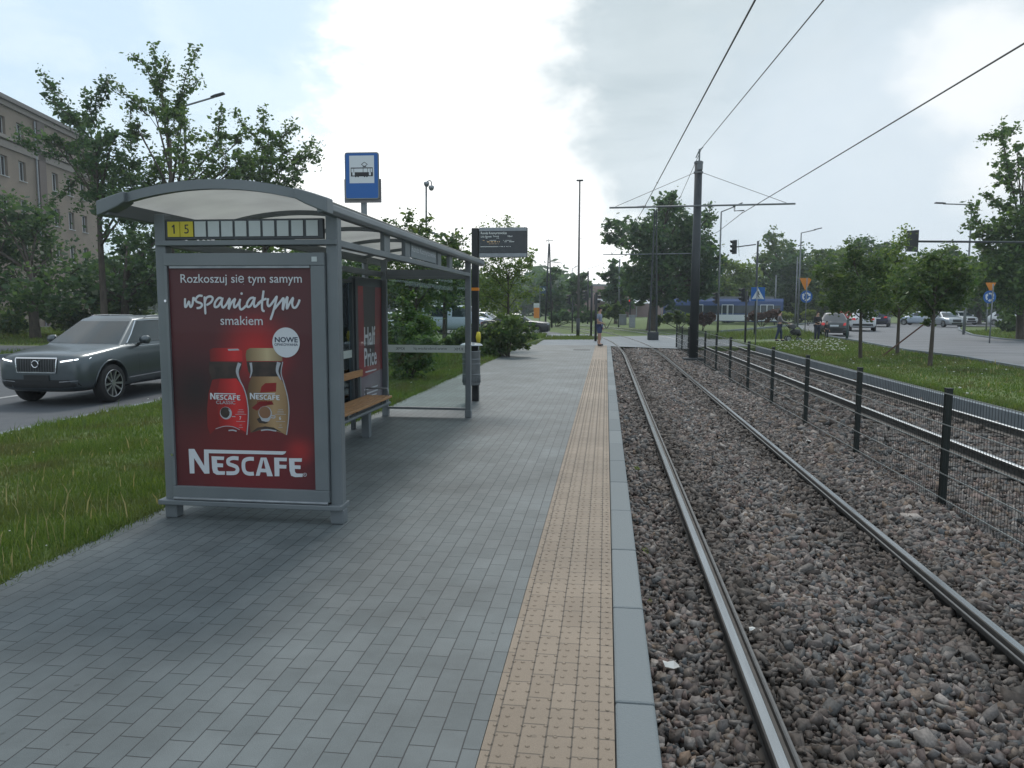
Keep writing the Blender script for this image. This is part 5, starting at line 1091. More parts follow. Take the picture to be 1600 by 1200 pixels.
for x, y, r in ((-.25, .32, .15), (.25, .32, .15), (-.25, -.27, .11), (.25, -.27, .11)):
    q = MB(); q.lathe((x, y, r), [(r*.72, -.02), (r, -.02), (r, .02), (r*.72, .02)], 16, axis='x'); w = lp(q, 'wheel', MT['tyre'])
    q = MB(); q.lathe((x, y, r), [(r*.7, -.012), (0, -.012), (0, .012), (r*.7, .012)], 12, axis='x'); o = q.build('hub', MT['galv'], None); o.parent = w
q = MB(); q.tube([(0, .12, .62), (0, .02, .50), (0, -.22, .50), (0, -.30, .30)], [.17, .19, .19, .12], 10); lp(q, 'seat', MT['black'], smooth=True)
q = MB(); vs = []
for i in range(7):
    a = R(20+i*22)
    for j in range(9):
        b = math.pi*j/8; vs.append((.26*math.cos(b), .12+.30*math.sin(b)*-math.cos(a)*.9, .66+.34*math.sin(b)*math.sin(a)))
q.add(vs, [(i*9+j, i*9+j+1, i*9+10+j, i*9+9+j) for i in range(6) for j in range(8)]); lp(q, 'hood', MT['black'], smooth=True)
g_ = at(1276, 533, z=-0.2)
person('dark-haired person in black jacket standing beside the grey hatchback on the roundabout', (g_.x, g_.y, -0.2), 0.3, 1.62, (0.018, 0.018, 0.022), (0.02, 0.025, 0.05), longsleeve=True, longhair=True, arms=[((-.25, -.03, 1.15), (-.10, -.22, 1.12)), ((.25, -.03, 1.15), (.10, -.22, 1.10))])
g_ = at(1291, 530, z=-0.2)
person('small child in dark clothes beside the person in black jacket', (g_.x, g_.y, -0.2), 0.2, 1.05, (0.03, 0.03, 0.035), (0.015, 0.018, 0.025), longsleeve=True)
# ================================================================== TREES AND SHRUBS
def leaf_cloud(C_, n_, s):
    """n_ leaf faces per centre row: C_ (m,3) centres already final; s leaf length"""
    m = len(C_); u = rng.normal(size=(m, 3)); u[:, 2] *= 0.6; u /= np.linalg.norm(u, axis=1)[:, None]
    w = rng.normal(size=(m, 3)); w = np.cross(u, w); w /= np.linalg.norm(w, axis=1)[:, None]
    L_ = s*np.exp(rng.normal(0, .38, m))[:, None]; v = np.stack([C_-u*L_*.5, C_+w*L_*.3+u*L_*.05, C_+u*L_*.5, C_-w*L_*.3+u*L_*.05], 1)
    return v.reshape(-1, 3)
def crown_mesh(name, centres, s, m, parent):
    v = leaf_cloud(centres, 1, s); f = np.arange(len(v)).reshape(-1, 4)
    o = npmesh(name, v-np.array(parent.location)[None], f, m, parent); return o
def tree(name, label, cat, d, base, blobs, leaf, n, m, shoots=(), trunk_r=.15, group=None, clump=.34, flat=1.0, fork=None, stem='trunk', zground=-.15, spread=.8, limbs=True, shoot_w=0.10):
    """base: px column and row of the trunk foot as surveyed at distance d; blobs: (px, py, radius px[, flattening])"""
    b = at(base[0], base[1], d=d); b.z = zground
    t = thing(name, label, cat, tuple(b), group); cs = []; fd = Vector((fw[0], fw[1], 0)).normalized()
    area = sum(q_[2]**2 for q_ in blobs); wmax = max(abs(q_[0]-base[0])+q_[2] for q_ in blobs)*d/F; br = MB(); tops = []
    zz_ = [at(q_[0], q_[1], d=d) for q_ in blobs]; axis = Vector((b.x*.7+np.mean([c.x for c in zz_])*.3, b.y*.7+np.mean([c.y for c in zz_])*.3, b.z+(np.mean([c.z for c in zz_])-b.z)*1.05))
    for k, q_ in enumerate(blobs):
        r = q_[2]*d/F; fl = q_[3] if len(q_) > 3 else flat
        lim = max(0.0, wmax-abs(q_[0]-base[0])*d/F)*spread
        dd = float(rng.uniform(-1, 1))*max(lim, r*.3); c = at(q_[0], q_[1], d=d+dd); tops.append(c)
        nn = int(n*q_[2]**2/area); ns = max(6, int(nn/34))
        sp = rng.normal(size=(ns, 3)); sp /= np.linalg.norm(sp, axis=1)[:, None]; sp *= (rng.random(ns)**.45)[:, None]*r*np.array([1, 1, fl])*rng.uniform(.8, 1.12, (ns, 1))
        w = rng.lognormal(0, .5, ns); w /= w.sum(); ii = rng.choice(ns, nn, p=w)
        p_ = sp[ii]+rng.normal(size=(nn, 3))*r*clump*rng.uniform(.35, .75, ns)[ii][:, None]*np.array([1, 1, .7])
        cs.append(p_+np.array(c)[None])
        if limbs:
            tt_ = min(.88, max(.5, (c.z-b.z)*.68/(axis.z-b.z))); f_ = b.lerp(axis, tt_); tr = trunk_r*min(1, .35+.4*q_[2]/max(x[2] for x in blobs))
            br.tube([f_, f_.lerp(c, .5)+Vector((0, 0, .06*r)), c, c+Vector((0, 0, r*.5))], [tr*.55, tr*.4, tr*.22, tr*.08], 6)
            for i in range(4):
                e = c+Vector(sp[int(rng.integers(ns))]); s_ = f_.lerp(c, float(rng.uniform(.5, 1))); br.tube([s_, s_.lerp(e, .6)+Vector((0, 0, r*.1)), e], [tr*.2, tr*.13, tr*.04], 5)
    for sh_ in shoots:
        pts = [at(x, y, d=d+float(rng.uniform(-1, 1))*wmax*.25) for x, y in sh_[:1]]; d0 = depth(pts[0])
        pts += [at(x, y, d=d0+float(rng.uniform(-.3, .3))) for x, y in sh_[1:]]
        br.tube(pts, [trunk_r*.22]+[trunk_r*.12]*(len(pts)-2)+[trunk_r*.05], 5)
        for a_, e_ in zip(pts, pts[1:]):
            k = int((e_-a_).length/leaf*3.4)+2; tt = rng.random(k); wd = shoot_w*d/20
            base_ = np.array(a_)[None]+(np.array(e_)-np.array(a_))[None]*tt[:, None]; base_ = np.repeat(base_, 5, 0)+rng.normal(size=(k*5, 3))*wd*rng.uniform(.5, 1.2, (k*5, 1)); cs.append(base_)
    cz = axis.z; top = axis
    if limbs:
        mid = b.lerp(top, .5)
        br.tube([b-Vector((0, 0, .2)), b+Vector((0, 0, .12)), b.lerp(mid, .5), mid, top], [trunk_r*1.5, trunk_r*1.05, trunk_r*.92, trunk_r*.75, trunk_r*.28], 10)
    else:
        for i in range(6):
            e = tops[int(rng.integers(len(tops)))]; br.tube([b-Vector((0, 0, .05)), b.lerp(e, .5), e], [trunk_r*.5, trunk_r*.3, trunk_r*.12], 5)
    br.build(stem, MT['bark'], t, smooth=True)
    crown_mesh('crown' if stem == 'trunk' else 'foliage', np.concatenate(cs), leaf, m, t); return t
LA, LB_, LC, LD = MT['leaf_a'], MT['leaf_b'], MT['leaf_c'], MT['leaf_d']
# left: ragged tall trees beyond the road, dense trees in front of the block of flats
tree('street_tree', 'tall ragged tree with spiky upright shoots rising behind the shelter roof', 'tree', 37, (268, 530),
     [(250, 265, 46), (290, 235, 40), (240, 170, 26), (262, 195, 28), (310, 290, 42), (285, 185, 24), (340, 225, 26), (355, 260, 34), (235, 300, 42), (250, 130, 18), (215, 200, 24), (270, 330, 40), (375, 220, 20), (390, 250, 30), (330, 330, 44)], .16, 9500, LA,
     [((262, 190), (245, 120), (240, 68)), ((250, 150), (225, 100), (205, 84)), ((275, 180), (290, 120), (308, 75)), ((270, 175), (290, 140), (315, 122)), ((230, 180), (200, 150), (178, 136)), ((205, 235), (203, 190), (204, 160)), ((340, 210), (345, 180), (348, 168)), ((290, 200), (285, 170), (282, 150)), ((250, 140), (262, 105), (258, 88))], trunk_r=.20, group='trees beyond the near road', clump=.28)
tree('street_tree', 'ragged tree with one long leaning shoot in front of the flats', 'tree', 36, (165, 530),
     [(150, 240, 40), (175, 215, 28), (120, 225, 24), (140, 190, 22), (165, 270, 44), (190, 265, 34), (80, 215, 14, .5), (100, 225, 16, .6), (205, 300, 36), (150, 310, 36), (120, 190, 16), (190, 340, 42)], .155, 8000, LB_,
     [((140, 215), (105, 170), (62, 110)), ((125, 195), (90, 165), (72, 148)), ((120, 200), (100, 180), (80, 166)), ((150, 190), (150, 150), (168, 124)), ((155, 170), (165, 145), (172, 118)), ((110, 235), (70, 220), (36, 202)), ((100, 245), (60, 235), (20, 212)), ((125, 275), (100, 300), (72, 318)), ((150, 200), (135, 160), (130, 140))], trunk_r=.17, group='trees beyond the near road', clump=.28)
tree('street_tree', 'ragged airy tree with drooping side shoots right of the tall one', 'tree', 40, (415, 530),
     [(400, 235, 28), (420, 215, 22), (425, 255, 30), (450, 240, 22), (380, 275, 34), (440, 275, 26), (412, 292, 34), (360, 300, 40), (465, 265, 16), (430, 330, 44), (470, 330, 36)], .16, 6500, LA,
     [((430, 230), (448, 205), (458, 192)), ((415, 215), (412, 190), (412, 168)), ((455, 250), (480, 245), (500, 252)), ((455, 262), (478, 232), (494, 222)), ((440, 215), (455, 205), (462, 196)), ((460, 270), (462, 290), (455, 292)), ((400, 215), (375, 190), (370, 175)), ((470, 250), (490, 238), (502, 236))], trunk_r=.17, group='trees beyond the near road', clump=.28)
tree('dense_tree', 'broad dark dense tree standing left of the grey SUV roof', 'tree', 42, (55, 520),
     [(30, 360, 58), (80, 400, 52), (20, 430, 60), (70, 450, 54), (-30, 380, 60), (-40, 450, 60), (110, 430, 40), (40, 480, 44, .7), (90, 485, 40, .7), (0, 330, 34), (60, 350, 40)], .24, 9000, LB_, trunk_r=.28, group='trees beyond the near road')
tree('dense_tree', 'dark dense tree between the flats and the advert panel', 'tree', 44, (195, 520),
     [(180, 430, 56), (225, 400, 50), (150, 470, 44), (210, 470, 56), (240, 440, 50), (130, 440, 34), (260, 360, 40), (200, 370, 34), (290, 420, 44)], .24, 9000, LB_, trunk_r=.26, group='trees beyond the near road')
tree('dense_tree', 'dense tree seen through the gap above the advert', 'tree', 46, (370, 520),
     [(330, 400, 50), (390, 390, 46), (440, 410, 44), (360, 440, 50), (430, 460, 50), (490, 420, 46), (530, 450, 44), (500, 380, 30)], .25, 8000, LA, trunk_r=.24, group='trees beyond the near road')
for x, y, r, d, lab in ((110, 505, 26, 46, 'low dark shrub under the dense trees behind the grey SUV'), (170, 500, 30, 45, 'low dark shrub right of the other one behind the SUV windscreen'), (20, 508, 22, 48, 'low dark shrub at the lawn edge far left of the SUV')):
    tree('shrub', lab, 'shrub', d, (x, 525), [(x-r*.6, y, r), (x+r*.6, y+3, r), (x, y-r*.4, r)], .20, 2200, LD, trunk_r=.1, stem='stem', limbs=False, group='shrubs under the trees')
# beyond the shelter
tree('small_tree', 'small bushy tree seen through the end glass of the shelter', 'tree', 24, (648, 575),
     [(650, 400, 40), (620, 420, 36), (690, 400, 34), (640, 450, 40), (680, 440, 38), (615, 470, 34), (655, 365, 22), (705, 430, 26), (650, 490, 34), (720, 395, 16)], .105, 9000, LD,
     [((640, 375), (636, 350), (642, 328)), ((655, 365), (660, 350), (668, 338)), ((620, 385), (605, 360), (600, 345)), ((700, 395), (715, 380), (732, 372)), ((690, 385), (705, 378), (718, 362)), ((640, 380), (625, 365), (615, 344))], trunk_r=.07, zground=-.05, group='small trees on the near lawn')
tree('shrub', 'tall bushy shrub on the lawn edge seen through the end glass', 'shrub', 17.5, (642, 590),
     [(640, 500, 28), (620, 525, 28), (660, 520, 28), (640, 545, 32), (625, 565, 26), (655, 568, 24), (640, 475, 18), (672, 535, 16), (605, 515, 14)], .085, 6500, LA, trunk_r=.06, stem='stem', limbs=False, zground=-.03, group='shrubs on the near lawn')
tree('small_tree', 'light leafed small tree standing behind the departure board', 'tree', 30, (795, 545),
     [(785, 395, 34), (760, 420, 34), (810, 420, 30), (785, 450, 40), (755, 460, 34), (815, 455, 22), (830, 410, 12), (790, 480, 30), (765, 380, 20), (805, 385, 20)], .085, 9000, LC,
     [((780, 380), (778, 360), (777, 346)), ((790, 375), (795, 358), (792, 340)), ((765, 380), (758, 362), (755, 350)), ((805, 380), (808, 362), (806, 352)), ((820, 405), (832, 398), (836, 394))], trunk_r=.06, zground=-.05, group='small trees on the near lawn')
tree('shrub', 'wide dark shrub along the pavement beyond the litter bin', 'shrub', 25, (795, 555),
     [(770, 525, 24), (800, 515, 22), (825, 520, 14), (785, 540, 18), (765, 545, 16), (812, 535, 16), (750, 530, 16), (790, 505, 16)], .10, 6000, LD, trunk_r=.05, stem='stem', limbs=False, zground=-.05, group='shrubs on the near lawn')
tree('shrub', 'low dark shrub behind the frosted band of the shelter', 'shrub', 30, (722, 548),
     [(715, 525, 16), (735, 528, 16), (725, 540, 14), (700, 535, 12)], .11, 2200, LD, trunk_r=.05, stem='stem', limbs=False, zground=-.05, group='shrubs on the near lawn')
tree('small_tree', 'thin trunked tree between two parked cars beyond the shelter', 'tree', 36, (694, 532),
     [(690, 420, 30), (715, 440, 28), (670, 440, 28), (735, 455, 24), (700, 465, 26), (660, 470, 24)], .15, 4500, LB_, trunk_r=.09, zground=-.1, group='small trees on the near lawn')
tree('small_tree', 'thin tree seen through the back pane of the shelter', 'tree', 30, (560, 540),
     [(545, 430, 32), (575, 420, 34), (530, 460, 30), (560, 465, 30), (600, 440, 30), (590, 400, 24)], .14, 4500, LB_, trunk_r=.08, zground=-.06, group='small trees on the near lawn')
# far centre
for x, ybase, blobs, d, n, m, lab in (
    (863, 500, [(862, 450, 22), (850, 465, 18), (872, 460, 16), (862, 430, 14), (868, 480, 18), (845, 485, 14)], 92, 2600, LB_, 'round far tree behind the tapered double mast'),
    (905, 500, [(905, 445, 20), (890, 455, 16), (918, 455, 14), (900, 475, 18), (912, 430, 10), (888, 475, 12)], 98, 2600, LB_, 'dark far tree behind the tall light mast'),
    (962, 500, [(962, 440, 22), (950, 455, 16), (975, 455, 18), (962, 420, 14), (965, 472, 20), (948, 430, 10)], 88, 3000, LB_, 'round topped far tree left of the big broadleaf')):
    tree('far_tree', lab, 'tree', d, (x, ybase), blobs, .46, n, m, trunk_r=.22, zground=-.2, group='far trees beyond the crossing')
tree('broadleaf_tree', 'big spreading broadleaf tree behind the overhead line poles', 'tree', 62, (1018, 512),
     [(1040, 345, 34), (1045, 318, 18), (1000, 375, 30), (965, 362, 26), (950, 368, 15), (1030, 395, 44), (1085, 370, 34), (1105, 390, 26), (1075, 410, 40), (1100, 430, 28), (1020, 432, 42), (1060, 440, 34), (990, 420, 22), (1000, 445, 26), (1105, 345, 14), (1095, 445, 22), (1065, 335, 18), (985, 440, 22), (1120, 410, 14), (1112, 440, 20), (1088, 458, 22), (1042, 458, 26), (1002, 458, 20), (1070, 375, 30), (1020, 365, 24)], .28, 24000, LB_,
     [((1045, 325), (1050, 310), (1052, 297)), ((1030, 330), (1028, 315), (1033, 305)), ((1100, 360), (1108, 340), (1109, 318))], trunk_r=.42, zground=-.2)
tree('pale_tree', 'airy pale tree standing above the woods right of the main pole', 'tree', 100, (1211, 500),
     [(1210, 380, 20), (1195, 395, 18), (1225, 392, 20), (1240, 390, 14), (1210, 410, 24), (1190, 420, 18), (1230, 420, 20), (1208, 365, 10)], .40, 2600, LD, trunk_r=.25, zground=-.2, clump=.45)
wood = [(1140, 470, [(1140, 440, 26), (1120, 455, 22), (1160, 430, 24), (1150, 465, 28), (1130, 415, 16)], 95, LC, 'pale green round tree directly right of the main overhead line pole'),
        (1185, 490, [(1180, 450, 30), (1200, 440, 26), (1165, 465, 26), (1190, 470, 30), (1215, 460, 26)], 105, LB_, 'dark tree behind the blue crossing sign'),
        (1245, 490, [(1245, 420, 30), (1230, 450, 30), (1265, 440, 34), (1250, 470, 30), (1225, 425, 18)], 98, LB_, 'dark tree behind the two tall lamp posts'),
        (1290, 490, [(1290, 410, 26), (1275, 430, 30), (1310, 425, 32), (1295, 455, 34), (1320, 405, 18), (1283, 395, 14)], 92, LD, 'dense tree behind the orange yield sign'),
        (1350, 490, [(1350, 400, 28), (1330, 420, 30), (1375, 410, 30), (1355, 440, 36), (1385, 395, 18), (1345, 384, 14)], 96, LB_, 'dense tree behind the left young tree'),
        (1440, 490, [(1450, 420, 28), (1425, 430, 30), (1475, 420, 30), (1450, 450, 36), (1490, 400, 20)], 94, LD, 'dense tree behind the black signal backboard'),
        (1530, 490, [(1520, 420, 34), (1550, 420, 36), (1500, 440, 34), (1545, 455, 36), (1580, 430, 34)], 90, LB_, 'dense tree behind the second roundabout sign'),
        (1620, 490, [(1610, 410, 40), (1640, 420, 40), (1600, 450, 36), (1650, 460, 40)], 92, LB_, 'dense tree at the right end of the woods')]
for x, yb_, bl_, d, m, lab in wood: bl_ = bl_+[(bl_[0][0]-18, 472, 26), (bl_[0][0]+18, 476, 26), (bl_[0][0], 484, 22), (bl_[0][0]+30, 466, 22)]; tree('woodland_tree', lab, 'tree', d, (x, yb_), bl_, .36, 11000, m, trunk_r=.3, zground=-.2, group='woods behind the roundabout')
# young trees on the lawn by the second track
yt = [(1344, 561, 27, [(1345, 418, 36), (1315, 440, 34), (1375, 435, 34), (1340, 460, 36), (1305, 468, 26), (1370, 470, 30), (1295, 428, 26), (1330, 396, 22), (1350, 485, 18), (1330, 400, 18)], 'young tree with a dark slim trunk nearest the stroller', LD, [((1340, 415), (1345, 395), (1340, 378)), ((1365, 420), (1380, 400), (1392, 385))]),
      (1402, 552, 29.5, [(1402, 425, 34), (1385, 450, 30), (1428, 438, 32), (1405, 468, 30), (1380, 475, 20), (1428, 468, 20), (1398, 405, 18)], 'young tree with ivy on its trunk braced by a slanting stake', LC, [((1400, 410), (1408, 385), (1416, 357)), ((1395, 405), (1402, 385), (1410, 368)), ((1395, 420), (1390, 400), (1386, 388))]),
      (1453, 573, 23.5, [(1455, 428, 40), (1425, 445, 32), (1490, 440, 36), (1455, 465, 32), (1490, 465, 24), (1470, 410, 22), (1452, 490, 16), (1500, 430, 20)], 'young tree with reddish slim trunk nearest the mesh fence', LD, [((1465, 410), (1475, 395), (1480, 382)), ((1485, 430), (1500, 410), (1512, 402))])]
for x, y, d, bl_, lab, m, shs in yt: tree('young_tree', lab, 'tree', d, (x, y), bl_, .10, 8000, m, shs, trunk_r=.065, zground=-.16, group='young trees on the lawn by the tracks', spread=.6)
tree('street_tree', 'tall tree with ragged spiky top standing on the roundabout island', 'tree', 43, (1594, 529),
     [(1575, 330, 26), (1560, 360, 28), (1600, 340, 34), (1590, 380, 40), (1555, 395, 32), (1620, 380, 40), (1575, 420, 42), (1535, 375, 18), (1580, 290, 20), (1598, 265, 18), (1540, 430, 34), (1600, 450, 44), (1570, 470, 34), (1530, 460, 24), (1565, 210, 9), (1640, 320, 40), (1590, 235, 12)], .20, 12500, LA,
     [((1580, 290), (1570, 240), (1564, 195)), ((1566, 215), (1550, 212), (1530, 220)), ((1568, 215), (1580, 205), (1590, 198)), ((1580, 260), (1598, 248), (1612, 240)), ((1575, 330), (1552, 312), (1536, 300)), ((1550, 360), (1525, 345), (1513, 312)), ((1545, 365), (1520, 355), (1505, 350)), ((1590, 270), (1570, 258), (1556, 252)), ((1575, 280), (1562, 275), (1553, 274))], trunk_r=.22, zground=-.2)
# hedges and low shrubs
for blobs, d, n, m, lab in (
    ([(868, 495, 10, .8), (885, 494, 10, .8), (902, 494, 10, .8), (920, 495, 10, .8)], 74, 2600, LB_, 'low clipped dark hedge beyond the crossing rails'),
    ([(948, 486, 10), (962, 488, 11), (935, 492, 9)], 68, 2000, LD, 'rounded green shrub behind the standing pedestrian'),
    ([(1062, 496, 10), (1078, 498, 9), (1045, 496, 9), (1030, 500, 7)], 66, 2000, LC, 'green shrubs at the foot of the big broadleaf'),
    ([(1098, 500, 10), (1106, 498, 9)], 62, 1300, MT['leaf_red'], 'round reddish shrub right of the main pole'),
    ([(1190, 493, 8), (1204, 493, 8), (1176, 494, 8), (1212, 492, 7)], 72, 2000, MT['leaf_red'], 'low reddish hedge in front of the tram end'),
    ([(1222, 491, 6), (1232, 492, 6)], 78, 800, MT['leaf_lime'], 'lime shrub left of the side on silver car'),
    ([(1262, 491, 7), (1272, 492, 6)], 78, 800, MT['leaf_lime'], 'lime shrub behind the roundabout sign post'),
    ([(1575, 500, 12), (1568, 508, 9), (1582, 508, 9)], 60, 1500, LD, 'round dark shrub on the roundabout island')):
    tree('shrub', lab, 'shrub', d, (blobs[0][0], 505), blobs, .30, n, m, trunk_r=.08, stem='stem', limbs=False, zground=-.22, group='shrubs round the crossing')
# far belt of woodland closing the horizon: nobody could count its trees
cs = []
for px in range(-160, 1800, 5):
    d = 215+35*math.sin(px*.013)+float(rng.uniform(-12, 12)); top = 440+9*math.sin(px*.021)+7*math.sin(px*.057)+(8 if 880 < px < 1010 else 0)+(-25 if px < 560 else 0)
    c = at(px, (top+486)/2, d=d); h = (486-top)*d/F/2; k = 240
    cs.append(np.array(c)[None]+rng.normal(size=(k, 3))*np.array([2.6, 3.5, h*.62])*rng.uniform(.5, 1, (k, 1)))
c_ = np.concatenate(cs); v = leaf_cloud(c_, 1, 1.5); tag(npmesh('distant_wood', v, np.arange(len(v)).reshape(-1, 4), LB_), kind='stuff')
# ================================================================== FENCE
FX, FZ = 3.30, -0.34
posts = [7.72-2.55, 7.72]+[7.72+2.58*i for i in range(1, 12)]
t = thing('mesh_fence', 'dark green welded mesh fence on square posts between the two tracks', 'fence', (FX, 20, FZ))
for y in posts:
    q = MB(); q.box((FX, y, FZ+.58), (.058, .058, 1.22)); q.box((FX, y, FZ+1.195), (.064, .064, .012)); q.build('post', MT['blackmetal'], t)
for ya, yb_ in zip(posts, posts[1:]):
    q = MB(); x = FX-.034
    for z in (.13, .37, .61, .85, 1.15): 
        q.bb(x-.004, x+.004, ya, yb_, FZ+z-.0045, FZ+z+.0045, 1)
    n_ = int((yb_-ya)/.05)
    for i in range(n_+1):
        y = ya+(yb_-ya)*i/n_; q.bb(x-.0014, x+.0014, y-.0014, y+.0014, FZ+.06, FZ+1.17)
    q.build('mesh_panel', [MT['wire'], MT['wire_h_lit']], t)
# ================================================================== POLES, WIRES, LAMPS, SIGNALS
def gpt(px, py, z=-.2): p_ = at(px, py, z=z); return p_, depth(p_)
p0 = at(1083, 567, z=-.36); d0 = depth(p0); X0, Y0 = p0.x, p0.y; ztop = at(1088, 258, d=d0).z
t = thing('overhead_line_pole', 'thick dark round pole with a cross arm and stay wires beside the mesh fence', 'pole', (X0, Y0, -.36))
q = MB(); q.cyl((X0, Y0, -.36), (X0, Y0, ztop), .168, .132, n=20); q.build('shaft', MT['pole'], t, smooth=True)
q = MB(); q.box((X0, Y0, -.30), (.72, .72, .26)); q.build('foundation', mat('dark_concrete', (.045, .05, .055), .85), t, bevel=.02)
q = MB(); q.cyl((X0, Y0, ztop-.42), (X0, Y0, ztop-.36), .165, n=16); q.cyl((X0, Y0, ztop-.08), (X0, Y0, ztop-.02), .16, n=16); q.box((X0+.03, Y0, ztop-.2), (.2, .3, .22)); q.build('collar', MT['galvpole'], t)
q = MB(); q.cyl((X0+.02, Y0, ztop), (X0+.02, Y0, ztop+.42), .03, n=8); q.tube([(X0-.1, Y0, ztop+.12), (X0+.02, Y0, ztop+.40), (X0+.14, Y0, ztop+.48)], .022, 6); q.build('insulator_mast', MT['galvpole'], t)
za = at(1087, 326, d=d0).z; xl, xr = at(952, 330, d=d0).x, at(1231, 322, d=d0).x
q = MB(); q.tube([(xl, Y0-.12, za-.02), (X0, Y0-.2, za), (xr, Y0-.12, za+.04)], .032, 8); arm_ = q.build('cross_arm', MT['galvpole'], t, smooth=True)
q = MB(); q.tube([(X0-.1, Y0, ztop-.38), (xl+.22, Y0-.12, za+.02)], .009, 5); q.tube([(X0+.1, Y0, ztop-.38), (xr-.3, Y0-.12, za+.07)], .009, 5); q.build('stay_wires', MT['thinwire'], arm_)
q = MB()
w1 = at(1005, 327, y=Y0-.12); w3 = at(1158, 334, y=Y0-.12)
for w in (w1, w3): q.cyl((w.x-.22, w.y, za-.03), (w.x-.22, w.y, w.z+.08), .012, n=6); q.tube([(w.x-.22, w.y, w.z+.1), (w.x+.1, w.y, w.z+.12), (w.x, w.y, w.z)], .014, 6); q.tube([(w.x-.25, w.y, za-.04), (w.x-.25, w.y, w.z+.1), (w.x+.12, w.y, w.z+.1)], .01, 5)
q.build('dropper', MT['thinwire'], arm_)
def wire(label, pts, r=.012):
    q = MB(); q.tube(pts, r, 5); tag(q.build('overhead_wire', MT['thinwire'], origin=tuple(pts[0])), label, 'wire', 'overhead wires')
def ext(a, b, k): return Vector(b)+(Vector(b)-Vector(a))*k
e1 = at(1180, 0, x=w1.x+.30); wire('contact wire over the near track running up past the pole top', [ext(w1, e1, 1.2), e1, w1, at(985, 360, d=43), at(940, 392, d=62)])
e2 = at(1287, 0, x=X0+.1); t2 = Vector((X0+.1, Y0, ztop+.46)); wire('feeder wire rising from the tip of the thick dark pole', [ext(t2, e2, 1.0), e2, t2, at(1062, 310, d=40), at(1022, 335, d=46)])
e3 = at(1600, 68, x=w3.x+.15); wire('contact wire over the far track slanting to the right', [ext(w3, e3, .9), e3, w3, at(1122, 362, d=36), at(1050, 395, d=48)])
# double legged pole with cantilever
p1, d1 = gpt(1020, 531); t = thing('overhead_line_pole', 'slim two legged lattice pole with a dark box at its foot', 'pole', (p1.x, p1.y, -.2))
r_ = Vector((rt[0], rt[1], 0)).normalized(); tz = at(1020, 330, d=d1).z
q = MB()
for s in (-1, 1): q.cyl(p1+r_*s*.22, Vector((p1.x, p1.y, tz))+r_*s*.05, .06, .035, n=8)
for i in range(9):
    z0, z1 = i/9, (i+1)/9; s = 1 if i % 2 else -1; wd = lambda f: .22+(.05-.22)*f
    q.cyl(Vector((p1.x, p1.y, -.2+(tz+.2)*z0))+r_*s*wd(z0), Vector((p1.x, p1.y, -.2+(tz+.2)*z1))-r_*s*wd(z1), .010, n=5)
q.build('frame', MT['pole'], t)
q = MB(); q.box((p1.x, p1.y, .03), (.62, .45, .46)); q.build('foot_box', MT['pole'], t, bevel=.02)
zc = at(1020, 397, d=d1).z; q = MB(); a, b = at(942, 398, d=d1), at(1080, 396, d=d1); q.tube([a, b], .028, 6); q.tube([Vector((p1.x, p1.y, tz-.1)), a.lerp(b, .1)], .008, 4); q.cyl(a.lerp(b, .1), a.lerp(b, .1)+Vector((0, 0, .14)), .02, n=5); q.build('cantilever', MT['galvpole'], t)
# tapered twin mast
p1, d1 = gpt(857, 512); t = thing('overhead_line_pole', 'tapered twin leg mast meeting at a point left of the light mast', 'pole', (p1.x, p1.y, -.2)); tz = at(857, 382, d=d1).z
q = MB()
for s in (-1, 1): q.cyl(p1+r_*s*.30, Vector((p1.x, p1.y, tz))+r_*s*.03, .085, .06, n=8)
for f_ in (.3, .55, .78): q.cyl(p1+Vector((0, 0, (tz+.2)*f_))-r_*.3*(1-f_), p1+Vector((0, 0, (tz+.2)*f_))+r_*.3*(1-f_), .03, n=5)
q.build('legs', MT['pole'], t, smooth=True)
q = MB(); top_ = Vector((p1.x, p1.y, tz)); q.cyl(top_, at(857, 374, d=d1), .04, n=6); q.tube([at(853, 376, d=d1), at(864, 376, d=d1)], .03, 5); q.tube([at(859, 409, d=d1), at(878, 411, d=d1)], .03, 5); q.build('bracket', MT['galvpole'], t)
wire('thin span wire from behind the departure board to the tapered twin mast', [at(800, 392, d=d1), at(830, 388, d=d1), at(857, 376, d=d1), at(900, 374, d=d1+4), at(985, 362, d=d1+8)], .012)
wire('thin span wire beyond the light mast', [at(905, 424, d=88), at(932, 416, d=88), at(985, 396, d=70)], .016)
# street lamps
def street_lamp(label, px, base, top, head, d, r=.08, zb=-.2, group='street lamps'):
    b = at(px[0], 481, d=d); b.z = zb; tp = at(px[1], top, d=d); b.x, b.y = tp.x, tp.y; hd_ = at(head[0], head[1], d=d)
    t = thing('street_lamp', label, 'street lamp', tuple(b), group)
    q = MB(); q.cyl(b, tp, r, r*.6, n=10); q.build('pole', MT['galvpole'], t, smooth=True)
    u = (hd_-tp).normalized(); L_ = (hd_-tp).length; hl = min(.75, L_*.45)
    q = MB(); q.tube([tp-Vector((0, 0, .3)), tp, hd_-u*hl*.8], r*.5, 8); q.build('arm', MT['galvpole'], t, smooth=True)
    n_ = Vector((u.y, -u.x, 0)).normalized(); w_ = u.cross(n_)
    if w_.z < 0: w_ = -w_
    q = MB(); a = hd_-u*hl
    q.prism([a-n_*.07, a+u*hl*.35-n_*.16, hd_-n_*.13, hd_+n_*.13, a+u*hl*.35+n_*.16, a+n_*.07], w_*.09); q.build('lamp_head', MT['pole'], t, bevel=.02); return t
street_lamp('street lamp whose arm pokes out of the tall ragged tree', (287, 287), 0, 166, (351, 147), 40, .10, -.2)
street_lamp('street lamp head peeping above the arched shelter roof', (443, 443), 0, 286, (469, 278), 52, .10, -.1)
street_lamp('street lamp with short arm left of the yield sign', (1249, 1252), 0, 364, (1284, 357), 73, .09)
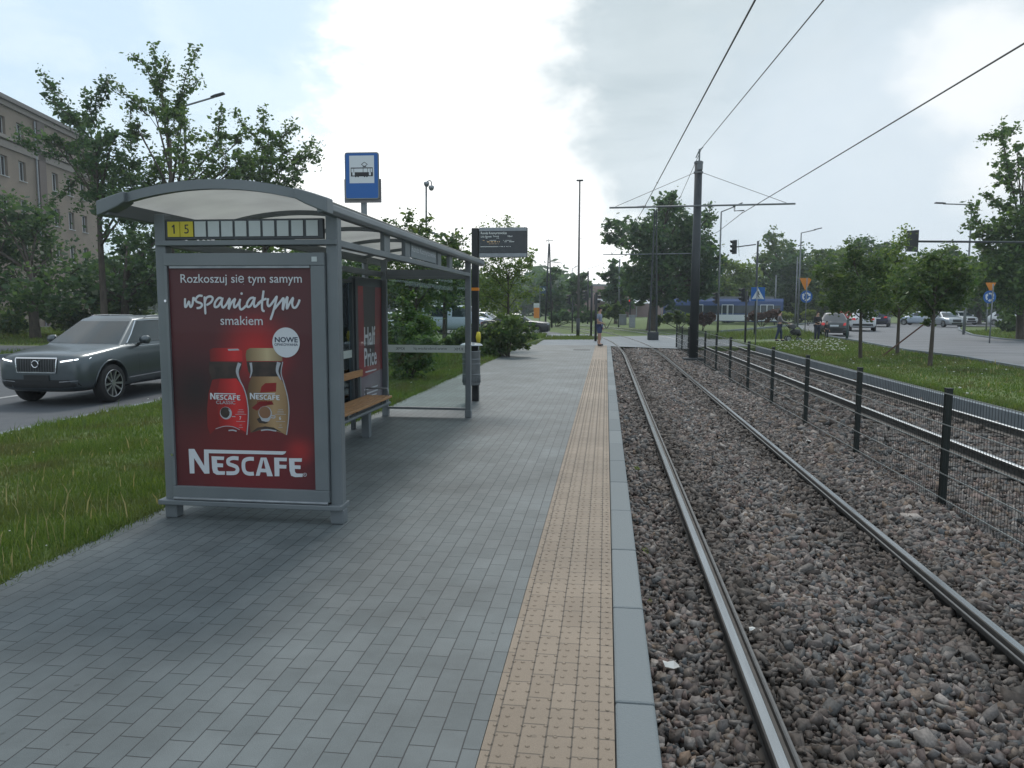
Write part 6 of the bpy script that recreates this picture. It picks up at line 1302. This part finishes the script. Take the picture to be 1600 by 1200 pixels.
street_lamp('street lamp just right of the big broadleaf with raised arm', (1125, 1127), 0, 331, (1160, 318), 58, .09)
street_lamp('street lamp with a level arm in front of the island tree', (1517, 1519), 0, 320, (1461, 318), 55, .09)
street_lamp('far street lamp between the twin mast and the light mast', (894, 894), 0, 420, (902, 416), 112, .09)
for px, y0_, y1_, d, r, lab in ((1243, 402, 500, 70, .07, 'thin bare grey post left of the short armed lamp'), (1211, 430, 500, 85, .09, 'pale bare post in front of the airy pale tree'), (967, 405, 508, 72, .08, 'grey post in front of the round topped far tree'), (876, 438, 505, 95, .08, 'faint thin post behind the tapered twin mast'), (1543, 470, 515, 62, .06, 'grey post left of the second roundabout sign'), (1508, 465, 520, 52, .09, 'stout grey post at the tip of the island')):
    b = at(px, 481, d=d); q = MB(); q.cyl((b.x, b.y, -.25), (b.x, b.y, at(px, y0_, d=d).z), r, r*.8, n=8); tag(q.build('post', MT['galvpole'], smooth=True, origin=(b.x, b.y, -.2)), lab, 'post', 'bare posts round the crossing')
p1, d1 = gpt(903, 526); zt_ = at(903, 286, d=d1).z
t = thing('light_mast', 'tall straight light mast with a dark sleeve standing at the platform end', 'light mast', (p1.x, p1.y, -.2))
q = MB(); q.cyl((p1.x, p1.y, -.2), (p1.x, p1.y, zt_), .085, .05, n=10); q.build('pole', mat('mast_grey', (.15, .14, .14), .5, .3), t, smooth=True)
q = MB(); q.cyl((p1.x, p1.y, -.2), (p1.x, p1.y, .95), .115, n=10); q.build('sleeve', MT['pole'], t, smooth=True)
q = MB(); q.box((p1.x, p1.y, zt_), (.42, .16, .10)); q.build('lamp_head', MT['pole'], t, bevel=.03)
# camera mast
dd_ = 36; t0 = at(666, 362, d=dd_); foot = at(697, 481, d=dd_); foot.z = -.1
t = thing('camera_mast', 'slim pole with two dome cameras on a bent pipe behind the shelter', 'camera mast', tuple(foot))
q = MB(); q.tube([foot, at(697, 400, d=dd_), at(694, 384, d=dd_), at(688, 371, d=dd_), at(678, 364, d=dd_), at(664, 361, d=dd_), at(640, 361, d=dd_)], .055, 8); q.cyl(t0, at(666, 288, d=dd_), .045, n=8); q.build('pole', MT['galvpole'], t, smooth=True)
for px, py, in ((666.5, 287), (674, 293)):
    c = at(px, py, d=dd_); q = MB(); q.lathe(c, [(0, .09), (.12, .08), (.14, .0), (.12, -.06), (.08, -.13), (0, -.16)], 12); q.build('dome_camera', MT['galv'], t, smooth=True)
q = MB(); q.tube([at(666.5, 289, d=dd_), at(668, 283, d=dd_), at(672, 282, d=dd_), at(674.5, 285, d=dd_), at(674.5, 291, d=dd_)], .03, 6); q.build('hook', MT['galvpole'], t, smooth=True)
# traffic signals
def signal_head(t, c, face, s=1.0, lamps=3, lit=None):
    """c: centre; face: unit vector the lenses look along"""
    f_ = Vector((face[0], face[1], 0)).normalized(); n_ = Vector((f_.y, -f_.x, 0)); h = .31*lamps*s; c = Vector(c)
    q = MB(); q.prism([c-n_*.16*s-f_*.1*s-Vector((0, 0, h/2)), c+n_*.16*s-f_*.1*s-Vector((0, 0, h/2)), c+n_*.16*s-f_*.1*s+Vector((0, 0, h/2)), c-n_*.16*s-f_*.1*s+Vector((0, 0, h/2))], f_*.2*s); hd_ = q.build('signal_head', MT['black'], t, bevel=.02)
    for i in range(lamps):
        cc = c+Vector((0, 0, (.31*(i-(lamps-1)/2))*s))+f_*.10*s; q = MB(); vs = []
        for k in range(9):
            a = math.pi*(k/8)*1.25-math.pi*.125; o_ = n_*(math.cos(a)*.125*s)+Vector((0, 0, math.sin(a)*.125*s)); vs += [cc+o_, cc+o_+f_*.24*s*(.55+.45*max(0, math.sin(a)))]
        q.add(vs, [(2*k, 2*k+1, 2*k+3, 2*k+2) for k in range(8)]); q.build('visor', MT['black'], hd_)
        q = MB(); disc(q, cc+f_*.01, .105*s, n_, (0, 0, 1), 14); q.build('lens', MT[lit[1]] if lit and lit[0] == i else MT['trim'], hd_)
    return hd_
rt2 = r_; fd2 = Vector((fw[0], fw[1], 0)).normalized()
def signal_post(label, px, top, base, heads, r=.06, z=-.2, d=None):
    p_ = at(px, base, z=z) if d is None else at(px, base, d=d); p_.z = z; d = depth(p_); t = thing('traffic_signal', label, 'traffic light', tuple(p_), 'traffic lights')
    q = MB(); q.cyl(p_, (p_.x, p_.y, at(px, top, d=d).z), r, n=10); q.build('post', MT['black'], t, smooth=True)
    for hx, hy, face, lamps, sc, lit in heads: signal_head(t, at(hx, hy, d=d), face, sc, lamps, lit)
    return t
signal_post('black traffic light with three hooded lamps facing left on a tall post', 918, 424, 506, [(916, 462, -rt2+fd2*.15, 3, 1.25, None)], .09)
signal_post('plain black signal post right of the tall light mast', 923.5, 446, 526, [(923.5, 449, fd2, 1, .5, None)], .07)
signal_post('black traffic light with two hooded lamps facing right beside the pedestrian', 930.5, 458, 533, [(931, 468, rt2-fd2*.1, 2, .9, None)], .07, -.2)
signal_post('low black traffic light facing left of the tall light mast', 894, 466, 520, [(890, 468, -rt2, 3, .75, None)], .05)
signal_post('small signal showing red on a thin post by the white cabinet', 984, 466, 512, [(984, 472, -fd2, 2, .8, (1, 'redlamp'))], .06)
signal_post('small dark signal on a post left of the red one', 967, 468, 509, [(967.5, 474, -fd2-rt2*.5, 2, .8, None)], .06)
signal_post('traffic light on a black post beyond the mesh fence', 1121, 458, 527, [(1119, 466, -rt2, 3, .75, None)], .06)
signal_post('black pedestrian signal with a lit white lamp by the crossing sign', 1164, 455, 537, [(1161, 461, -rt2, 3, .75, None), (1167, 467, -fd2, 2, .55, (0, 'signwhite'))], .055)
# signal on a bracket arm
p1 = at(1179, 526, z=-.2); d1 = depth(p1); t = thing('traffic_signal', 'three lamp signal hung on an arm from a slim pole above the crossing', 'traffic light', tuple(p1), 'traffic lights')
q = MB(); q.cyl(p1, (p1.x, p1.y, at(1179, 378, d=d1).z), .075, .06, n=10); q.build('post', MT['pole'], t, smooth=True)
q = MB(); q.tube([at(1181, 382, d=d1), at(1150, 386, d=d1)], .04, 6); q.cyl(at(1155, 400, d=d1), at(1153.5, 374, d=d1), .012, n=5); q.build('arm', MT['pole'], t); signal_head(t, at(1147.5, 386, d=d1), -rt2-fd2*.35, .95)
d1 = 34.5; p1 = at(1668, 541, d=d1); p1.z = -.2
t = thing('traffic_signal', 'signal with a black backboard seen from behind on a long level arm', 'traffic light', tuple(p1), 'traffic lights')
q = MB(); q.cyl(p1, (p1.x, p1.y, at(1668, 374, d=d1).z), .10, .07, n=10); q.build('post', MT['galvpole'], t, smooth=True)
q = MB(); q.tube([at(1668, 379, d=d1), at(1412, 377, d=d1)], .05, 8); q.build('arm', MT['pole'], t, smooth=True)
c = at(1426, 376.5, d=d1-.1); q = MB(); q.prism([c+rt2*a_+Vector((0, 0, b_)) for a_, b_ in ((-.27, -.46), (.27, -.50), (.27, .50), (-.27, .46))], fd2*.03); q.build('backboard', MT['black'], t); signal_head(t, c+fd2*.2, fd2, 1.0, 3)
# road signs
def sign_post(label, px, base, top, d, r=.035): 
    p_ = at(px, base, d=d); p_.z = -.2; t = thing('road_sign', label, 'road sign', tuple(p_), 'road signs'); q = MB(); q.cyl(p_, (p_.x, p_.y, at(px, top, d=d).z), r, n=8); q.build('post', MT['galvpole'], t, smooth=True); return t
def face_pt(px, py, d, off): return at(px, py, d=d-off)
def sgn(t, name, px, py, d, outline, mats, art=None):
    c = at(px, py, d=d-.07); q = MB(); q.prism([c+r_*a_+Vector((0, 0, b_)) for a_, b_ in outline], fd2*.02, 0)
    if art: art(q, c)
    return q.build(name, mats, t)
def circ(r, n=28): return [(r*math.cos(2*math.pi*i/n), r*math.sin(2*math.pi*i/n)) for i in range(n)]
def sq(w, h): return [(-w/2, -h/2), (w/2, -h/2), (w/2, h/2), (-w/2, h/2)]
def roundabout_art(q, c, k_=1.0):
    c = c-fd2*.003
    for k in range(3):
        a0 = R(90+k*120+20); ra = .24*k_; P_ = [c+r_*(ra*math.cos(a0-R(74)*i/8))+Vector((0, 0, ra*math.sin(a0-R(74)*i/8))) for i in range(9)]
        add_stroke(q, P_, .11*k_, -fd2, 1); a1_ = a0-R(70); u = Vector(r_*math.cos(a1_)+Vector((0, 0, math.sin(a1_)))); v_ = Vector(r_*math.sin(a1_)-Vector((0, 0, math.cos(a1_)))); e = c+u*ra-fd2*.001
        q.add([e-u*.12*k_, e+u*.12*k_, e+v_*.17*k_], [(0, 1, 2)], 1)
def ped_art(q, c):
    c = c-fd2*.003; s = .30
    q.add([c+r_*a_+Vector((0, 0, b_)) for a_, b_ in ((-s, -.24), (s, -.24), (0, .28))], [(0, 1, 2)], 1); c = c-fd2*.002
    disc(q, c+Vector((0, 0, .10)), .035, r_, (0, 0, 1), 10, 2)
    for pts, w in (([(0, .07), (-.01, -.05)], .06), ([(-.01, -.05), (-.07, -.18)], .035), ([(-.01, -.05), (.06, -.18)], .035), ([(0, .05), (.08, -.03)], .028), ([(0, .05), (-.08, -.02)], .028)):
        c = c-fd2*.0006; add_stroke(q, [c+r_*a_+Vector((0, 0, b_)) for a_, b_ in pts], w, -fd2, 2)
    for i in range(4): c = c-fd2*.0006; q.add([c+r_*(x_+k_)+Vector((0, 0, z_)) for x_, z_, k_ in ((-.15+i*.09, -.23, 0), (-.15+i*.09, -.23, .04), (-.15+i*.09, -.20, .04), (-.15+i*.09, -.20, 0))], [(0, 1, 2, 3)], 2)
d_ = 36.5; t = sign_post('blue pedestrian crossing sign with a white triangle', 1180.5, 531, 448, d_, .03)
sgn(t, 'sign_plate', 1184.5, 459.5, d_, sq(.66, .66), [MT['blue'], MT['signwhite'], MT['ink']], ped_art)
d_ = 53; t = sign_post('orange yield triangle above a blue roundabout disc on the near kerb', 1257.5, 520, 434, d_)
def tri(w, h): return [(-w/2, h/2), (0, -h/2), (w/2, h/2)]
sgn(t, 'yield_plate', 1259, 443.5, d_, [(-.44, .40), (-.40, .32), (-.05, -.40), (.05, -.40), (.40, .32), (.44, .40)], [MT['orange']])
sgn(t, 'roundabout_plate', 1260, 463.5, d_, circ(.43), [MT['blue'], MT['signwhite']], roundabout_art)
t = sign_post('orange yield triangle above a blue roundabout disc half hidden by the island tree', 1547, 520, 444, 39)
sgn(t, 'yield_plate', 1548, 448, 39, [(-.27, .21), (-.25, .17), (-.04, -.22), (.04, -.22), (.25, .17), (.27, .21)], [MT['orange']])
sgn(t, 'roundabout_plate', 1546.5, 464, 39, circ(.33), [MT['blue'], MT['signwhite']], lambda q, c: roundabout_art(q, c, .74))
d_ = 115; t = sign_post('small red and white warning triangle far behind the lamp posts', 1234, 494, 469, d_)
sgn(t, 'warning_plate', 1234, 473, d_, [(-.42, -.36), (.42, -.36), (0, .38)], [MT['red'], MT['signwhite']], lambda q, c: q.add([c-fd2*.004+r_*a_+Vector((0, 0, b_)) for a_, b_ in ((-.24, -.26), (.24, -.26), (0, .18))], [(0, 1, 2)], 1))
d_ = 80; t = thing('direction_sign', 'small blue and white direction board on two posts behind the twin mast', 'sign', tuple(at(848, 505, d=d_)))
q = MB()
for px in (843.5, 853.5): b = at(px, 481, d=d_); q.cyl((b.x, b.y, -.2), (b.x, b.y, at(px, 447, d=d_).z), .05, n=6)
q.build('frame', MT['galvpole'], t); sgn(t, 'sign_plate', 848.5, 453, d_, sq(.66, .76), [mat('board_teal', (.02, .07, .12), .5), MT['signwhite']], lambda q, c: [q.add([c-fd2*.004+r_*(x_+a_)+Vector((0, 0, z_+b_)) for a_, b_ in ((0, 0), (.12, 0), (.12, .14), (0, .14))], [(0, 1, 2, 3)], 1) for x_, z_ in ((-.05, -.12), (.10, -.05), (.02, .08))])
# cabinets, kiosk, stake
def cabinet(label, px, y0_, y1_, w, m, d):
    b = at(px, y1_, d=d); h = (y1_-y0_)*d/F; t = thing('utility_cabinet', label, 'cabinet', (b.x, b.y, b.z), 'cabinets'); q = MB(); q.box((b.x, b.y, b.z+h/2), (w, .4, h), YAW); q.build('casing', m, t, bevel=.02)
    q = MB(); q.box((b.x, b.y, b.z+h+.02), (w+.08, .48, .05), YAW); q.build('lid', MT['galv'], t); q = MB(); c = b-fd2*.215; q.box((c.x, c.y, b.z+h*.5), (w*.84, .02, h*.82), YAW); q.build('door', m, t)
cabinet('pale utility cabinet at the lawn edge under the red signal', 987.5, 493, 512, .42, MT['galv'], 57); cabinet('dark grey utility cabinet left of the pale one', 973, 492, 508, .55, MT['galvpole'], 62)
d_ = 88; b = at(838.5, 497, d=d_); t = thing('ticket_kiosk', 'yellow and white ticket machine far behind the black saloon', 'kiosk', tuple(b)); q = MB(); q.box((b.x, b.y, b.z+.6), (.65, .5, 1.2), YAW); q.build('base', MT['orange'], t, bevel=.03); q = MB(); q.box((b.x, b.y, b.z+1.45), (.7, .5, .5), YAW); q.build('head', MT['white'], t, bevel=.03)
a, b = at(1379, 556, z=-.16), at(1447, 504, d=29); q = MB(); q.cyl(a, b, .03, n=8); tag(q.build('support_stake', mat('stake_wood', (.09, .045, .03), .8), origin=tuple(a)), 'slanting brown stake bracing the young trees', 'stake')
p_ = at(1323, 533, z=-.2); q = MB(); q.cyl(p_, (p_.x, p_.y, at(1323, 500, d=depth(p_)).z), .07, n=10); q.lathe((p_.x, p_.y, at(1323, 500, d=depth(p_)).z), [(.07, 0), (.05, .04), (0, .05)], 10); tag(q.build('bollard', mat('post_green', (.03, .06, .06), .6), smooth=True, origin=tuple(p_)), 'plain green post standing on the road edge left of the white SUV', 'post')
# ================================================================== BUILDINGS
def fpt(px, ratio):
    """flats: facade runs along a bearing that vanishes at px 667; ratio: height over the eye line per px to that point"""
    return at(px, 481-ratio*(667-px), d=61+(px/160)*19)
A, B = at(-260, 481, d=61-260/160*19*.62), at(160, 481, d=80); A.z = B.z = 0
fdv = (at(160, 481, d=80)-at(0, 481, d=61)); fdv.z = 0; fdv.normalize(); P0 = at(0, 481, d=61); P0.z = 0; fn = Vector((fdv.y, -fdv.x, 0))
if fn.x < 0: fn = -fn
t = thing('apartment_building', 'beige five storey block of flats with a cornice beyond the left trees', 'building', (P0.x, P0.y, 0))
def fb(s, z, o_=0.0): return P0+fdv*s+fn*o_+Vector((0, 0, z))
def along(px):  # distance along the facade seen in column px
    v = Vector(ray(px, 481)); n_ = Vector((-fdv.y, fdv.x, 0)); k = P0.dot(n_)/v.dot(n_); return (v*k-P0).dot(fdv)
S0, S1 = -34.0, along(160); ZR = 18.3
wcols = [along(20), along(48)]; stp = wcols[1]-wcols[0]
zr = [EYE+34.6*r_v for r_v in (.421, .330, .237, .145, .05)]
import bisect
wx = sorted([wcols[0]+stp*k for k in range(-9, 12)]); ww, wh = stp*.40, 1.65
brk = along(68); wx = [x for x in wx if S0+1.2 < x < S1-.9 and abs(x-brk) > ww*.75]
# wall with real openings: strips between the openings
q = MB()
def wquad(s0, s1, z0, z1, o_=0.0): q.add([fb(s0, z0, o_), fb(s1, z0, o_), fb(s1, z1, o_), fb(s0, z1, o_)], [(0, 1, 2, 3)])
zs_ = [-.3]; 
for z in sorted(zr): zs_ += [z-wh/2, z+wh/2]
zs_.append(ZR)
for i in range(len(zs_)-1):
    if i % 2 == 0: wquad(S0, S1, zs_[i], zs_[i+1])
    else:
        e = S0
        for x in wx: wquad(e, x-ww/2, zs_[i], zs_[i+1]); e = x+ww/2
        wquad(e, S1, zs_[i], zs_[i+1])
        for x in wx:
            for sd in (-1, 1): q.add([fb(x+sd*ww/2, zs_[i], 0), fb(x+sd*ww/2, zs_[i+1], 0), fb(x+sd*ww/2, zs_[i+1], -.28), fb(x+sd*ww/2, zs_[i], -.28)], [(0, 1, 2, 3)])
            for zz in (zs_[i], zs_[i+1]): q.add([fb(x-ww/2, zz, 0), fb(x+ww/2, zz, 0), fb(x+ww/2, zz, -.28), fb(x-ww/2, zz, -.28)], [(0, 1, 2, 3)])
q.add([fb(S1, -.3), fb(S1, -.3, -13), fb(S1, ZR, -13), fb(S1, ZR)], [(0, 1, 2, 3)]); q.add([fb(S0, -.3), fb(S0, -.3, -13), fb(S0, ZR, -13), fb(S0, ZR)], [(0, 1, 2, 3)]); q.add([fb(S0, -.3, -13), fb(S1, -.3, -13), fb(S1, ZR, -13), fb(S0, ZR, -13)], [(0, 1, 2, 3)])
wl = q.build('wall', mat('beige_render', (.25, .205, .165), .9, 0, (.205, .17, .14), .5, 8, bump=.1, bscale=20), t)
MB_ = lambda: MB()
q = MB(); q.prism([fb(S0-.3, ZR, .45), fb(S1+.3, ZR, .45), fb(S1+.3, ZR, -13.3), fb(S0-.3, ZR, -13.3)], (0, 0, .35)); q.build('roof', mat('roof_edge', (.16, .15, .145), .7), t)
q = MB()
for z, o_, h in ((ZR-.42, .22, .42), (EYE+34.6*.392, .30, .30), (EYE+34.6*.372, .16, .55)): q.prism([fb(S0, z, .001), fb(S1, z, .001), fb(S1, z, o_), fb(S0, z, o_)], (0, 0, h))
q.build('cornice', mat('cornice_grey', (.23, .205, .185), .8), t)
q = MB(); q.prism([fb(brk+.4, -.3, .002), fb(brk+1.6, -.3, .002), fb(brk+1.6, -.3, .16), fb(brk+.4, -.3, .16)], (0, 0, ZR+.2)); q.build('pilaster', mat('pilaster', (.14, .115, .105), .9), t)
q = MB(); q.cyl(fb(brk, -.2, .14), fb(brk, ZR-.6, .14), .075, n=8); q.build('downpipe', MT['galv'], t)
wm_ = mat('window_dark', (.025, .03, .034), .12, coat=.5); wf_ = mat('window_white', (.50, .52, .53), .5)
for x in wx:
    if x < along(-60): continue
    for z in zr:
        q = MB(); s0, s1, z0, z1 = x-ww/2+.01, x+ww/2-.01, z-wh/2+.01, z+wh/2-.01; b_ = .07
        for a0_, a1_, c0, c1 in ((s0, s0+b_, z0, z1), (s1-b_, s1, z0, z1), (s0+b_, s1-b_, z0, z0+b_), (s0+b_, s1-b_, z1-b_, z1), (x-.04, x+.04, z0+b_, z1-b_)): q.prism([fb(a0_, c0, -.27), fb(a1_, c0, -.27), fb(a1_, c1, -.27), fb(a0_, c1, -.27)], fn*.05)
        q.prism([fb(s0-.08, z0-.06, -.2), fb(s1+.08, z0-.06, -.2), fb(s1+.08, z0-.06, .09), fb(s0-.08, z0-.06, .09)], (0, 0, .05))
        f_ = q.build('window', wf_, t); q = MB(); q.add([fb(s0, z0, -.262), fb(s1, z0, -.262), fb(s1, z1, -.262), fb(s0, z1, -.262)], [(0, 1, 2, 3)]); q.build('pane', wm_, f_)
# low pink hall with a white canopy beyond the crossing
d_ = 150; a, b = at(915, 478, d=d_), at(1065, 478, d=d_+10); a.z = b.z = -.2; u = (b-a).normalized(); dp = Vector((-u.y, u.x, 0))*14
t = thing('low_hall', 'low pinkish hall with a white canopy glimpsed between the far trees', 'building', tuple(a)); zt_ = at(960, 447, d=d_).z
q = MB(); q.prism([a, b, b+dp, a+dp], (0, 0, zt_+.2)); q.build('wall', mat('pink_wall', (.26, .17, .16), .9, 0, (.22, .15, .145), 1), t)
q = MB(); q.prism([a+Vector((0, 0, zt_+.2)), b+Vector((0, 0, zt_+.2)), b+dp+Vector((0, 0, zt_+.2)), a+dp+Vector((0, 0, zt_+.2))], (0, 0, .4)); q.build('roof', MT['galvpole'], t)
zc = at(960, 474, d=d_-6).z; q = MB(); c0, c1 = a-dp*.45+u*2, a-dp*.45+u*14; q.prism([c0+Vector((0, 0, zc+.2)), c1+Vector((0, 0, zc+.2)), c1+dp*.44+Vector((0, 0, zc+1.0)), c0+dp*.44+Vector((0, 0, zc+1.0))], (0, 0, .12)); cp = q.build('canopy', MT['signwhite'], t)
q = MB()
for k_ in range(5): p_ = c0.lerp(c1, k_/4); q.cyl(p_+dp*.02, p_+dp*.02+Vector((0, 0, zc+.25)), .08, n=6)
q.build('canopy_posts', MT['galv'], cp)

# ================================================================== AIR
q = MB(); q.bb(-262, 262, -45, 400, -1.7, 24)
hm = bpy.data.materials.new('haze'); hm.use_nodes = True; t_ = hm.node_tree; t_.nodes.remove(t_.nodes['Principled BSDF'])
pv = t_.nodes.new('ShaderNodeVolumePrincipled'); pv.inputs['Color'].default_value = (0.86, 0.93, 1.0, 1); pv.inputs['Density'].default_value = 0.0007; pv.inputs['Anisotropy'].default_value = 0.3
t_.links.new(pv.outputs[0], t_.nodes['Material Output'].inputs['Volume'])
tag(q.build('haze', hm), kind='stuff')
